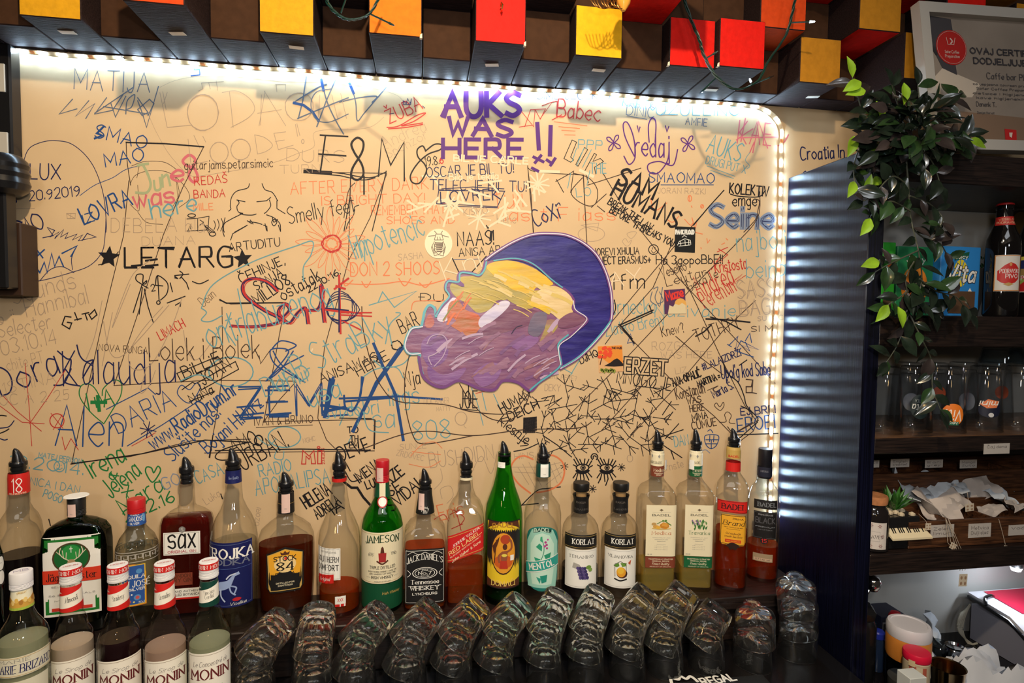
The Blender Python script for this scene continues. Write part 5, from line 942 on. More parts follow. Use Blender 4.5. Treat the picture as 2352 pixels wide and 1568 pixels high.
JT = [('r', -.93, .03, .93, .97, (.02, .20, .03)), ('r', -.80, .06, .80, .94, WH), ('e', 0, .73, .66, .19, (.08, .05, .02)), ('e', 0, .73, .60, .172, (.012, .13, .03)), ('e', 0, .79, .34, .10, (.03, .30, .06)),
      ('p', [(-.10, .62), (.10, .62), (.14, .68), (.07, .71), (-.07, .71), (-.14, .68)], (.45, .30, .16)), ('p', [(-.05, .575), (.05, .575), (.1, .63), (-.1, .63)], (.70, .62, .50)), ('c', [(-.10, .70), (-.28, .74), (-.40, .80), (-.36, .86)], .0016, (.75, .66, .48)), ('c', [(.10, .70), (.28, .74), (.40, .80), (.36, .86)], .0016, (.75, .66, .48)),
      ('l', [(-.26, .73), (-.30, .83)], .0012, (.75, .66, .48)), ('l', [(.26, .73), (.30, .83)], .0012, (.75, .66, .48)), ('l', [(-.36, .77), (-.50, .82)], .0012, (.75, .66, .48)), ('l', [(.36, .77), (.50, .82)], .0012, (.75, .66, .48)), ('l', [(-.18, .72), (-.16, .80)], .0012, (.75, .66, .48)), ('l', [(.18, .72), (.16, .80)], .0012, (.75, .66, .48)), ('l', [(0, .80), (0, .87)], .0012, WH), ('l', [(-.05, .845), (.05, .845)], .0012, WH),
      ('r', -1.0, .42, 1.0, .59, (.72, .05, .02)), ('t', 'Jägermeister', 0, .455, .86, .095, .2, BK, SB), ('t', 'SELECTED', -.3, .37, .4, .018, .15, GRY), ('t', '56 BOTANICALS', 0, .26, .8, .02, .15, GRY), ('t', 'MAST', -.2, .19, .4, .02, .15, GRY), ('r', -.7, .07, .7, .11, (.70, .05, .03))]
bottle('herb_liqueur_bottle', 'big square dark green bottle with a stag label', 7, 500, 1.158, SHB, [(500, 60), (512, 62), (522, 80), (540, 140), (565, 190), (610, 222), (680, 230), (1180, 230)], 'deepgreen', rot=-20, n=6, asp=.52, cap=('cap', 362, 500, 62, (.014, .014, .014)), liquid=('black', 560),
       labels=[('front_label', 668, 1175, -.86, .86, WH, JT)], extra=lambda root, sf, zz, zf, mpx: (tax(-.55, .25, 435, 515)(root, Surf([(62 * mpx + .0005, 0), (62 * mpx + .0005, .5)], 2, 1), zz, zf, mpx), obj('cap_seal', MB().lathe([(.020, zz(362) - .0058), (.019, zz(362) - .0048)], 20), C(WH), root)))
bl = (.03, .10, .36)
def keypat(root, sf, zz, zf, mpx):
    r = sf.r(zz(770)); z0 = zf(790, r); m = MB(); w = .010
    def Q(x, y, o): return sf.at(x, z0 + y, o)
    for k in range(-11, 11):
        x = k * w * 1.15; put_ribbon(m, [(x, 0), (x, w), (x + w, w), (x + w, .3 * w), (x + .4 * w, .3 * w), (x + .4 * w, .65 * w)], .0013, Q, .0006, 0, .004)
    put_ribbon(m, [(-r * 2.4, -.004), (r * 2.4, -.004)], .0014, Q, .0006, 0, .004); put_ribbon(m, [(-r * 2.4, .0145), (r * 2.4, .0145)], .0014, Q, .0006, 0, .004)
    obj('embossed_pattern', m, matte('frosted_glass_line', (.46, .42, .36), .3, .6), root, recalc=False)
sj = [('r', -.95, .02, .95, .98, (.80, .50, .04)), ('r', -.87, .04, .87, .96, bl), ('e', -.5, .78, .26, .07, (.10, .30, .60)), ('e', .5, .82, .22, .06, (.10, .30, .60)), ('t', 'TEQUILA', 0, .66, .9, .08, .22, WH, SB), ('t', 'SAN JOSÉ', 0, .46, 1.25, .14, .22, WH, SB), ('t', 'SILVER', .35, .37, .55, .055, .2, WH), ('e', .35, .2, .26, .07, (.10, .30, .60)), ('e', .35, .2, .14, .04, (.6, .1, .1)), ('e', -.4, .2, .22, .06, (.12, .35, .65)), ('e', -.05, .28, .06, .02, WH), ('e', .1, .1, .07, .02, (.8, .7, .2)), ('t', '70cl', .62, .05, .22, .05, .2, WH), ('e', -.2, .12, .1, .03, (.6, .1, .1))]
bottle('tequila_bottle', 'embossed clear bottle with a red cap and a blue label edged in yellow', 7, 876, 1.165, SHB, [(480, 54), (575, 62), (600, 82), (640, 115), (690, 136), (760, 141), (1150, 141)], 'rough', rot=-4, n=2.6, cap=('cap', 378, 485, 60, (.55, .015, .02)), liquid=('water', 700),
       labels=[('band', 485, 572, bl, [('t', 'SANJOSÉ', -.02, .34, .26, .32, .22, WH), ('t', 'TEQUILA', -.06, .74, .16, .14, .2, WH), ('t', 'SILVER', -.06, .10, .16, .14, .2, WH), ('e', .28, .5, .06, .3, (.15, .4, .7))]), ('front_label', 815, 1080, -.80, .44, (.78, .25, .03), sj, dict(top=lambda x: 1 - .22 * abs(x) ** 2.2))],
       extra=lambda *a: (keypat(*a), tax(-.9, .1, 372, 392, WH)))
sx = [('t', 'sax', 0, .30, .72, .98, .17, BK, dict(gap=2.4)), ('t', 'ORIGINAL GIN', 0, .09, .76, .10, .2, (.45, .02, .06)), ('l', [(-.93, .05), (.93, .05), (.93, .95), (-.93, .95), (-.93, .05)], .0006, GRY)]
bottle('gin_bottle', 'flat flask of red liquid with a white sax label', 7, 1196, 1.184, SHB, [(300, 50), (430, 54), (450, 66), (475, 120), (505, 160), (545, 172), (620, 174), (1180, 174)], 'clear', rot=-18, n=7, asp=.42, cap=('pour', 130, 195, 300, 50), liquid=('red', 500),
       labels=[('front_label', 640, 786, -.80, .62, WH, sx), ('crest', 605, 645, -.20, .05, (.22, .21, .20), [('t', 'S', 0, .25, .3, .5, .2, WH, SB)], dict(top=lambda x: 1 - .3 * x * x, bot=lambda x: .35 * x * x)), ('lower_label', 1005, 1075, -.80, .80, WH, [('r', -1, 0, 1, .16, RED), ('t', 'AND AUTHENTIC', .2, .66, .7, .16, .18, BK), ('t', 'DISTILLED BOTANICALS', 0, .34, .9, .18, .2, BK)]), ('glass_lettering', 905, 985, -.6, .3, (.26, .055, .03), [('t', 'LONDON', 0, .66, .8, .26, .2, BRN), ('t', 'DRY GIN', 0, .28, .9, .3, .2, BRN)])])
hs = (.34, .44, .72)
rj = [('t', 'TROJKA', -.02, .76, 1.06, .145, .27, WH, SB), ('t', 'VODKA', 0, .66, .84, .085, .26, (.16, .18, .26), SB), ('l', [(-.98, .60), (.98, .60)], .0007, (.1, .16, .4)),
      ('p', [(-.50, .30), (-.30, .40), (0, .42), (.20, .50), (.30, .53), (.42, .545), (.46, .50), (.28, .48), (.20, .40), (.12, .32), (-.10, .28), (-.38, .26)], hs), ('p', [(-.5, .30), (-.62, .22), (-.56, .35), (-.40, .38)], (.55, .62, .80)), ('c', [(.10, .34), (.32, .30), (.26, .22)], .0026, hs), ('c', [(.08, .32), (.14, .24), (.28, .19)], .0026, hs), ('c', [(-.36, .28), (-.46, .20), (-.36, .12)], .0028, hs), ('c', [(-.25, .28), (-.24, .18), (-.10, .10)], .0026, (.5, .58, .78)), ('c', [(.30, .52), (.10, .50), (-.02, .45)], .0024, (.62, .68, .84)), ('e', .34, .12, .16, .028, (.55, .02, .03)), ('t', 'Vodka', .38, .035, .3, .045, .12, WH, dict(slant=.25))]
bottle('vodka_bottle', 'round clear bottle with a navy label showing a leaping horse', 7, 1489, 1.140, SHB, [(230, 48), (320, 53), (400, 60), (460, 85), (510, 115), (570, 140), (640, 151), (720, 151), (1200, 151)], 'clear', cap=('pour', 75, 150, 235, 52), liquid=('water', 665),
       labels=[('band', 225, 305, NVY, [('t', 'fine Quality', 0, .35, .2, .22, .12, (.35, .42, .6), dict(slant=.2))]), ('front_label', 680, 1088, -1.42, .82, NVY, rj, dict(border=(.12, .16, .32)))])
s84 = [('p', [(-.80, .04), (.80, .04), (.88, .10), (.94, .84), (.0, .955), (-.94, .84), (-.88, .10)], GOLD), ('p', [(-.76, .06), (.76, .06), (.88, .83), (.0, .935), (-.88, .83)], AMB), ('e', 0, .62, .58, .18, (.90, .66, .30)), ('p', [(-.76, .06), (.76, .06), (.80, .30), (-.80, .30)], BK), ('t', 'STOCK', 0, .70, 1.06 / 2 * 1.1, .10, .28, BK, dict(gap=2)), ('e', .02, .75, .07, .035, (.7, .05, .03)), ('t', '84', 0, .49, .42, .18, .2, BK, SB), ('t', 'RISERVA', 0, .385, .5, .055, .2, BK), ('t', '*****', 0, .31, .3, .04, .2, GOLD), ('t', 'DISTILLED FOR', 0, .20, .48, .03, .2, CR), ('t', 'SMOOTHNESS', 0, .145, .38, .03, .2, CR), ('p', [(-.2, .83), (.2, .83), (.26, .9), (.1, .87), (0, .92), (-.1, .87), (-.26, .9)], BRN)]
bottle('brandy_bottle', 'flat oval bottle of dark brandy with an amber shield label', 7, 1818, 1.178, SHB, [(370, 48), (495, 52), (515, 66), (545, 112), (580, 155), (630, 176), (700, 181), (900, 179), (1150, 165)], 'clear', n=2.5, asp=.58, cap=('pour', 225, 288, 370, 50), liquid=('dark_amber', 665),
       labels=[('band', 370, 497, BK, [('l', [(-.98, .5), (.98, .5)], .0005, GOLD)]), ('front_label', 705, 992, -.70, .60, BK, s84, dict(top=lambda x: 1 - .13 * abs(x), bot=lambda x: .13 * max(0, abs(x) - .78) / .22))], extra=tax(-.55, .45, 372, 490))
sc_ = [('t', 'SOUTHERN', 0, .56, .88, .17, .24, BK), ('t', 'COMFORT', 0, .30, .88, .17, .24, BK), ('t', 'NEW ORLEANS', .1, .85, .6, .05, .2, GRY), ('l', [(-.4, .2), (.6, .2)], .0005, GRY), ('l', [(-.95, .04), (.95, .04), (.95, .97), (-.95, .97), (-.95, .04)], .0005, GRY)]
bottle('liqueur_bottle', 'fluted clear bottle with a cream label turned to the left and a red ribbon', 7, 2153, 1.162, SHB, [(280, 45), (300, 45), (400, 57), (470, 72), (530, 100), (590, 125), (650, 134), (1180, 134)], 'clear', rot=-32, rip=28, cap=('pour', 95, 172, 282, 46), liquid=('amber', 945),
       labels=[('band', 275, 297, RED, []), ('front_label', 715, 915, -.75, .60, WH, sc_), ('ribbon_label', 885, 940, -.70, .30, RED, [('t', 'Original', 0, .3, .6, .4, .13, WH, dict(slant=.2))], dict(tilt=.1, off=.0011)), ('side_label', 1020, 1085, .35, .85, WH, [('r', -1, 0, 1, .25, RED), ('t', 'XXX', 0, .5, .5, .3, .2, RED)])])
jm = [('t', 'JAMESON', 0, .77, .92, .135, .24, (.012, .05, .02), dict(style='serif', arc=.004)), ('p', [(-.17, .42), (.17, .42), (.20, .60), (-.20, .60)], (.40, .03, .03)), ('p', [(-.10, .60), (.10, .60), (.06, .70), (0, .73), (-.06, .70)], BRN), ('c', [(-.26, .44), (0, .385), (.26, .44)], .003, BRN), ('t', 'ESTD', -.56, .54, .13, .04, .2, BK), ('t', '1780', .56, .54, .14, .045, .2, BK), ('l', [(-.7, .60), (-.42, .60)], .0005, GRY), ('l', [(.42, .60), (.7, .60)], .0005, GRY), ('t', 'TRIPLE DISTILLED', 0, .29, .66, .055, .24, BK), ('t', 'SMOOTH IRISH WHISKEY MADE THE', 0, .225, .74, .026, .2, BK), ('t', 'JOHN JAMESON WAY SINCE 1780', 0, .18, .68, .026, .2, BK), ('t', 'IRISH WHISKEY', 0, .10, .56, .05, .24, BK), ('l', [(-.85, .12), (-.62, .12)], .0005, GRY), ('l', [(.62, .12), (.85, .12)], .0005, GRY), ('t', 'PRODUCT OF IRELAND', 0, .035, .4, .02, .2, GRY)]
bottle('whiskey_bottle', 'round green whiskey bottle with a red cap and a cream label', 8, 271, 1.165, SHB, [(290, 40), (330, 43), (390, 52), (430, 72), (470, 100), (510, 119), (560, 130), (620, 131), (1110, 131)], 'green', cap=('cap', 135, 292, 44, (.50, .012, .022)),
       labels=[('band', 292, 392, DGR, [('r', -.13, .02, .13, .98, CR), ('l', [(0, .1), (0, .9)], .0008, GOLD)]), ('neck_seal', 390, 455, -.45, .45, (.50, .03, .03), [('e', 0, .5, .78, .40, WH), ('e', 0, .5, .66, .34, (.45, .03, .03)), ('t', 'JJ&S', 0, .38, .5, .22, .2, WH)], dict(top=lambda x: .5 + .5 * math.sqrt(max(0, 1 - x * x)), bot=lambda x: .5 - .5 * math.sqrt(max(0, 1 - x * x)), off=.0014)), ('front_label', 615, 938, -1.5, 1.5, CR, [(p[0],) + ((p[1], p[2] * .66, p[3], p[4] * .62) + p[5:] if p[0] == 't' else (p[1] if p[0] == 'x' else [(a * .62, b) for a, b in p[1]],) + p[2:]) for p in jm], dict(border=GOLD)), ('base_label', 942, 1108, -1.5, 1.5, DGR, [('t', 'Irish Whiskey', .3, .6, .3, .1, .12, GOLD, dict(slant=.2))])], extra=tax(-.9, .1, 205, 292))
jd = [('l', [(-.93, .03), (.93, .03), (.93, .97), (-.93, .97), (-.93, .03)], .0007, WH), ('c', [(-.85, .90), (-.6, .95), (-.3, .90), (0, .94), (.3, .90), (.6, .95), (.85, .90)], .0008, WH), ('t', "JACK DANIEL'S", 0, .73, .88, .105, .24, WH, dict(style='serif', arc=.009)), ('e', 0, .565, .62, .105, WH), ('e', 0, .565, .58, .095, BK), ('e', 0, .565, .50, .082, WH), ('e', 0, .565, .47, .076, BK), ('t', 'Old', 0, .605, .14, .028, .2, WH), ('t', 'No.7', 0, .54, .32, .055, .24, WH, SB), ('t', 'BRAND', 0, .505, .2, .016, .2, WH), ('c', [(-.85, .62), (-.7, .56), (-.85, .5)], .001, WH), ('c', [(.85, .62), (.7, .56), (.85, .5)], .001, WH), ('t', 'Tennessee', 0, .37, .68, .075, .2, WH, SB), ('t', 'WHISKEY', 0, .26, .7, .07, .22, WH, SB), ('l', [(-.8, .33), (.8, .33)], .0006, WH), ('t', 'LYNCHBURG', 0, .17, .6, .04, .2, WH)]
bottle('whiskey_bottle', 'square whiskey bottle with a black and white label and a black neck', 8, 540, 1.163, SHB, [(350, 40), (400, 45), (440, 52), (490, 58), (515, 64), (545, 98), (590, 125), (640, 132), (700, 133), (1150, 133)], 'clear', n=6, cap=('pour', 205, 278, 352, 41), liquid=('amber', 705),
       labels=[('band', 352, 500, BK, [('t', 'Old', 0, .26, .08, .07, .22, WH), ('t', 'No.7', 0, .14, .14, .10, .24, WH), ('t', 'BRAND', 0, .07, .08, .04, .2, WH)]), ('front_label', 718, 1065, -.93, .93, BK, jd)], extra=tax(-.9, -.1, 370, 470))
rl = [('l', [(-1, .93), (1, .93)], .0012, GOLD), ('l', [(-1, .07), (1, .07)], .0012, GOLD), ('t', 'JOHNNIE WALKER.', .05, .70, .76, .10, .2, WH, dict(style='serif', ang=.345)), ('t', 'RED LABEL.', 0, .47, .9, .14, .2, (.85, .60, .25), dict(ang=.345)), ('t', 'BLENDED SCOTCH WHISKY', 0, .35, .86, .045, .2, CR, dict(ang=.345)), ('t', 'John Walker & Sons', .05, .15, .8, .11, .12, CR, dict(ang=.345, slant=.25))]
rl = [(p[0], p[1], p[2], p[3], p[4], p[5], p[6], p[7], p[8]) if p[0] == 't' else p for p in rl]
bottle('whisky_bottle', 'tall square bottle with a slanted red label and amber whisky in the lower half', 8, 797, 1.168, SHB, [(272, 38), (285, 40), (330, 44), (380, 62), (420, 88), (470, 108), (540, 116), (1100, 117)], 'clear', n=7, cap=('pour', 95, 166, 272, 42), liquid=('amber', 800),
       labels=[('band', 270, 286, CR, []), ('slanted_label', 600, 768, -.97, .97, (.60, .018, .018), rl, dict(tilt=.36))])
ey = [('r', -.96, .02, .96, .98, (.86, .60, .03)), ('p', [(-.96, .86), (-.75, .90), (0, .985), (.75, .90), (.96, .86), (.85, .985), (-.85, .985)], BRN), ('t', 'BADEL', 0, .885, .60, .065, .26, (.45, .20, .03), dict(arc=.005)), ('e', 0, .53, .68, .32, (.05, .02, .015)), ('e', 0, .53, .63, .30, (.80, .34, .03)), ('e', 0, .40, .50, .10, (.62, .12, .02)), ('p', [(-.6, .62), (-.2, .78), (-.25, .70), (-.5, .5)], BRN), ('l', [(-.48, .38), (-.36, .72)], .0022, BRN), ('e', .1, .735, .26, .07, (.45, .06, .02)), ('e', .08, .625, .12, .045, BRN), ('p', [(-.06, .56), (.2, .57), (.22, .46), (.14, .40), (-.10, .40), (-.14, .46)], (.30, .09, .04)), ('c', [(.2, .55), (.42, .60), (.40, .70), (.30, .73)], .0042, (.30, .09, .04)), ('c', [(-.06, .54), (-.24, .48), (-.2, .40)], .0042, (.30, .09, .04)), ('e', .05, .50, .14, .022, (.80, .65, .1)), ('p', [(-.14, .42), (.18, .42), (.24, .30), (-.2, .30)], (.50, .04, .02)), ('r', .36, .42, .56, .50, WH), ('p', [(-.96, .02), (.96, .02), (.96, .15), (.6, .11), (0, .075), (-.6, .11), (-.96, .15)], BRN), ('t', 'DOMAĆI', 0, .045, .62, .075, .24, (.82, .60, .15), SB)]
bottle('rum_bottle', 'tall bright green bottle with a yellow and black label of a dancing woman', 8, 1036, 1.162, SHB, [(105, 40), (178, 42), (190, 44), (250, 53), (320, 70), (380, 92), (430, 109), (490, 117), (560, 119), (1090, 119)], 'rum', cap=('pour', 32, 106, 182, 41), liquid=('black', 985),
       labels=[('front_label', 545, 972, -.98, .98, (.02, .015, .015), ey)], extra=tax(-1.0, .1, 170, 205, WH))
mt = [('p', [(-.85, .05), (.85, .05), (.95, .3), (.95, .75), (.6, .94), (0, .985), (-.6, .94), (-.95, .75), (-.95, .3)], (.34, .66, .54)), ('p', [(-.55, .10), (.55, .10), (.68, .3), (.68, .72), (.4, .86), (0, .90), (-.4, .86), (-.68, .72), (-.68, .3)], (.56, .80, .66)), ('p', [(-.5, .89), (0, .93), (.5, .89), (.52, .95), (0, .985), (-.52, .95)], (.01, .06, .05)), ('t', 'BADEL', 0, .905, .46, .05, .26, (.55, .75, .60), dict(arc=.003)),
      ('c', [(-.2, .40), (.05, .56), (.1, .68), (.0, .80)], .0014, (.03, .25, .15)), ('p', [(-.35, .68), (-.02, .62), (.0, .70), (-.15, .74)], (.03, .32, .18)), ('p', [(.1, .56), (.5, .60), (.45, .52), (.2, .50)], (.03, .30, .17)), ('p', [(-.45, .52), (-.1, .50), (-.05, .44), (-.3, .42)], (.03, .34, .2)), ('p', [(-.12, .78), (.02, .76), (.0, .85), (-.1, .84)], (.05, .4, .22)), ('e', .18, .76, .07, .018, (.45, .05, .25)), ('e', .24, .72, .07, .018, (.45, .05, .25)), ('e', .14, .70, .07, .018, (.50, .08, .3)), ('e', .26, .67, .06, .016, (.45, .05, .25)), ('e', .3, .8, .05, .014, (.5, .08, .3)),
      ('p', [(-1.0, .26), (1.0, .40), (1.0, .545), (-1.0, .405)], TEAL), ('l', [(-1.0, .415), (1.0, .555)], .0013, WH), ('l', [(-1.0, .25), (1.0, .39)], .0013, WH), ('t', 'MENTOL', 0, .355, .72, .095, .24, WH, dict(ang=.235)), ('p', [(-.1, .24), (.3, .26), (.25, .15), (0, .13)], (.02, .28, .2)), ('p', [(-.3, .22), (-.05, .20), (-.1, .12)], (.03, .34, .25))]
bottle('mint_liqueur_bottle', 'empty clear bottle with a rounded teal mint label', 8, 1281, 1.162, SHB, [(178, 40), (190, 44), (270, 46), (330, 50), (375, 60), (405, 84), (440, 107), (490, 116), (1090, 116)], 'clear', cap=('pour', 42, 112, 182, 41),
       labels=[('band', 182, 268, (.008, .06, .045), []), ('front_label', 578, 988, -.95, .95, (.02, .20, .17), mt, dict(top=lambda x: .80 + .2 * math.sqrt(max(0, 1 - x * x)), bot=lambda x: .2 - .2 * math.sqrt(max(0, 1 - x * x))))], extra=tax(-.35, .7, 184, 264, WH))
for nm, lab, xc, txt, art, lq in (('fruit_liqueur_bottle', 'rounded bottle with a black stopper and a grape picture on its label', 1523, 'TERANINO', 'g', ('black', 815)), ('pear_brandy_bottle', 'rounded empty bottle with a black stopper and a pear picture on its label', 1772, 'VILJAMOVKA', 'p', ('water', 985))):
    a_ = [('t', txt, 0, .78, .72, .07, .16, BK, SB), ('l', [(-.9, .04), (.9, .04), (.9, .96), (-.9, .96), (-.9, .04)], .0004, GRY)]
    if art == 'g':
        a_ += [('p', [(-.42, .66), (-.1, .62), (.1, .5), (.0, .42), (-.25, .5), (-.5, .52)], (.42, .40, .36))] + [('e', -.18 + (i % 4) * .13 + (i // 4) * .05, .52 - (i // 4) * .08, .085, .045, (.05, .035, .14) if i % 2 else (.10, .07, .22)) for i in range(16)] + [('e', .42, .55, .15, .05, (.16, .30, .05)), ('e', .52, .48, .12, .05, (.22, .38, .08))]
    else:
        a_ += [('e', .1, .38, .30, .12, BRN), ('e', .05, .42, .26, .13, (.80, .36, .03)), ('e', .02, .46, .18, .09, (.86, .52, .05)), ('p', [(-.4, .58), (-.1, .66), (-.05, .58), (-.2, .54)], (.12, .28, .04)), ('p', [(0, .66), (.35, .66), (.3, .58), (.1, .56)], (.16, .32, .05)), ('l', [(-.28, .3), (-.3, .62), (0, .70), (.32, .62), (.34, .3)], .001, BK), ('c', [(-.3, .24), (0, .20), (.34, .24)], .003, BK), ('p', [(.42, .66), (.62, .74), (.56, .60)], (.55, .10, .04))]
    bottle(nm, lab, 8, xc, 1.160, SHB, [(345, 44), (352, 52), (372, 53), (386, 46), (395, 46), (490, 48), (505, 62), (530, 90), (565, 110), (615, 118), (680, 120), (1010, 120)], 'clear', cap=('stopper', 272, 345, 51, BK), liquid=lq,
           labels=[('band', 388, 496, BK, [('t', txt, 0, .2, .36, .10, .16, (.12, .11, .10), SB), ('t', 'RAKIJA', 0, .6, .2, .10, .16, (.14, .12, .10))]), ('black_label', 636, 722, -.92, .98, BK, [('t', 'KORLAT', .16, .34, .62, .36, .22, WH, SB), ('l', [(-.98, .1), (.98, .1)], .0006, GOLD), ('l', [(-.98, .9), (.98, .9)], .0006, GOLD)]), ('front_label', 726, 970, -.86, .98, WH, a_)])
for nm, lab, xc, hw, txt, col, bcol, art in (('honey_brandy_bottle', 'tall square bottle with a cream label of honeycomb and a brown strip below', 996, 178, 'Medica', (.52, .14, .04), (.22, .05, .025), 'h'), ('herb_brandy_bottle', 'tall square bottle with a cream label of green herbs and a green strip below', 1338, 168, 'Travarica', (.05, .16, .05), (.01, .12, .04), 't')):
    a_ = [('p', [(-.02, .93), (.12, .905), (-.02, .88), (-.16, .905)], (.20, .15, .09)), ('l', [(-.6, .865), (.6, .865)], .0004, GRY), ('t', 'BADEL', 0, .79, .60, .034, .30, BK, SB), ('t', txt, 0, .43, .62 if art == 'h' else .74, .065, .13, col, SB)] + [('t', 'TRADICIONALNO JAKO', 0, .36 - i * .035, .60 - .16 * i, .012, .16, GRY) for i in range(3)] + [('l', [(-.3, .24), (.3, .24)], .0004, GRY)] + [('t', 'HRVATSKA', 0, .20 - i * .035, .44, .012, .16, GRY) for i in range(3)] + [('t', '35%', -.7, .03, .2, .02, .16, GRY)]
    if art == 'h':
        a_ += [('p', [(-.1, .56), (.3, .54), (.5, .58), (.45, .65), (.1, .67), (-.12, .62)], (.62, .25, .03)), ('p', [(.0, .60), (.4, .58), (.4, .645), (.08, .66)], (.75, .36, .06)), ('e', -.36, .585, .20, .03, (.70, .38, .08)), ('e', -.5, .635, .16, .028, (.55, .34, .12)), ('e', -.2, .57, .18, .025, (.80, .45, .06)), ('c', [(-.3, .64), (.1, .70), (.35, .68)], .0012, (.08, .2, .03)), ('c', [(.2, .70), (.5, .64), (.62, .62)], .0016, (.10, .24, .04)), ('e', .1, .70, .08, .016, (.12, .26, .05)), ('e', .28, .71, .07, .014, (.1, .24, .04)), ('c', [(-.6, .555), (0, .535), (.6, .555)], .0014, (.80, .50, .10))]
    else:
        for i in range(22): x = rnd.uniform(-.5, .5); y = rnd.uniform(.54, .70); a_.append(('p', [(x, y - .04), (x + .07, y), (x + rnd.uniform(-.1, .1), y + .04), (x - .06, y)], [(.03, .16, .03), (.06, .22, .05), (.12, .28, .08)][i % 3]))
        for i in range(7): x = -.5 + i * .09; a_.append(('e', x, .70 - (i % 3) * .03, .05, .018, (.24, .14, .32)))
    def med(root, sf, zz, zf, mpx, x=(.68 if art == 'h' else -1.0)):
        r = Surf(sf.prof, 2, 1).r(zz(310)); nk = Surf(sf.prof, 2, 1); add_label(root, nk, 'paper_tag', zf(385, r), zf(300, r), x * r, (x + .6) * r, WH, [], off=.006)
    bottle(nm, lab, 9, xc, 1.163, SHB, [(130, 58), (215, 58), (222, 66), (450, 66), (468, 74), (500, 104), (540, 146), (585, 172), (650, hw), (1430, hw)], 'clear', rot=14, n=7, cap=('pour', 20 if art == 'h' else 12, 128, 215, 54), liquid=('yellow', 1210),
           labels=[('band', 222, 356, CR, [('t', 'BADEL', .0, .16, .16, .16, .26, BK, SB), ('t', 'BADEL', -.34, .16, .16, .16, .26, BK, SB), ('p', [(0, .80), (.05, .66), (0, .52), (-.05, .66)], GRY), ('p', [(-.34, .80), (-.29, .66), (-.34, .52), (-.39, .66)], GRY)]), ('band', 357, 452, bcol, [('t', txt, .02, .50, .26, .30, .18, CR, SB), ('t', 'TRADITIONAL', .02, .28, .24, .10, .2, CR), ('t', 'SPIRIT', .02, .12, .14, .10, .2, CR)]), ('front_label', 708, 1168, -.80, .93, CR, a_), ('lower_label', 1172, 1272, -.80, .93, bcol, [('t', 'TRADITIONALLY CRAFTED', 0, .74, .8, .10, .2, CR), ('t', 'ORIGINAL RECIPE', 0, .56, .56, .10, .2, CR), ('t', 'Finest Quality', 0, .28, .56, .20, .12, CR, dict(slant=.25)), ('t', 'PRODUCT OF CROATIA', 0, .08, .7, .07, .2, CR)])], extra=med)
pb = [('l', [(-.93, .03), (.93, .03), (.93, .97), (-.93, .97), (-.93, .03)], .0011, BK), ('t', 'Brand', 0, .66, .80, .15, .13, BK, dict(style='serif', slant=.25)), ('t', 'PRIMA', .35, .85, .4, .05, .2, BK), ('t', 'PRIMA TRADICIJA OD 1862', 0, .58, .7, .022, .2, BK), ('l', [(-.5, .53), (.5, .53)], .0005, BRN), ('t', 'Od najboljih', 0, .36, .56, .06, .14, BRN, dict(slant=.25)), ('t', 'vinskih destilata', 0, .26, .66, .06, .14, BRN, dict(slant=.25)), ('r', -.6, .09, .6, .19, (.62, .06, .02)), ('t', 'JAKO ALKOHOLNO', 0, .12, .5, .035, .2, AMB)]
bottle('brandy_bottle', 'bottle of orange-red brandy with a red and an orange label and a gold neck', 9, 1672, 1.150, SHB, [(130, 56), (190, 60), (200, 64), (330, 64), (405, 66), (425, 78), (470, 112), (520, 140), (570, 147), (640, 150), (1450, 147)], 'clear', n=3.2, cap=('pour', 10, 96, 190, 56), liquid=('orange', 915),
       labels=[('band', 190, 292, GOLD, [('t', 'BADEL', .02, .14, .24, .16, .26, RED)]), ('band', 328, 408, (.66, .02, .015), []), ('red_label', 676, 782, -.92, .98, (.66, .02, .015), [('t', 'BADEL', .1, .30, .74, .42, .30, BK, SB), ('l', [(-.97, .06), (.97, .06), (.97, .94), (-.97, .94), (-.97, .06)], .0008, BK)]), ('front_label', 800, 1072, -.66, .90, AMB, pb, dict(top=lambda x: 1 - .10 * max(0, abs(x) - .85) / .15, bot=lambda x: .10 * max(0, abs(x) - .85) / .15)), ('medals', 1048, 1110, -.30, .55, (.03, .012, .008), [], dict(top=lambda x: 1 - .5 * x * x, bot=lambda x: .5 * x * x + .1 * math.cos(9 * x), off=.0012))])
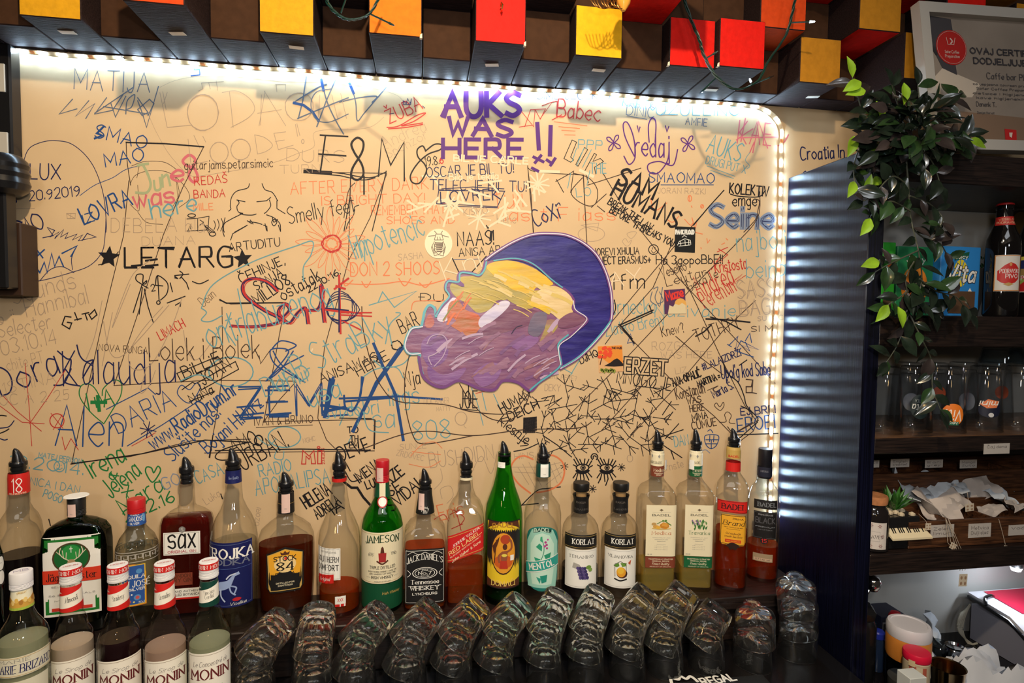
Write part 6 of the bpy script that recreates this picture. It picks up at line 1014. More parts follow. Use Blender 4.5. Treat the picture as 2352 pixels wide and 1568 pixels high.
bottle('brandy_bottle', 'rightmost bottle of the shelf, with a black cap, black labels and reddish brandy', 9, 1957, 1.178, SHB, [(455, 62), (470, 64), (510, 88), (560, 124), (620, 142), (690, 148), (1410, 145)], 'clear', n=2.6, cap=('cap', 172, 455, 64, (.010, .010, .014)), liquid=('orange', 1035),
       labels=[('neck_label', 368, 456, -1.8, 1.8, (.016, .018, .035), [('t', 'IMPERIAL', 0, .5, .3, .18, .2, (.25, .25, .28))], dict(off=.0014)), ('black_label', 668, 748, -.58, .86, BK, [('t', 'BADEL', .1, .28, .76, .42, .28, (.20, .22, .24), SB)]), ('front_label', 772, 1016, -.58, .86, BK, [('t', 'PRIMA BRAND', 0, .86, .6, .05, .2, (.3, .3, .32)), ('t', 'BLACK', 0, .58, .8, .2, .2, (.09, .09, .10)), ('t', 'PREMIUM', 0, .42, .8, .04, .2, (.28, .30, .34)), ('t', 'HRVATSKA', 0, .32, .6, .03, .2, (.2, .2, .22)), ('l', [(-.94, .04), (.94, .04), (.94, .96), (-.94, .96), (-.94, .04)], .0006, (.12, .12, .13))]), ('age_badge', 1000, 1062, -.14, .32, BK, [('t', '15', 0, .22, .6, .5, .24, (.70, .03, .03))], dict(top=lambda x: .5 + .5 * math.sqrt(max(0, 1 - x * x)), bot=lambda x: .5 - .5 * math.sqrt(max(0, 1 - x * x)), off=.0010)), ('lower_label', 1152, 1222, -.56, .66, (.35, .26, .16), [('r', -.9, .1, .9, .45, (.55, .38, .26)), ('t', '0,7 l 40% vol', 0, .2, .7, .16, .2, BK)])])

# ------------------------------------------------------------------ syrup bottles standing on the working top in front
SY = .945
def leafs(xc, yc, cols): return [('p', [(xc + dx, yc + dy), (xc + dx + .16, yc + dy + .05), (xc + dx + .26, yc + dy + .01), (xc + dx + .12, yc + dy - .04)], cols[i % len(cols)]) for i, (dx, dy) in enumerate(((0, 0), (-.2, .03), (.12, -.09), (-.08, -.12)))]
for nm, lab, xc, hw, top, cw, txt, lq, lvl, glass, fruit, neckcol, first in (
    ('syrup_bottle', 'syrup bottle of cloudy beige almond syrup with a white and red cap', 462, 149, 800, 73, 'Almond', 'almond', 1275, 'clear', 'n', RED, 'Le Sirop de'),
    ('syrup_bottle', 'syrup bottle of nearly black strawberry syrup with a white and red cap', 759, 147, 790, 68, 'Strawberry', 'berry', 1240, 'clear', 's', RED, 'Le Sirop de'),
    ('syrup_bottle', 'syrup bottle of pinkish grenadine with a white and red cap', 1052, 141, 779, 65, 'Grenadine', 'pink', 1290, 'clear', 'g', RED, 'Le Sirop de'),
    ('syrup_bottle', 'syrup bottle of pale lime juice cordial with a dark green neck label', 1332, 139, 766, 62, 'Lime Juice', 'pale', 1265, 'olive', 'l', (.006, .05, .035), 'Le Concentré de')):
    b0 = top + 122; nl = top + 168
    fr = {'n': leafs(.4, .30, [(.05, .22, .04)]) + [('e', .1, .22, .16, .05, (.45, .25, .08))], 's': leafs(.3, .40, [(.06, .34, .08), (.04, .26, .05)]) + [('e', .0, .26, .18, .07, (.6, .03, .03)), ('e', .3, .22, .16, .06, (.6, .03, .03))], 'g': leafs(.45, .40, [(.05, .25, .04)]) + [('e', .3, .28, .10, .04, (.5, .03, .04)), ('e', .5, .24, .10, .04, (.5, .03, .04)), ('e', .62, .33, .08, .03, (.55, .05, .05))], 'l': [('e', -.1, .26, .6, .14, (.60, .68, .20))] + leafs(.3, .42, [(.10, .34, .04), (.06, .28, .05)]) + [('e', .55, .33, .13, .05, (.82, .62, .05)), ('e', .0, .2, .2, .06, (.45, .6, .1))]}[fruit]
    ml = [('t', first, 0, .80, .70, .075, .07, (.16, .13, .12), dict(slant=.3)), ('t', 'MONIN', 0, .60, .80, .155, .25, (.14, .02, .02), SB)] + fr
    nk = [('r', -1, .74, 1, 1, neckcol), ('r', -1, 0, 1, .26, neckcol)]
    def cp(root, sf, zz, zf, mpx, top=top, cw=cw, neckcol=neckcol):
        r = cw * mpx; za = zz(top) - .006; cs = Surf([(r, 0), (r, .5)], 2, 1); red = RED if neckcol is RED else RED
        add_label(root, cs, 'cap_band', za - .011, za - .001, -pi * r, pi * r, red, [('t', 'MONIN', x, .22, .22, .56, .22, WH, SB) for x in (-.82, -.27, .27, .82)], off=.0005)
        m = MB(); put_text(m, 'MONIN', 0, -.002, .0042, lambda x, y, o: (x, y, za + .0004 + o), 0, .0009, width=.018); obj('cap_lettering', m, C((.55, .20, .20)), root, recalc=False)
        obj('lug_ring', MB().lathe([(r * .9, zz(top + 108)), (r * 1.02, zz(top + 112)), (r * 1.02, zz(top + 122)), (r * .9, zz(top + 126))], 28), matte('white_cap_plastic', (.72, .71, .70), .35), root, smooth=40)
    extra_lab = [('t', txt, 0, .42, .30, .20, .15, BK, dict(style='serif', slant=.2, ang=.16))] if txt != 'Lime Juice' else [('t', 'Lime Juice', 0, .52, .30, .15, .15, BK, dict(style='serif', slant=.2, ang=.16)), ('t', 'Cordial', 0, .34, .24, .15, .15, BK, dict(style='serif', slant=.2, ang=.16))]
    def neck(root, sf, zz, zf, mpx, b0=b0, nl=nl, ncol=neckcol, extra_lab=extra_lab):
        n2 = Surf(sf.prof, 2, 1); r = n2.r(zz(nl + 70)); z1, z0 = zf(nl - 5, r), zf(nl + 150, r)
        add_label(root, n2, 'neck_label', z0, z1, -1.75 * r, 1.75 * r, (.90, .85, .73), [('p', [(-1, .60), (-.5, .66), (0, .74), (.5, .84), (1, .94), (1, 1), (-1, 1)], ncol), ('p', [(-1, 0), (1, 0), (1, .36), (.5, .28), (0, .2), (-.5, .15), (-1, .12)], ncol)] + extra_lab, off=.0006)
        cp(root, sf, zz, zf, mpx)
    bottle(nm, lab, 7, xc, SY, BAR_Z, [(b0 - 40, cw * .84), (b0 + 20, cw * .86), (nl, cw * .93), (nl + 150, cw * 1.03), (nl + 190, cw * 1.35), (nl + 240, hw * .72), (nl + 285, hw * .90), (nl + 325, hw * .985), (nl + 360, hw), (1800, hw)], glass, cap=('cap', top, b0 - 6, cw, (.74, .73, .72)), liquid=(lq, lvl + 25), bodyv=1420, group='syrup bottles in front',
           labels=[('front_label', 1428 if fruit != 'l' else 1380, 1790, -1.15, 1.15, (.90, .85, .73), ml, dict(border=(.30, .22, .12)))], extra=neck)
def briz(root, sf, zz, zf, mpx):
    n2 = Surf(sf.prof, 2, 1); r = n2.r(zz(1030)); z1, z0 = zf(975, r), zf(1105, r)
    pr = [('p', [(-1, .12), (1, .12), (1, .5), (.6, .62), (.3, .42), (0, .5), (-.3, .36), (-.6, .6), (-1, .7)], (.60, .34, .06)), ('r', -1, 0, 1, .12, (.36, .48, .06))] + [('e', -.8 + i * .19, .36 + .1 * (i % 2), .09, .12, [(.72, .45, .10), (.40, .18, .03), (.80, .58, .2)][i % 3]) for i in range(9)] + [('t', 'ORGEAT', 0, .78, .2, .08, .15, GOLD)]
    add_label(root, n2, 'neck_label', z0, z1, -2 * r, 2 * r, (.82, .78, .58), pr, off=.0006)
    m = MB(); za = zz(830) - .006; put_text(m, 'MB', 0, -.003, .008, lambda x, y, o: (x, y, za + .0004 + o), 0, .0008, width=.016); obj('cap_lettering', m, C((.35, .32, .45)), root, recalc=False)
bottle('syrup_bottle', 'clear syrup bottle with a plain white cap and almonds on its neck label', 7, 150, .895, BAR_Z, [(940, 62), (975, 66), (1105, 78), (1150, 100), (1200, 140), (1235, 164), (1275, 176), (1330, 178), (1900, 178)], 'olive', cap=('cap', 830, 960, 78, (.74, .73, .74)), liquid=('pale', 1275), bodyv=1430, group='syrup bottles in front',
       labels=[('front_label', 1405, 1530, -1.2, 1.2, (.72, .68, .52), [('t', 'MARIE', -.3, .72, .5, .16, .16, (.25, .24, .22), SB), ('t', 'MARIE BRIZARD', 0, .20, .95, .40, .2, NVY, dict(style='serif', slant=.15)), ('l', [(-.97, .06), (.97, .06), (.97, .94), (-.97, .94), (-.97, .06)], .0006, GOLD)], dict(tilt=.0)), ('lower_label', 1560, 1700, -1.0, 1.0, (.72, .68, .52), [])], extra=briz)
# dark bottle cut by the left edge, with a white mark
bottle('dark_bottle', 'dark bottle with white rounded marks, cut off by the left edge', 7, -70, 1.06, BAR_Z, [(560, 40), (640, 48), (700, 80), (760, 98), (820, 102), (1500, 102)], 'deepgreen', cap=('cap', 470, 570, 44, (.012, .012, .014)), liquid=('black', 700), bodyv=1000, group='syrup bottles in front',
       labels=[('front_label', 790, 985, -1.2, 1.5, (.012, .012, .012), [('e', .55, .74, .26, .22, WH), ('e', .55, .28, .26, .22, WH)])])
# ------------------------------------------------------------------ stacked tumblers
m_tum = solid_glass('tumbler_glass', (.985, .99, .985), .012, 1.5, sheen=.016)
def facet(n, k):                                          # k = 0 round .. 1 fully faceted
    def f(a):
        b = ((a + pi / n) % (2 * pi / n)) - pi / n; q = math.cos(pi / n) / math.cos(b) * 1.02
        return q * k + (1 - k)
    return f
def tumbler_mesh(shape):
    mb = MB(); n = 66; rows = []
    if shape == 'round':
        q = 1.02
        out = [(.0345, 0, 0), (.0350, .0015, 0), (.0347, .012, 0), (.0340, .024, .0), (.0332, .031, .8), (.0314, .048, 1), (.0294, .066, 1), (.0284, .0725, 1), (.0272, .0755, .8), (.0250, .0768, .3), (.0222, .0768, 0), (.0200, .0745, 0), (.0120, .0728, 0), (.0004, .0722, 0)]
        inn = [(.0004, .0625, 0), (.010, .0618, 0), (.0190, .0590, .4), (.0245, .0530, .5), (.0285, .042, .4), (.0308, .030, 0), (.0324, .012, 0), (.0334, .0015, 0)]
        out = [(r * q, z * 1.08, k) for r, z, k in out]; inn = [(r * q, z * 1.08, k) for r, z, k in inn]
        fn = lambda r, k, a: r * facet(11, k)(a)
    else:
        H = .078
        out = [(.0365, 0, .05), (.0372, .0015, .05), (.0368, .015, .06), (.0360, .035, .10), (.0350, .052, .16), (.0335, .064, .22), (.0300, .072, .26), (.0220, .0765, .28), (.010, .0775, .2), (.0004, .0775, 0)]
        inn = [(.0004, .066, 0), (.012, .0645, .2), (.0240, .060, .24), (.0300, .050, .18), (.0325, .034, .12), (.0345, .012, .06), (.0353, .0015, .05)]
        fn = lambda r, k, a: r * (1 + k * math.cos(3 * a + .9))
    allr = inn[::-1] + [] ; allr = out + inn
    for r, z, k in allr:
        rows.append([(fn(r, k, 2 * pi * i / n) * math.cos(2 * pi * i / n), fn(r, k, 2 * pi * i / n) * math.sin(2 * pi * i / n), z) for i in range(n)])
    mb.v = [p for q in rows for p in q]; R_ = len(rows); no = len(out)
    for i in range(R_ - 1):
        if i == no - 1: continue
        for k in range(n): mb.f.append((i * n + k, i * n + (k + 1) % n, (i + 1) * n + (k + 1) % n, (i + 1) * n + k))
    for k in range(n): mb.f.append(((R_ - 1) * n + k, (R_ - 1) * n + (k + 1) % n, (k + 1) % n, k))
    mb.f.append(tuple((no - 1) * n + k for k in range(n))); mb.f.append(tuple(reversed([no * n + k for k in range(n)])))
    mb.m = [0] * len(mb.f); return mb
STACKS = [((661, 1372), (606, 1558)), ((735, 1378), (724, 1558)), ((883, 1364), (832, 1558)), ((997, 1356), (945, 1558)), ((1102, 1347), (1050, 1558)), ((1202, 1342), (1146, 1558)), ((1288, 1337), (1251, 1558)), ((1380, 1332), (1347, 1558)), ((1490, 1338), (1442, 1550)), ((1577, 1330), (1535, 1550)), ((1650, 1364), (1624, 1520))]
WHERE = ['below the amber shield label', 'below the fluted bottle', 'below the green whiskey bottle', 'below the black whiskey label', 'below the slanted red label', 'below the yellow rum label', 'below the teal mint label', 'below the pear picture label', 'below the honeycomb label', 'below the green herb label', 'at the right end of the round tumbler stacks']
LEVEL = {3: ['bottom', 'middle', 'top'], 4: ['bottom', 'second lowest', 'third lowest', 'top'], 5: ['bottom', 'second lowest', 'middle', 'second highest', 'top'], 2: ['lower', 'upper']}
tum_me = None
def stack(top, low, Yb, H, step, mesh, where, kind, n=None, group=None):
    # foot of the stack on the counter: follow the stack's own line down to the counter top
    t = 1.0; bx = None
    for i in range(400):
        u = top[0] + (low[0] - top[0]) * t; v = top[1] + (low[1] - top[1]) * t; p = atZ(u, v, BAR_Z)
        if p.y <= Yb: bx = p.x; break
        t += .004
    bx = bx if bx is not None else p.x
    pt = atY(top[0], top[1], Yb + .006); tot = pt.z - BAR_Z
    if n is None: n = max(2, min(5, round((tot - H) / step) + 1))
    def chain(tau):
        c = Vector((bx, Yb, BAR_Z + .0006)); out = []
        for k in range(n):
            a = tau * (k / (n - 1)) ** .8; ax = Vector((math.sin(a), 0, math.cos(a)))
            if k: c = c + pax * H - ax * (H - step)
            pax = ax; out.append((c.copy(), a))
        a = out[-1][1]; return out, out[-1][0].x + H * math.sin(a)
    lo, hi = -.2, .75
    for _ in range(30):
        m = (lo + hi) / 2
        if chain(m)[1] < pt.x: lo = m
        else: hi = m
    for k, (c, a) in enumerate(chain(lo)[0]):
        lab = '%s %s tumbler of the stack %s' % (LEVEL[n][k], kind, where)
        o = bpy.data.objects.new('tumbler', mesh); COL.objects.link(o); o.location = c; o.rotation_euler = (rnd.uniform(-.015, .015), a, 0)
        o.rotation_euler = (Matrix.Rotation(a, 3, 'Y') @ Matrix.Rotation(rnd.uniform(0, 6), 3, 'Z')).to_euler()
        tag(o, lab, 'glass', group)
def mesh_only(mb, name):
    o = obj(name, mb, m_tum, smooth=28); me = o.data; bpy.data.objects.remove(o); return me
me_r = mesh_only(tumbler_mesh('round'), 'tumbler'); me_t = mesh_only(tumbler_mesh('tri'), 'three_sided_tumbler')
for (a, b), wh in zip(STACKS, WHERE): stack(a, b, 1.028, .083, .0455, me_r, wh, 'faceted', group='upturned faceted tumblers in stacks')
stack((1726, 1418), (1730, 1520), 1.022, .078, .044, me_t, 'left of the taller three-sided stack', 'three-sided', 2, 'upturned three-sided tumblers')
stack((1820, 1360), (1828, 1500), 1.040, .078, .044, me_t, 'nearest the upright side panel', 'three-sided', 3, 'upturned three-sided tumblers')
# bar mat with printed lettering at the bottom edge
t = thing('bar_mat', 'black rubber bar mat with white REGAL lettering at the front of the counter', 'mat', (0, 0, 0))
obj('mat_body', MB().bbox((.30, .86, BAR_Z + .0002), (.66, .984, BAR_Z + .0045), .0015), matte('black_rubber', (.008, .008, .008), .6), t)
m = MB(); MT = lambda x, y, o: (x, y, BAR_Z + .0052 + o); p = atZ(1618, 1573, BAR_Z + .005); q = atZ(1692, 1561, BAR_Z + .005)
put_text(m, 'REGAL', p.x, p.y, .019, MT, 0, .0040, width=(q - p).length, align='l', ang=math.atan2(q.y - p.y, q.x - p.x))
c = atZ(1566, 1558, BAR_Z + .005)
put_ribbon(m, crom([(c.x - .026, c.y - .012), (c.x - .020, c.y + .004), (c.x - .008, c.y - .002), (c.x, c.y + .008), (c.x + .008, c.y - .002), (c.x + .020, c.y + .004), (c.x + .026, c.y - .012)], 6), .006, MT, 0)
obj('mat_lettering', m, C(WH), t, recalc=False)
# ------------------------------------------------------------------ open cabinet to the right of the panel
CXL, CXR, CYF, CYB = PX + .0345, 1.78, .98, 1.222
t = thing('shelf_cabinet', 'dark open cabinet with white back boards right of the upright panel', 'cabinet', (0, 0, 0))
obj('top_board', MB().bbox((CXL, CYF, .268), (CXR, CYB, .327), .0015), m_dark, t)
obj('shelf_board', MB().bbox((CXL, CYF, -.054), (CXR, CYB, .008), .0015), m_dark, t)
m_wood = grain('warm_shelf_wood', (.085, .040, .018), (.19, .10, .05), (3, 50, 50), .3, .2)
obj('shelf_board', MB().bbox((CXL, CYF, -.267), (CXR, CYB, -.236), .0015), m_dark, t)
obj('shelf_veneer', MB().bbox((CXL + .001, CYF + .001, -.2358), (CXR, CYB - .006, -.2345), .0003), m_wood, t)
obj('shelf_board', MB().bbox((CXL, CYF, -.512), (CXR, CYB, -.470), .0015), m_dark, t)
obj('white_back', MB().bbox((CXL, CYB + .0005, -.054), (CXR, CYB + .006, .268), .001), m_white, t)
obj('white_back', MB().bbox((CXL, CYB + .0005, -.236), (CXR, CYB + .006, -.0545), .001), m_white, t)
obj('dark_back', MB().bbox((CXL, CYB + .0005, -.470), (CXR, CYB + .006, -.267), .001), m_dark, t)
obj('white_back', MB().bbox((CXL, CYB + .0005, -.90), (CXR, CYB + .006, -.512), .001), m_white, t)
LCZ = -.80
obj('lower_worktop', MB().bbox((CXL, .84, LCZ - .03), (CXR, CYB, LCZ), .002), m_black, t)
# small lamp under the shelf that lights the machine corner
t = thing('under_shelf_lamp', 'small bright white lamp under the lowest shelf at the right edge', 'lamp', (0, 0, 0))
lp = atY(2334, 1302, 1.13)
obj('lamp_head', MB().lathe([(.008, .014), (.013, .010), (.014, -.004), (.012, -.008)], 18, lp + Vector((0, 0, .008))), m_chr, t, smooth=True)
obj('lamp_lens', MB().lathe([(.003, -.010), (.009, -.008), (.0115, -.001)], 18, lp), glow('lamp_lens', (.85, .92, 1.0), 60.0), t)
lamp('under_shelf_light', 'POINT', (lp.x - .012, lp.y - .02, lp.z - .025), None, .50, (.80, .88, 1.0), .012)

# ------------------------------------------------------------------ framed certificate leaning against the blocks
TL, TR, BL = atY(2097, 12, 1.018), atY(2352, 50, 1.018), atY(2126, 333, .985)
ex = (TR - TL).normalized(); ey = (BL - TL); FH = ey.length + .012; ey.normalize(); ex = (ex - ey * ex.dot(ey)).normalized(); en = ex.cross(ey).normalized()
if en.y > 0: en = -en
FW = .42
def FT(x, y, o): return TL + ex * x + ey * y + en * o
t = thing('picture_frame', 'white picture frame with a certificate leaning on the cabinet top', 'picture', (0, 0, 0))
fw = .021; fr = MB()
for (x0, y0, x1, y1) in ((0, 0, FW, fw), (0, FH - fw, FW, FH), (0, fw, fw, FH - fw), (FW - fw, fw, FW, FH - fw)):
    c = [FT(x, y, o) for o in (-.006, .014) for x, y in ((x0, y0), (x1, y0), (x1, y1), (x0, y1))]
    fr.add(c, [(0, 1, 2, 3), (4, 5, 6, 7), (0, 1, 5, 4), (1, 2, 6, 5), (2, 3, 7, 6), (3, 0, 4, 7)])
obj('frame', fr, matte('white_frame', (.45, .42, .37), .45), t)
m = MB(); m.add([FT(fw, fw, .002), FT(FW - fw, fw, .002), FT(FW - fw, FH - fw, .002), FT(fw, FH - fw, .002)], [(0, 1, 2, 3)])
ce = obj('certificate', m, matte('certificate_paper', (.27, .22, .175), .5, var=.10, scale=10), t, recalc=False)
def cpx(u, v):                                            # photograph pixel -> frame coordinates
    r = ray(u, v); n_ = en; k = TL.dot(n_) / r.dot(n_); d = r * k - TL; return d.dot(ex), d.dot(ey)
def cprint(name, mat, fn): m = MB(); fn(m); return obj(name, m, mat, ce, recalc=False)
def cpoly(m, pts, o=.0026): m.add([FT(*cpx(u, v), o) for u, v in pts], [tuple(range(len(pts)))])
cprint('printed_shape', C((.055, .05, .055)), lambda m: (cpoly(m, [(2124, 36), (2181, 46), (2187, 82), (2148, 130), (2128, 102)]), cpoly(m, [(2128, 100), (2150, 110), (2192, 150), (2196, 174), (2162, 158), (2148, 130)])) and None)
cprint('printed_shape', C((.56, .47, .37)), lambda m: cpoly(m, [(2162, 158), (2196, 172), (2250, 195), (2230, 225), (2140, 225), (2142, 180)], .0024))
cprint('printed_shape', C((.22, .14, .09)), lambda m: cpoly(m, [(2138, 250), (2352, 272), (2352, 352), (2144, 330)], .0023))
sx_, sy_ = cpx(2182, 111); sr = (cpx(2217, 113)[0] - cpx(2147, 108)[0]) / 2
def disc(m, r, o): m.add([FT(sx_ + r * math.cos(a), sy_ + r * 1.02 * math.sin(a), o) for a in [2 * pi * i / 32 for i in range(32)]], [tuple(range(32))])
cprint('red_seal', C((.42, .018, .015)), lambda m: disc(m, sr, .0030))
def seal(m):
    def TT(x, y, o): return FT(sx_ + x, sy_ - y, .0034)
    put_text(m, 'Safer Coffee', 0, -.012, .0055, TT, 0, .0008, width=.032); put_text(m, 'Preparation', 0, -.021, .0055, TT, 0, .0008, width=.033)
    put_ribbon(m, [(-.010, .020), (-.008, .006), (.006, .006), (.010, .020)], .0012, TT, 0); put_ribbon(m, crom([(-.001, .018), (.003, .013), (-.001, .008)], 5), .003, TT, 0)
    put_ribbon(m, [((sr - .002) * math.cos(2 * pi * i / 32), (sr - .002) * math.sin(2 * pi * i / 32)) for i in range(33)], .0006, TT, 0)
cprint('seal_lettering', C((.66, .45, .38)), seal)
def ctext(m, txt, u, v, w, h, wd, **kw): x, y = cpx(u, v); put_text(m, txt, x, -y, h, lambda a, b, o: FT(a, -b, .0030), 0, wd, width=w, align='l', **kw)
def cbig(m): ctext(m, 'OVAJ CERTIFIKAT', 2226, 124, .185, .0115, .0028); ctext(m, 'DODJELJUJE SE', 2234, 147, .16, .0115, .0028)
cprint('certificate_lettering', C((.05, .045, .05)), cbig)
def csm(m):
    ctext(m, 'Caffe bar PIXEL', 2264, 182, .12, .012, .0016)
    for i in range(4): ctext(m, ['za uspjesno zavrsen program edukacije', 'Safer Coffee Preparation programa', 'cistoce i higijene pripreme', 'kave higijenskih standarda'][i], 2232 + (i % 2) * 8, 196 + i * 10.5, .20, .0045, .0008)
    ctext(m, 'Danenk T.', 2240, 245, .046, .009, .0012); ctext(m, 'Damjan Horvat', 2242, 262, .04, .0045, .0006)
cprint('certificate_lettering', C((.09, .08, .08)), csm)
cprint('red_square_mark', C((.50, .02, .02)), lambda m: cpoly(m, [(2304, 297), (2331, 300), (2332, 327), (2306, 325)], .003))
cprint('mark_emblem', C((.72, .6, .5)), lambda m: cpoly(m, [(2314, 306), (2322, 306), (2320, 318), (2315, 315)], .0034))

# ------------------------------------------------------------------ trailing artificial plant on the cabinet top
plant = thing('trailing_plant', 'bushy artificial plant trailing down over the edge of the upright panel', 'plant', (0, 0, 0))
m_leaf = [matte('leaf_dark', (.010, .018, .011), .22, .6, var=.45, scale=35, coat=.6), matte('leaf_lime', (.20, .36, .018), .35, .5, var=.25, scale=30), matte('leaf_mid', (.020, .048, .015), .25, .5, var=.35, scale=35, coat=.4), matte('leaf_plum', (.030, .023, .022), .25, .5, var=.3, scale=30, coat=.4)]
m_stem = matte('plant_stem', (.055, .060, .040), .5)
fol = MB(); stm = MB()
def leaf(base, d, nrm, L, W, mi):
    d = d.normalized(); s_ = d.cross(nrm)
    if s_.length < .05: s_ = d.cross(Vector((0, 0, 1)) if abs(d.z) < .9 else Vector((1, 0, 0)))
    s_.normalize(); n_ = s_.cross(d).normalized(); vs = []
    prof = [(0, .06), (.12, .45), (.30, .92), (.48, 1.0), (.68, .78), (.86, .36), (1.0, .02)]
    for f, wq in prof:
        c = base + d * (L * f) - n_ * (L * .16 * f * f)
        vs += [c - s_ * (W * wq / 2) + n_ * (W * .16 * wq), c - s_ * (W * wq / 4) + n_ * (W * .10 * wq), c, c + s_ * (W * wq / 4) + n_ * (W * .10 * wq), c + s_ * (W * wq / 2) + n_ * (W * .16 * wq)]
    k = len(prof); fol.add(vs, [(5 * i + j, 5 * i + j + 1, 5 * i + 6 + j, 5 * i + 5 + j) for i in range(k - 1) for j in range(4)], mi)
VINES = [([(2075, 312), (2020, 290), (1985, 262), (1968, 215), (1958, 178)], .93, 1), ([(2060, 315), (1995, 318), (1966, 360), (1962, 410), (1975, 445), (2003, 425)], .935, 1), ([(2078, 320), (2086, 420), (2092, 500), (2110, 580), (2116, 650), (2088, 720), (2062, 790), (2036, 832)], .93, 0),
 ([(2112, 640), (2150, 668), (2196, 682), (2226, 722)], .93, 0), ([(2100, 330), (2160, 296), (2200, 318), (2232, 322)], .94, 2), ([(2090, 305), (2130, 262), (2170, 238), (2200, 222)], .95, 2), ([(2082, 310), (2062, 240), (2048, 195)], .93, 0), ([(2100, 335), (2140, 370), (2160, 425)], .92, 0), ([(2090, 450), (2135, 468), (2165, 500), (2160, 520)], .93, 0),
 ([(2092, 485), (2045, 462), (2008, 488), (1996, 505)], .93, 2), ([(2110, 575), (2064, 596), (2032, 612), (2010, 625)], .93, 2), ([(2088, 718), (2118, 780), (2140, 830), (2142, 890), (2160, 940)], .935, 0), ([(2088, 430), (2050, 405), (2006, 448), (1982, 462)], .93, 0), ([(2092, 300), (2110, 240), (2108, 195)], .95, 0), ([(2116, 640), (2070, 680), (2040, 700), (2022, 720)], .93, 2), ([(2070, 330), (2030, 350), (2006, 400)], .95, 3), ([(2105, 350), (2190, 345), (2215, 300)], .95, 0), ([(2092, 520), (2120, 545), (2160, 560), (2180, 600)], .94, 3), ([(2100, 600), (2080, 640), (2090, 690)], .92, 0), ([(2095, 640), (2110, 700), (2150, 720)], .945, 0)]
for px_, Y, kind in VINES:
    P = crom([atY(u, v, Y + rnd.uniform(-.012, .012)) for u, v in px_], 7); stm.tube(P, .0016, 6, taper=.55)
    acc = 0.0; side = 1
    for a, b in zip(P, P[1:]):
        acc += (b - a).length
        if acc > .0125:
            acc = 0.0; side = -side; d = (b - a).normalized(); sd = d.cross(Vector((0, -1, 0))).normalized()
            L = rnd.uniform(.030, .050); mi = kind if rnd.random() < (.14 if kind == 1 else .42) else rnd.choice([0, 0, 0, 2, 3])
            pass
            leaf(b, d * rnd.uniform(.2, .9) + sd * side * rnd.uniform(.6, 1.2) + Vector((rnd.uniform(-.3, .3), rnd.uniform(-.9, .35), rnd.uniform(-.5, .1))), Vector((rnd.uniform(-.4, .4), -1, rnd.uniform(-.2, .9))), L, L * rnd.uniform(.42, .56), mi)
    leaf(P[-1], P[-1] - P[-3] + Vector((0, -.001, 0)), Vector((0, -1, .3)), .038, .018, kind if kind else 0)
for i in range(120):                                      # the dense crown
    c = atY(2086 + rnd.gauss(0, 46), 296 + rnd.gauss(0, 34), .925 + rnd.uniform(-.035, .03)); o_ = (c - atY(2086, 318, .96)); L = rnd.uniform(.034, .054)
    leaf(c, Vector((o_.x + rnd.uniform(-.02, .02), rnd.uniform(-.04, .0), o_.z * .6 + rnd.uniform(-.04, .015))), Vector((rnd.uniform(-.5, .5), -.8, rnd.uniform(.0, .9))), L, L * .5, rnd.choice([0, 0, 0, 0, 3, 3, 2]))
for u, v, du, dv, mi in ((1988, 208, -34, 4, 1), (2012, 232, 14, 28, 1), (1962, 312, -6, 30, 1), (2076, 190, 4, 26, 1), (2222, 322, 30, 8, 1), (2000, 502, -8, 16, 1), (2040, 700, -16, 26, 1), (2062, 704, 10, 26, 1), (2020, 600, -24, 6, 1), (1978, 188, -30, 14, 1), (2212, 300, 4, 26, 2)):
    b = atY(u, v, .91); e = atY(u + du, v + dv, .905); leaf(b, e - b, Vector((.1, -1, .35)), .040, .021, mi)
obj('foliage', fol, m_leaf, plant, smooth=60, recalc=False); obj('stems', stm, m_stem, plant, smooth=True)
pc = atY(2090, 322, 1.02); obj('pot', MB().lathe([(.028, .3275), (.034, .345), (.038, .372), (.036, .374), (.030, .368)], 24, (.918, 1.035, 0)), matte('dark_pot', (.02, .018, .016), .5), plant, smooth=40)

# ------------------------------------------------------------------ things on the upper shelf
US = .0085
def carton(name, label, u0, u1, v0, Y, depth, body, prints, rotz=0.0, cat='box'):
    a, b = atY(u0, 715, Y), atY(u1, 715, Y); h = atY((u0 + u1) / 2, v0, Y).z - US; wd = b.x - a.x
    t = thing(name, label, cat, ((a.x + b.x) / 2, Y + depth / 2, US), rotz)
    obj('carton_body', MB().bbox((-wd / 2, -depth / 2, 0), (wd / 2, depth / 2, h), .0012), C(body), t)
    sf = lambda x, y, o: (x * wd / 2, -depth / 2 - .0003 - o, y * h); groups = {}
    for i, p in enumerate(prints):
        col = p[-1]; m = groups.setdefault(col, MB()); oo = .0001 + i * .00004
        if p[0] == 'p': m.add([sf(x, y, oo) for x, y in p[1]], [tuple(range(len(p[1])))])
        elif p[0] == 'e': _, x, y, rx, ry, _c = p; m.add([sf(x + rx * math.cos(q), y + ry * math.sin(q), oo) for q in [2 * pi * k / 26 for k in range(26)]], [tuple(range(26))])
        elif p[0] == 't': _, tx, x, y, w_, h_, wt, kw, _c = p; put_text(m, tx, x * wd / 2, y * h, h_ * h, lambda X, Y_, o: (X, -depth / 2 - .0003 - oo, Y_), 0, wt * h_ * h, width=w_ * wd, **kw)
    for col, m in groups.items(): obj('carton_print', m, C(col), t, recalc=False)
    return t
SKY = (.03, .24, .62)
seg_ = [('p', [(.0 + .36 * math.cos(a), .62 + .20 * math.sin(a)), (.06 * math.cos(a + .22), .62 + .04 * math.sin(a + .22)), (.36 * math.cos(a + .46), .62 + .20 * math.sin(a + .46))], (.80, .62, .03)) for a in [2 * pi * k / 11 for k in range(11)]]
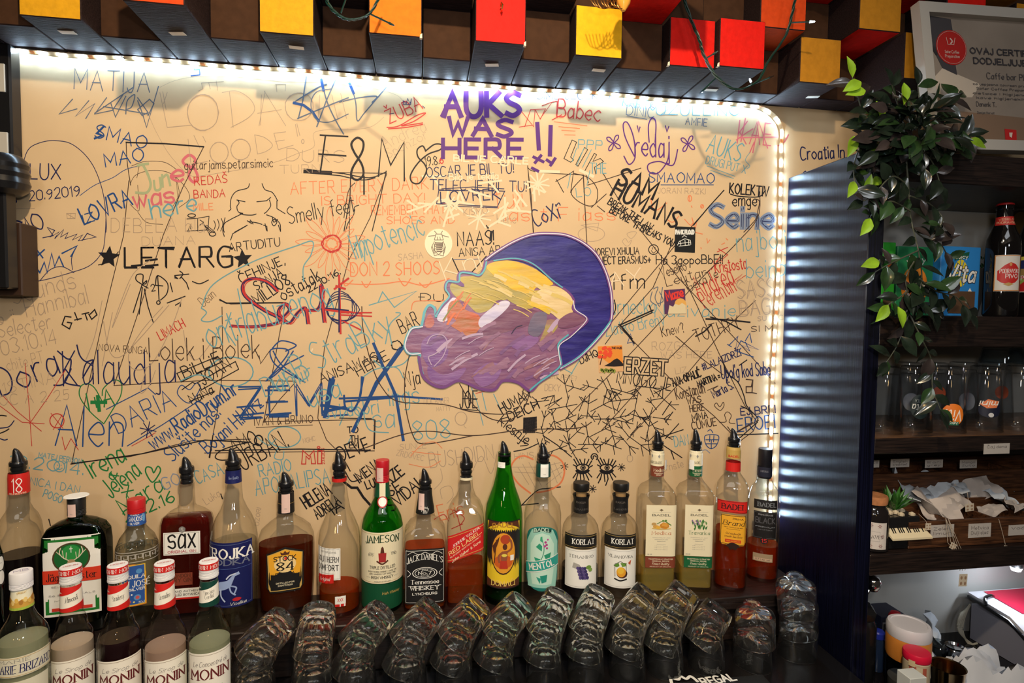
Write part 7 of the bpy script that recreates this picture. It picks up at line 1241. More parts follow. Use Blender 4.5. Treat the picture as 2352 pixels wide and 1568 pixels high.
carton('juice_carton', 'blue tea carton with a yellow fruit slice emblem on the upper shelf', 2152, 2248, 566, 1.06, .05, SKY, seg_ + [('p', [(-.34, .80), (.36, .84), (.40, .93), (-.30, .88)], (.01, .10, .06)), ('t', 'Juicy', .03, .83, .30, .055, .15, dict(ang=.04), WH), ('t', 'Vita', -.02, .50, .70, .23, .24, dict(slant=.25), (.03, .03, .05)), ('t', 'Vita', -.02, .50, .70, .23, .15, dict(slant=.25), WH), ('p', [(-.55, .04), (.78, .04), (.78, .36), (-.55, .36)], (.10, .055, .03)), ('p', [(-.62, .36), (-.5, .40), (-.4, .36)], WH), ('p', [(.4, .36), (.5, .41), (.6, .36)], WH)], 0.05)
carton('juice_carton', 'bright green carton beside the upright panel on the upper shelf', 2022, 2052, 556, 1.05, .06, (.03, .36, .03), [('p', [(-.7, .05), (.6, .05), (.6, .32), (-.7, .32)], (.08, .05, .03)), ('e', .1, .62, .5, .10, (.55, .12, .03))])
carton('juice_carton', 'orange and green carton behind the trailing leaves', 2056, 2142, 566, 1.075, .05, (.02, .22, .08), [('e', -.05, .42, .7, .30, (.70, .22, .02)), ('e', -.05, .42, .35, .16, (.62, .10, .02)), ('p', [(-.8, .04), (.8, .04), (.8, .2), (-.8, .2)], (.03, .03, .03)), ('t', 'Juicy', 0, .78, .5, .08, .15, {}, WH), ('t', 'Vita', 0, .36, .7, .2, .16, dict(slant=.25), WH)])
# little pot of green succulents behind the cartons
t = thing('succulent_pot', 'bushy dark green succulent in a pot behind the blue carton', 'plant', (0, 0, 0)); c = atY(2215, 560, 1.165)
obj('pot', MB().lathe([(.030, US), (.040, US + .05), (.044, US + .11), (.040, US + .112), (.036, US + .10)], 24, (c.x, 1.165, 0)), matte('grey_pot', (.05, .05, .05), .6), t, smooth=40)
fol2 = MB()
for i in range(46):
    o_ = Vector((rnd.gauss(0, .024), rnd.gauss(0, .012), abs(rnd.gauss(0, .016)))); b = Vector((c.x, 1.165, US + .11)) + o_
    for k in range(7):
        a = 2 * pi * k / 7; d = Vector((math.cos(a), math.sin(a), .55)).normalized(); fol2.add([b, b + d * .007 + Vector((0, 0, .002)) + d.cross(Vector((0, 0, 1))) * .002, b + d * .012 + Vector((0, 0, .003)), b + d * .007 + Vector((0, 0, .002)) - d.cross(Vector((0, 0, 1))) * .002], [(0, 1, 2, 3)])
obj('foliage', fol2, matte('succulent_green', (.018, .075, .018), .4, var=.3, scale=60), t, recalc=False)
# beer bottle and a second one cut by the frame
def beer(label, u, Y, cap, prints, neckp, lw, topv, name='beer_bottle'):
    p = atY(u, 715, Y); h = atY(u, topv, Y).z - US; t = thing(name, label, 'bottle', (p.x, Y, US), math.atan2(-p.x, Y) * .55, 'beer bottles on the upper shelf')
    pr = [(.027, 0), (.0300, .004), (.0302, .05), (.0302, h * .60), (.0285, h * .68), (.021, h * .76), (.0150, h * .84), (.0135, h * .94), (.0148, h * .945), (.0148, h * .97), (.0128, h * .975), (.0128, h * .985)]
    sf = Surf(pr, 2, 1); obj('glass_body', sf.mesh(pr, 40), matte('dark_beer_glass', (.006, .005, .005), .06, .6), t, smooth=40)
    rows = [(.0135, h * .978), (.0150, h * .980), (.0150, h * .990), (.012, h)]; cm_ = MB(); n = 42
    cm_.v = [((r + (.0008 if k % 2 and i == 1 else 0)) * math.cos(2 * pi * k / n), (r + (.0008 if k % 2 and i == 1 else 0)) * math.sin(2 * pi * k / n), z) for i, (r, z) in enumerate(rows) for k in range(n)]
    cm_.f = [(i * n + k, i * n + (k + 1) % n, i * n + n + (k + 1) % n, i * n + n + k) for i in range(3) for k in range(n)] + [tuple(3 * n + k for k in range(n))]; cm_.m = [0] * len(cm_.f)
    obj('crown_cap', cm_, C(cap), t, smooth=40)
    add_label(t, sf, 'front_label', h * .22, h * .535, -lw, lw, (.74, .70, .62), prints)
    if neckp: add_label(t, sf, 'neck_label', h * .80, h * .875, -.024, .024, (.55, .025, .02), neckp)
    return t
beer('tall black beer bottle with a cream and red label and a red crown cap', 2296, 1.035, (.45, .015, .015), [('l', [(-.96, .02), (.96, .02), (.96, .98), (-.96, .98), (-.96, .02)], .0016, (.60, .25, .06)), ('p', [(-.78, .32), (-.5, .24), (0, .19), (.5, .24), (.8, .34), (.8, .62), (.5, .74), (.1, .80), (-.3, .72), (-.78, .56)], (.60, .025, .02)), ('t', 'PODRAVSKO', .12, .50, 1.0 * .74, .11, .22, WH), ('t', 'PIVO', .22, .36, .44, .11, .22, WH), ('e', .1, .74, .1, .05, (.70, .3, .1)), ('p', [(-.4, .2), (0, .14), (.4, .2), (0, .24)], (.55, .33, .10))], [('t', 'VESELO I', 0, .56, .62, .22, .2, (.78, .42, .25)), ('t', 'PODRAVSKO', 0, .18, .8, .24, .2, (.78, .42, .25))], .024, 466)
beer('black bottle with a red and yellow label cut off by the right edge', 2362, 1.075, (.30, .02, .02), [('r', -1, .66, 1, .9, (.02, .03, .12)), ('r', -1, .9, 1, 1, (.75, .60, .08)), ('r', -1, .45, 1, .66, (.40, .25, .08)), ('r', -1, .02, 1, .45, (.55, .02, .02)), ('p', [(-1, .2), (-.6, .34), (-1, .4)], (.30, .42, .08)), ('t', 'PODRAVSKO', .0, .34, .9, .12, .22, WH)], None, .030, 470)
t = thing('medal', 'round brass medal standing behind the beer bottle', 'medal', (0, 0, 0)); c = atY(2338, 512, 1.17)
R90 = Matrix.Rotation(pi / 2, 3, 'X')
m = MB(); m.v = [tuple(R90 @ Vector(q) + c) for q in MB().lathe([(.028, 0), (.030, .002), (.030, .006), (.026, .008), (.025, .006), (.004, .0065)], 30).v]; tmp = MB().lathe([(.028, 0), (.030, .002), (.030, .006), (.026, .008), (.025, .006), (.004, .0065)], 30); m.f, m.m = tmp.f, tmp.m
obj('medal_disc', m, matte('old_brass', (.35, .22, .07), .35, .5, 1.0), t, smooth=30)
obj('medal_stand', MB().tube([(c.x, 1.18, US), (c.x, 1.175, c.z - .029)], .004, 8), matte('black_metal', (.01, .01, .01), .4), t)

# ------------------------------------------------------------------ upturned tall glasses on the middle shelf
GZ = -.2343
m_thin = thin_glass('shelf_glass', (.97, .975, .98), (.50, .52, .55), rough=.03)
H = .137
gb = MB().lathe([(.0345, 0), (.0352, .001), (.0335, .03), (.0285, .11), (.0265, .130), (.0255, .136), (.022, .137), (.016, .1355), (.001, .135)], 36, cap0=False, cap1=False)
gi = MB().lathe([(.0335, .0005), (.0320, .03), (.0272, .108), (.0245, .121), (.001, .122)], 36, cap0=False, cap1=False)
def tall(u, Y, label, dec=None, hs=1.0):
    p = atY(u, 990, Y); t = thing('tall_glass', label, 'glass', (p.x, Y, GZ), math.atan2(-p.x, Y) * .6, 'upturned tall glasses on the middle shelf')
    mb = MB(); mb.v = list(gb.v); mb.f = list(gb.f); mb.m = list(gb.m); o = obj('glass_wall', mb, m_thin, t, smooth=40); mb = MB(); mb.v = list(gi.v); mb.f = list(gi.f); mb.m = list(gi.m); obj('inner_wall', mb, m_thin, t, smooth=40)
    if dec:
        sf = Surf([(.0352, 0), (.0335, .03), (.0285, .11), (.0265, .13)], 2, 1); dec(t, sf)
def flipped(prints): return [(('t', p[1], -p[2], 1 - p[3], p[4], p[5], p[6], p[7], dict(p[8] if len(p) > 8 else {}, ang=pi)) if p[0] == 't' else (p[0], -p[1], 1 - p[2], *p[3:]) if p[0] == 'e' else (p[0], [(-a, 1 - b) for a, b in p[1]], *p[2:])) for p in prints]
OR = (.80, .20, .02)
def d_vita(t, sf): add_label(t, sf, 'printed_emblem', .018, .062, -.019, .021, OR, flipped([('t', 'Vita', 0, .30, .8, .5, .16, WH, dict(slant=.25)), ('p', [(-.5, .84), (.5, .84), (.55, 1.0), (-.45, 1.0)], (.01, .12, .06)), ('t', 'Juicy', 0, .87, .4, .1, .16, WH)]), top=lambda x: .5 + .5 * math.sqrt(max(0, 1 - x * x)), bot=lambda x: .5 - .5 * math.sqrt(max(0, 1 - x * x)))
def d_min(t, sf): add_label(t, sf, 'printed_emblem', .032, .070, -.019, .019, (.01, .012, .03), flipped([('p', [(-.9, .1), (.2, .0), (.9, .3), (.3, .5), (-.6, .45)], (.80, .22, .08)), ('t', 'mini', 0, .12, .8, .3, .16, WH, dict(slant=.2)), ('e', -.1, .86, .25, .12, (.6, .6, .6))]), top=lambda x: .72 + .28 * math.sqrt(max(0, 1 - x * x)), bot=lambda x: .3 - .3 * math.sqrt(max(0, 1 - x * x)))
def d_dark(t, sf): add_label(t, sf, 'printed_emblem', .030, .080, -.016, .018, (.008, .020, .022), flipped([('t', 'Vita', 0, .4, .7, .3, .15, (.7, .72, .7), dict(slant=.2)), ('t', 'ICE TEA', 0, .2, .5, .12, .16, (.4, .45, .45))]), top=lambda x: .5 + .5 * math.sqrt(max(0, 1 - x * x)), bot=lambda x: .5 - .5 * math.sqrt(max(0, 1 - x * x)))
def d_red(t, sf): add_label(t, sf, 'printed_emblem', .055, .085, -.012, .014, (.62, .10, .03), [], top=lambda x: .5 + .5 * math.sqrt(max(0, 1 - x * x)), bot=lambda x: .5 - .5 * math.sqrt(max(0, 1 - x * x)))
def d_grey(t, sf): add_label(t, sf, 'printed_emblem', .03, .07, -.016, .016, (.32, .33, .37), [], top=lambda x: .5 + .5 * math.sqrt(max(0, 1 - x * x)), bot=lambda x: .5 - .5 * math.sqrt(max(0, 1 - x * x)))
tall(2028, 1.035, 'plain upturned tall glass right beside the upright panel'); tall(2096, 1.04, 'upturned tall glass with a dark oval print', d_dark); tall(2172, 1.03, 'upturned tall glass with an orange fruit print', d_vita); tall(2256, 1.03, 'upturned tall glass with a black and orange print', d_min); tall(2338, 1.03, 'upturned tall glass near the right edge of the picture')
tall(2078, 1.13, 'upturned tall glass with a grey print in the back row', d_grey); tall(2140, 1.125, 'upturned tall glass with a red print in the back row', d_red); tall(2205, 1.13, 'upturned tall glass with a round grey print in the back row', d_grey); tall(2282, 1.125, 'upturned tall glass behind the black and orange print', d_red)
t = None
for u, lab in ((2300, 'upturned blue-tinted tumbler balanced on the tall glasses'), (2364, 'blue-tinted upturned tumbler cut off by the right edge')):
    p = atY(u, 850, 1.075); o = thing('stacked_tumbler', lab, 'glass', (p.x, 1.075, GZ + .1376), 0, 'tumblers on top of the tall glasses')
    obj('glass_wall', MB().lathe([(.040, 0), (.0405, .001), (.0375, .024), (.035, .034), (.032, .0365), (.002, .0360)], 36, sec=lambda a: (facet(14, .6)(a) * math.cos(a), facet(14, .6)(a) * math.sin(a)), cap0=False, cap1=False), thin_glass('bluish_glass', (.84, .90, .94), (.26, .33, .40), rough=.03), o, smooth=30)
    obj('inner_wall', MB().lathe([(.038, .001), (.0355, .022), (.032, .031), (.002, .032)], 36, cap0=False, cap1=False), MATS['bluish_glass'], o, smooth=40)

# ------------------------------------------------------------------ tea trays
m_tray = grain('tray_wood', (.030, .011, .005), (.14, .055, .022), (4, 40, 40), .4, .2)
m_paper = matte('paper_label', (.50, .46, .42), .7); m_bag = matte('tea_bag_paper', (.55, .60, .66), .75, var=.08, scale=40); m_bagw = matte('tea_bag_warm', (.50, .44, .40), .75, var=.08, scale=40); m_str = matte('tea_string', (.55, .46, .36), .8)
TZ = -.4695
def tray(name, label, x0, x1, y0, y1, z, h, nx):
    t = thing(name, label, 'tray', (0, 0, 0))
    obj('tray_floor', MB().bbox((x0, y0, z), (x1, y1, z + .006), .001), m_tray, t)
    obj('front_board', MB().bbox((x0, y0, z + .0062), (x1, y0 + .008, z + h), .001), m_tray, t); obj('back_board', MB().bbox((x0, y1 - .008, z + .0062), (x1, y1, z + h + .012), .001), m_tray, t)
    for k in range(nx + 1):
        x = x0 + .004 + (x1 - x0 - .008) * k / nx; obj('divider', MB().bbox((x - .003, y0 + .0082, z + .0062), (x + .003, y1 - .0082, z + h - .004), .0008), m_tray, t)
    return t
tf = tray('tea_tray', 'brown wooden tea tray in front with handwritten paper labels', .985, 1.42, .995, 1.095, TZ, .055, 4)
tb = tray('tea_tray', 'brown wooden tea tray at the back with pale paper labels', .89, 1.50, 1.115, 1.20, TZ, .120, 6)
def paperlab(u0, v0, u1, v1, Y, txt, parent, col=m_paper, name='paper_label'):
    a, b = atY(u0, v0, Y), atY(u1, v1, Y); m = MB().box(((a.x + b.x) / 2, Y, (a.z + b.z) / 2), (abs(b.x - a.x), .0006, abs(a.z - b.z))); o = obj(name, m, col, parent)
    if txt:
        q = MB(); w_ = abs(b.x - a.x); h_ = abs(a.z - b.z)
        for i, s_ in enumerate(txt): put_text(q, s_, (a.x + b.x) / 2, b.z + h_ * (.58 - .36 * i), h_ * .24, lambda x, y, o_: (x, Y - .0005, y), 0, .0007, width=w_ * .75, jitter=.05)
        obj('label_writing', q, C((.10, .08, .08)), o, recalc=False)
for q in ((2138, 1206, 2190, 1232, ['Zeleni', 'limun']), (2225, 1203, 2275, 1232, ['Metvica', 'Divlji sljez']), (2317, 1206, 2365, 1227, ['Voće'])): paperlab(*q[:4], .9945, q[4], tf)
for q in ((2000, 1057, 2019, 1073, ['ICE']), (2046, 1054, 2088, 1072, ['English', 'breakfast']), (2125, 1056, 2165, 1073, ['Earl', 'grey']), (2205, 1056, 2243, 1074, ['Mango', 'žuto'])): paperlab(*q[:4], 1.1145, q[4], tb)
paperlab(2260, 1019, 2318, 1041, .979, ['Čaj dana'], bpy.data.objects['shelf_cabinet'])
# sachets: creased folded paper, each its own thing
def sachet(label, c, w_, h_, rot, mat, seed):
    r = random.Random(seed); M = Matrix.Rotation(rot[2], 3, 'Z') @ Matrix.Rotation(rot[0], 3, 'X') @ Matrix.Rotation(rot[1], 3, 'Y'); n = 7; mb = MB()
    for sgn in (1, -1):
        for j in range(n):
            for i in range(n):
                x, y = (i / (n - 1) - .5) * w_, (j / (n - 1) - .5) * h_; e = min(i, n - 1 - i, j, n - 1 - j) / (n // 2)
                z = sgn * (.0008 + .005 * min(1, e * 1.6)) + r.uniform(-.002, .002) * (e > 0) + .020 * math.sin(x / w_ * 4 + seed) * (y / h_) + .006 * math.sin(x / w_ * 9 + seed * 2) * math.cos(y / h_ * 7 + seed); mb.v.append(tuple(Vector(c) + M @ Vector((x, y, z))))
    for s_ in (0, 1):
        o_ = s_ * n * n
        for j in range(n - 1):
            for i in range(n - 1): mb.f.append((o_ + j * n + i, o_ + j * n + i + 1, o_ + (j + 1) * n + i + 1, o_ + (j + 1) * n + i))
    edge = [i for i in range(n)] + [j * n + n - 1 for j in range(1, n)] + [(n - 1) * n + i for i in range(n - 2, -1, -1)] + [j * n for j in range(n - 2, 0, -1)]
    for a, b in zip(edge, edge[1:] + edge[:1]): mb.f.append((a, b, b + n * n, a + n * n))
    mb.m = [0] * len(mb.f); o = obj('tea_bag', mb, mat, smooth=35); return tag(o, label, 'tea bag', 'tea bags lying on the tea trays')
SP = [('bluish tea bag standing at the left end of the pile', 2062, 1110, 1.13, .060, .075, (1.2, .35, .2), m_bag), ('bluish tea bag lying flat left of centre in the pile', 2100, 1125, 1.11, .080, .050, (.5, .1, .2), m_bag), ('crumpled bluish tea bag behind the warm white ones', 2128, 1105, 1.14, .070, .05, (.6, -.2, .5), m_bag), ('grey tea bag in the middle of the back tray', 2165, 1112, 1.12, .075, .045, (.6, .0, -.2), m_bag), ('pale tea bag right of the middle of the pile', 2205, 1122, 1.10, .065, .045, (.5, .2, .2), m_bag),
 ('warm white tea bag leaning in the front tray, pointing up', 2130, 1160, 1.065, .060, .085, (.9, .5, .6), m_bagw), ('warm white tea bag folded in the left of the front tray', 2160, 1172, 1.050, .075, .055, (.7, -.2, -.3), m_bagw), ('grey tea bag sloping down to the right', 2245, 1122, 1.10, .085, .05, (.7, -.4, .1), m_bagw), ('large bluish tea bag standing upright at the right', 2298, 1108, 1.13, .062, .062, (1.4, .0, .1), m_bag), ('small pale tea bag in the right part of the front tray', 2276, 1172, 1.045, .055, .03, (.6, -.5, .2), m_bagw), ('grey tea bag at the far right of the back tray', 2338, 1112, 1.14, .05, .04, (1.0, .1, -.2), m_bag), ('pale tea bag low at the right edge', 2328, 1160, 1.05, .06, .035, (.6, .3, .3), m_bagw), ('bluish tea bag lying lowest at the left, above the planter', 2078, 1142, 1.10, .070, .050, (.3, .3, .9), m_bag), ('warm white tea bag lying across the middle divider', 2190, 1150, 1.075, .075, .050, (.5, -.3, .4), m_bagw), ('bluish tea bag with a raised corner right of the tall one', 2150, 1132, 1.105, .065, .055, (.8, .2, -.5), m_bag), ('grey tea bag in front of the upright bluish one', 2300, 1140, 1.08, .07, .05, (.4, .2, .1), m_bag)]
for i, (lb, u, v, Y, w_, h_, rt, mt_) in enumerate(SP): sachet(lb, atY(u, v, Y), w_ * .95, h_ * .95, rt, mt_, i * 7 + 3)
def teatag(label, pts, Y, tagpx, tw, th, rz, strings=1):
    t = thing('tea_tag', label, 'tea tag', (0, 0, 0), 0, 'tea tags hanging on strings')
    for k in range(strings): obj('string', MB().tube(crom([atY(u + (k * 7 - strings * 3) * f, v, Y) for (u, v), f in zip(pts, [0, .6, 1.0, .8, .2])], 6), .0005, 5), m_str, t)
    c = atY(*tagpx, Y - .001); o = obj('paper_tag', MB().box(c, (tw, .0007, th), Matrix.Rotation(rz, 3, 'Y')), matte('tag_paper', (.62, .54, .42), .7), t)
    q = MB(); M = Matrix.Rotation(rz, 3, 'Y')
    for x, z in ((-.25, .2), (.25, .2), (-.25, -.25), (.25, -.25)): q.add([c + M @ Vector((x * tw + tw * .14 * math.cos(a), -.0006, z * th + th * .14 * math.sin(a))) for a in [2 * pi * k / 10 for k in range(10)]], [tuple(range(10))])
    obj('tag_print', q, C((.35, .22, .14)), o, recalc=False)
teatag('square tea tag hanging in front of the tray left of the first paper label', [(2110, 1180), (2128, 1196), (2132, 1205)], .990, (2132, 1209), .013, .014, .0)
teatag('patterned tea tag on a bunch of strings below the front tray', [(2172, 1190), (2180, 1215), (2186, 1245), (2190, 1250)], .986, (2189, 1254), .014, .013, .5, 3)
teatag('two-fold tea tag hanging lowest, in front of the white back board', [(2178, 1190), (2196, 1240), (2214, 1290), (2212, 1310)], .984, (2212, 1332), .019, .026, .05, 3)
teatag('tea tag with four dots hanging below the right paper label', [(2294, 1192), (2304, 1222), (2312, 1250)], .986, (2316, 1262), .024, .016, .18)
teatag('blank cream tea tag above the second paper label', [(2222, 1130), (2226, 1150), (2228, 1158)], 1.03, (2227, 1165), .021, .016, -.08)
# piano planter with a succulent
t = thing('piano_planter', 'small black piano-shaped planter with white keys and a spiky succulent', 'planter', (0, 0, 0)); a, b = atY(2030, 1240, 1.0), atY(2122, 1240, 1.0)
obj('planter_box', MB().bbox((a.x, .998, TZ), (b.x - .012, 1.06, TZ + .066), .002), m_blackpl, t)
z0, z1 = atY(2080, 1232, .99).z, atY(2080, 1217, .99).z
m = MB(); m.add([(a.x + .004, .982, z0), (b.x + .002, .982, z0), (b.x - .006, .9975, z1 + .002), (a.x, .9975, z1 + .002), (a.x + .004, .982, z0 - .004), (b.x + .002, .982, z0 - .004), (b.x - .006, .9975, z1 - .004), (a.x, .9975, z1 - .004)], [(0, 1, 2, 3), (4, 5, 6, 7), (0, 1, 5, 4), (1, 2, 6, 5), (2, 3, 7, 6), (3, 0, 4, 7)])
obj('white_keys', m, matte('ivory_keys', (.76, .66, .44), .4), t)
m = MB()
for k in range(15):
    if k % 7 in (2, 6): continue
    x = a.x + .012 + (b.x - a.x - .02) * k / 15; m.add([(x, .9885, z0 + .006), (x + .0026, .9885, z0 + .006), (x + .0022, .9965, z1 + .0035), (x - .0004, .9965, z1 + .0035), (x, .9885, z0 + .003), (x + .0026, .9885, z0 + .003)], [(0, 1, 2, 3), (0, 1, 5, 4)])
obj('black_keys', m, m_blackpl, t, recalc=False)
m = MB(); sc = atY(2052, 1190, 1.03)
for i in range(16):
    a_ = 2 * pi * i / 16 * 1.618 * 2; el = .5 + .8 * (i / 16); d = Vector((math.cos(a_) * math.cos(el), math.sin(a_) * math.cos(el), math.sin(el))); s_ = d.cross(Vector((0, 0, 1))).normalized(); b_ = Vector((sc.x, 1.03, TZ + .068)); L = .055
    m.add([b_ - s_ * .005, b_ + d * L * .5 - s_ * .006 + Vector((0, 0, .002)), b_ + d * L, b_ + d * L * .5 + s_ * .006 + Vector((0, 0, .002)), b_ + s_ * .005, b_ + d * L * .5 - Vector((0, 0, .003))], [(0, 1, 2), (0, 2, 5), (5, 2, 3), (5, 3, 4), (0, 5, 4), (0, 1, 5)])
obj('succulent_leaves', m, matte('spiky_green', (.035, .14, .02), .4, var=.3, scale=50), t)
m = MB()
for i in range(14): q = MB().lathe([(.001, -.005), (.006, -.002), (.006, .002), (.001, .005)], 7, (rnd.uniform(a.x + .02, b.x - .02), rnd.uniform(1.005, 1.05), TZ + .069)); m.add(q.v, q.f)
o = obj('pebbles', m, matte('cream_pebbles', (.62, .52, .36), .7), t)
# corked jar with a flower label
t = thing('corked_jar', 'dark jar with a cork lid and a leaf-pattern label beside the panel', 'jar', (0, 0, 0)); p = atY(1998, 1240, 1.005); jx = CXL + .032
pr = [(.026, 0), (.029, .003), (.029, .072), (.026, .082), (.022, .088), (.022, .094)]; t.location = (jx, 1.012, TZ); t.rotation_euler = (0, 0, -.55)
sf = Surf(pr, 2, 1); obj('glass_body', sf.mesh(pr, 32), matte('dark_jar', (.012, .010, .010), .08, .5), t, smooth=40)
obj('cork_lid', MB().lathe([(.021, .0945), (.025, .0955), (.026, .108), (.024, .111)], 24), matte('cork_lid', (.40, .16, .06), .8, var=.2, scale=80), t, smooth=40)
add_label(t, sf, 'front_label', .008, .062, -.020, .022, (.66, .60, .55), [('t', 'LEAVES', -.1, .40, .7, .12, .12, BK, SB), ('l', [(-.6, .3), (.35, .3), (.35, .66), (-.6, .66), (-.6, .3)], .0004, GRY)] + [('p', [(x + .22 * math.cos(a), y + .09 * math.sin(a)), (x + .06 * math.cos(a + .4), y + .03 * math.sin(a + .4)), (x + .06 * math.cos(a - .4), y + .03 * math.sin(a - .4))], (.25, .07, .06)) for x, y in ((-.4, .12), (.3, .88), (.55, .5), (.4, .14), (-.4, .9)) for a in [2 * pi * k / 6 for k in range(6)]])

# ------------------------------------------------------------------ lower corner: machine, jars, tissues
def pot(name, label, u, vt, Y, r, parts, cat, group=None, z=LCZ):
    p = atY(u, vt, Y); t = thing(name, label, cat, (p.x, Y, z), 0, group); h = p.z - z
    for nm, prof, mat in parts: obj(nm, MB().lathe([(a * r, (h + b if b <= 0 else b)) if b <= 0 else (a * r, b) for a, b in prof], 28), mat, t, smooth=35)
    return t, h, p
m_stl = matte('polished_steel', (.62, .60, .58), .12, .5, 1.0); m_dkb = matte('dark_blue_box', (.02, .022, .05), .4)
pot('sugar_jar', 'clear jar with a big white and orange lid', 2088, 1430, 1.02, .041, [('jar_glass', [(.85, .001), (.92, .02), (.95, -.085), (.9, -.075)], thin_glass('jar_glass', (.66, .68, .68), (.2, .2, .2))), ('contents', [(.80, .004), (.84, .02), (.84, -.12)], matte('jar_contents', (.20, .20, .20), .7)), ('orange_band', [(.96, -.072), (1.0, -.065), (1.0, -.030), (.98, -.026)], matte('orange_plastic', (.66, .24, .04), .35)), ('white_lid', [(.98, -.0255), (1.0, -.020), (1.0, -.006), (.93, -.0005), (.80, -.0002), (.78, -.0018), (.01, -.002)], matte('white_lid_plastic', (.66, .64, .68), .35))], 'jar')
t, h, p = pot('spice_jar', 'beige cylindrical jar with a bright red lid', 2106, 1494, .955, .0235, [('jar_body', [(.96, .001), (.98, .01), (.98, -.018), (.9, -.016)], matte('beige_jar', (.52, .42, .28), .5)), ('red_lid', [(1.0, -.0155), (1.04, -.013), (1.04, -.003), (.98, 0), (.01, -.0001)], matte('red_lid_plastic', (.70, .012, .05), .3))], 'jar')
sf = Surf([(.0231, 0), (.0231, h)], 2, 1); add_label(t, sf, 'wrap_label', h - .085, h - .022, -.030, .0, (.42, .10, .06), [('r', -.2, 0, .5, 1, (.60, .50, .34))])
add_label(t, sf, 'lid_tab', h - .022, h - .010, -.030, -.020, (.62, .48, .28), [], off=.003)
pot('steel_cup', 'shiny steel cup with amber reflections', 2178, 1528, .955, .030, [('cup_wall', [(.72, .001), (.80, .03), (.98, -.003), (1.03, 0), (.95, -.002), (.76, .035), (.02, .030)], matte('amber_steel', (.55, .38, .20), .15, .5, 1.0))], 'cup')  # amber tint is the base colour of the steel
pot('small_bottle', 'slim teal glass bottle at the back left', 2003, 1428, 1.15, .011, [('glass_body', [(.9, .001), (1, .01), (1, -.04), (.6, -.02), (.6, -.012)], thin_glass('teal_glass', (.25, .55, .55), (.05, .2, .22))), ('teal_cap', [(.72, -.0118), (.75, -.001), (.6, 0)], matte('teal_cap', (.03, .24, .26), .3))], 'bottle')
pot('small_bottle', 'small dark bottle with a blue cap', 2017, 1447, 1.11, .0145, [('glass_body', [(.9, .001), (1, .01), (1, -.026), (.8, -.016)], matte('dark_blue_glass', (.015, .03, .08), .1, .5)), ('blue_cap', [(.95, -.0155), (.98, -.003), (.8, 0)], matte('blue_cap', (.02, .04, .45), .3))], 'bottle')
t, h, p = pot('squeeze_bottle', 'bottle with a rounded red cap behind the white lid', 2057, 1404, 1.10, .017, [('bottle_body', [(1.0, .001), (1.05, .02), (1.05, -.05), (.8, -.028)], m_dkb), ('red_cap', [(.80, -.0275), (.84, -.020), (.80, -.008), (.55, -.001), (.05, 0)], matte('red_cap_plastic', (.50, .01, .02), .2))], 'bottle')
c = atY(2048, 1418, 1.125); d_ = atY(2086, 1430, 1.125); t = thing('dark_box', 'dark blue box with a barcode sticker behind the jars', 'box', (0, 0, 0))
obj('box_body', MB().bbox((c.x - .022, 1.13, LCZ + .0008), (d_.x, 1.19, c.z), .001), m_dkb, t); m = MB()
for k in range(12): m.box((c.x - .016 + k * .0011, 1.1294, c.z - .034), (.0006 if k % 3 else .0009, .0004, .034))
obj('barcode_sticker', MB().box((c.x - .010, 1.1297, c.z - .034), (.017, .0005, .042)), C((.55, .56, .6)), t); obj('barcode', m, C(BK), t)
t = thing('dark_canister', 'black canister half hidden by the upright panel', 'canister', (0, 0, 0)); p = atY(1986, 1384, 1.08)
obj('canister_body', MB().lathe([(.030, LCZ + .0008), (.032, LCZ + .01), (.032, p.z - .045), (.026, p.z - .030)], 24, (p.x - .010, 1.08, 0)), m_bp, t, smooth=40); obj('canister_lid', MB().lathe([(.028, p.z - .0295), (.032, p.z - .012), (.022, p.z)], 6, (p.x - .010, 1.08, 0)), m_bp, t)
t = thing('ladle', 'polished steel spoon head hanging beside the upright panel', 'ladle', (0, 0, 0)); p = atY(2004, 1338, 1.06)
obj('spoon_bowl', MB().lathe([(.002, -.020), (.010, -.016), (.0155, -.006), (.0165, .004), (.012, .014), (.002, .019)], 24, p), m_stl, t, smooth=True); obj('handle', MB().tube([p + Vector((-.006, 0, -.012)), p + Vector((-.020, .0, -.032)), p + Vector((-.034, 0, -.046))], .004, 8), m_stl, t, smooth=True)
# dark tray arm and a small carton at the bottom
t = thing('dark_tray', 'black tray with rounded corner at the bottom beside the panel', 'tray', (0, 0, 0)); a, b = atZ(1975, 1548, -.70), atZ(2040, 1590, -.70)
obj('tray_body', MB().bbox((CXL + .004, .87, LCZ + .001), (CXL + .10, .955, -.728), .006), m_bp, t)
p = atY(1988, 1556, .90); t = thing('small_carton', 'small pale carton lying on the black tray', 'box', (0, 0, 0)); obj('carton_body', MB().bbox((CXL + .010, .885, -.7275), (CXL + .045, .915, p.z), .001), C((.60, .62, .58)), t); obj('blue_edge', MB().box((CXL + .014, .8845, (p.z - .7275) / 2), (.006, .0008, .012)), C((.25, .45, .55)), t)
pot('glass_cup', 'small clear glass cup between the jars and the napkins', 2160, 1478, 1.10, .026, [('glass_wall', [(.7, .001), (.8, .02), (1.0, -.002), (.96, 0), (.74, .022), (.02, .010)], MATS['jar_glass'])], 'cup')
pot('steel_can', 'shiny steel milk can in front of the machine', 2192, 1482, 1.09, .022, [('can_wall', [(.95, .001), (1.0, .01), (1.0, -.012), (.8, -.004), (.84, 0), (.7, -.006), (.02, -.010)], m_stl)], 'can')
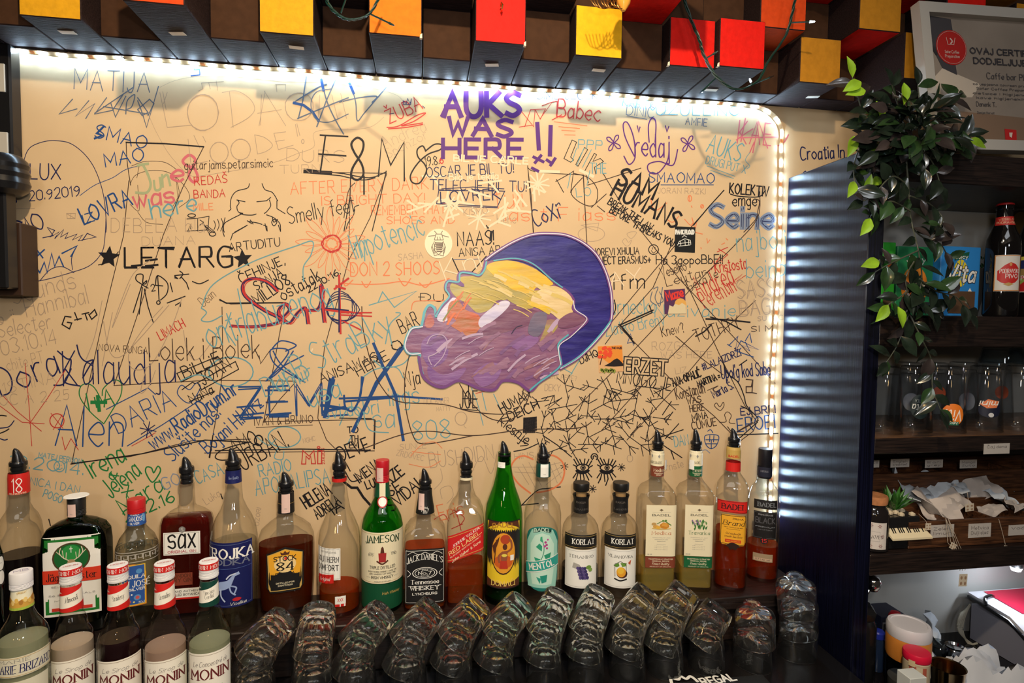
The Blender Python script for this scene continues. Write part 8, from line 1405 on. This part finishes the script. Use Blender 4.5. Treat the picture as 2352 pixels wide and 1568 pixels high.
# crumpled tissues
def tissue(label, u, v, Y, w_, h_, seed, mat):
    r = random.Random(seed); p = atY(u, v, Y); n = 13; mb = MB()
    for j in range(n):
        for i in range(n):
            x, y = i / (n - 1) - .5, j / (n - 1) - .5; z = .030 * math.sin(x * 7 + seed) * math.cos(y * 6 + seed * 2) + .018 * math.sin((x + y) * 11 + seed) - .5 * h_ * (x * x + y * y) + r.uniform(-.003, .003)
            mb.v.append((p.x + x * w_, p.y + y * .07, max(LCZ + .003 + .001 * ((i + j) % 3), p.z - .02 + z)))
    k = n * n; mb.v += [(x, y, z - .001) for x, y, z in mb.v]
    for j in range(n - 1):
        for i in range(n - 1): q = (j * n + i, j * n + i + 1, (j + 1) * n + i + 1, (j + 1) * n + i); mb.f += [q, tuple(k + v_ for v_ in reversed(q))]
    mb.m = [0] * len(mb.f); o = obj('paper_napkin', mb, mat, smooth=50, recalc=False); return tag(o, label, 'napkin', 'crumpled paper napkins')
m_tis = matte('napkin_paper', (.60, .62, .66), .8, .2); 
tissue('crumpled white napkin between the red-lidded jar and the machine', 2150, 1492, 1.06, .09, .25, 2, m_tis); tissue('large crumpled napkin heap in front of the machine', 2236, 1492, 1.01, .17, .22, 5, m_tis); tissue('lower crumpled napkin at the bottom edge', 2268, 1530, .955, .17, .12, 9, m_tis)
sachet('white triangular tea bag lying behind the white-lidded jar', atY(2142, 1440, 1.15), .05, .07, (1.1, .5, .3), m_bag, 77)
# coffee machine
t = thing('coffee_machine', 'grey coffee machine with a white and red top at the right edge', 'coffee machine', (0, 0, 0)); m_gm = matte('grey_metal_paint', (.24, .24, .29), .3, .5)
ML = atY(2222, 1400, 1.2).x; zt = atY(2222, 1372, 1.2).z; LOW = LCZ + .008; zr = atY(2352, 1372, 1.16).z
side = [(1.01, LCZ + .001), (1.01, zt - .095), (1.02, zt - .05), (1.06, zt - .02), (1.19, zt - .01), (1.19, LCZ + .001)]
m = MB(); n = len(side); m.v = [(ML, y, z) for y, z in side] + [(ML + .36, y, z) for y, z in side]; m.f = [tuple(range(n)), tuple(range(2 * n - 1, n - 1, -1))] + [(i, (i + 1) % n, n + (i + 1) % n, n + i) for i in range(n)]; m.m = [0] * len(m.f)
obj('machine_body', m, m_gm, t)
top = [(.975, zt - .090), (.985, zt - .080), (1.04, zt - .028), (1.10, zt + .004), (1.205, zt + .012), (1.205, zt + .002), (1.10, zt - .008), (1.04, zt - .040), (.98, zt - .094)]
m = MB(); n = len(top); m.v = [(ML + .004, y, z) for y, z in top] + [(ML + .37, y, z) for y, z in top]; m.f = [tuple(range(n)), tuple(range(2 * n - 1, n - 1, -1))] + [(i, (i + 1) % n, n + (i + 1) % n, n + i) for i in range(n)]; m.m = [0] * len(m.f)
obj('white_top', m, matte('white_enamel', (.72, .72, .78), .15, .5), t)
obj('red_top_panel', MB().add([(ML + .045, 1.105, zt + .0062), (ML + .37, 1.105, zt + .0062), (ML + .37, 1.20, zt + .0132), (ML + .045, 1.20, zt + .0132)], [(0, 1, 2, 3)]), matte('red_enamel', (.55, .02, .06), .2), t, recalc=False)
obj('black_trim', MB().tube([(ML + .001, y, z) for y, z in [(.978, zt - .096), (1.04, zt - .040), (1.10, zt - .006), (1.2, zt + .004)]], .004, 8), m_bp, t, smooth=True)
obj('black_trim', MB().tube(crom([(ML - .002, 1.02, zt - .05), (ML - .003, 1.03, LOW + .03), (ML - .003, 1.015, LOW + .012), (ML + .02, 1.003, LOW), (ML + .08, 1.003, LOW), (ML + .10, 1.003, LOW + .015), (ML + .11, 1.003, LOW + .03)], 6), .004, 8), m_bp, t, smooth=True)
obj('hose_loop', MB().tube(crom([(ML - .004, 1.15, zt + .006), (ML + .004, 1.16, zt + .018), (ML + .03, 1.17, zt + .018), (ML + .05, 1.18, zt + .010)], 6), .004, 8), m_bp, t, smooth=True)
t = thing('cable_bundle', 'bundle of beige cables hanging beside the coffee machine', 'cables', (0, 0, 0))
for k in range(5): obj('cable', MB().tube(crom([(ML - .004 - k * .003, 1.19, zt - .012 - k * .004), (ML - .022 - k * .004, 1.185, zt - .035), (ML - .034 - k * .003, 1.18, zt - .070), (ML - .026 + k * .002, 1.17, zt - .100), (ML - .012, 1.16, LCZ + .006)], 6), .0024, 6), matte('beige_cable', (.30, .28, .22), .5), t, smooth=True)
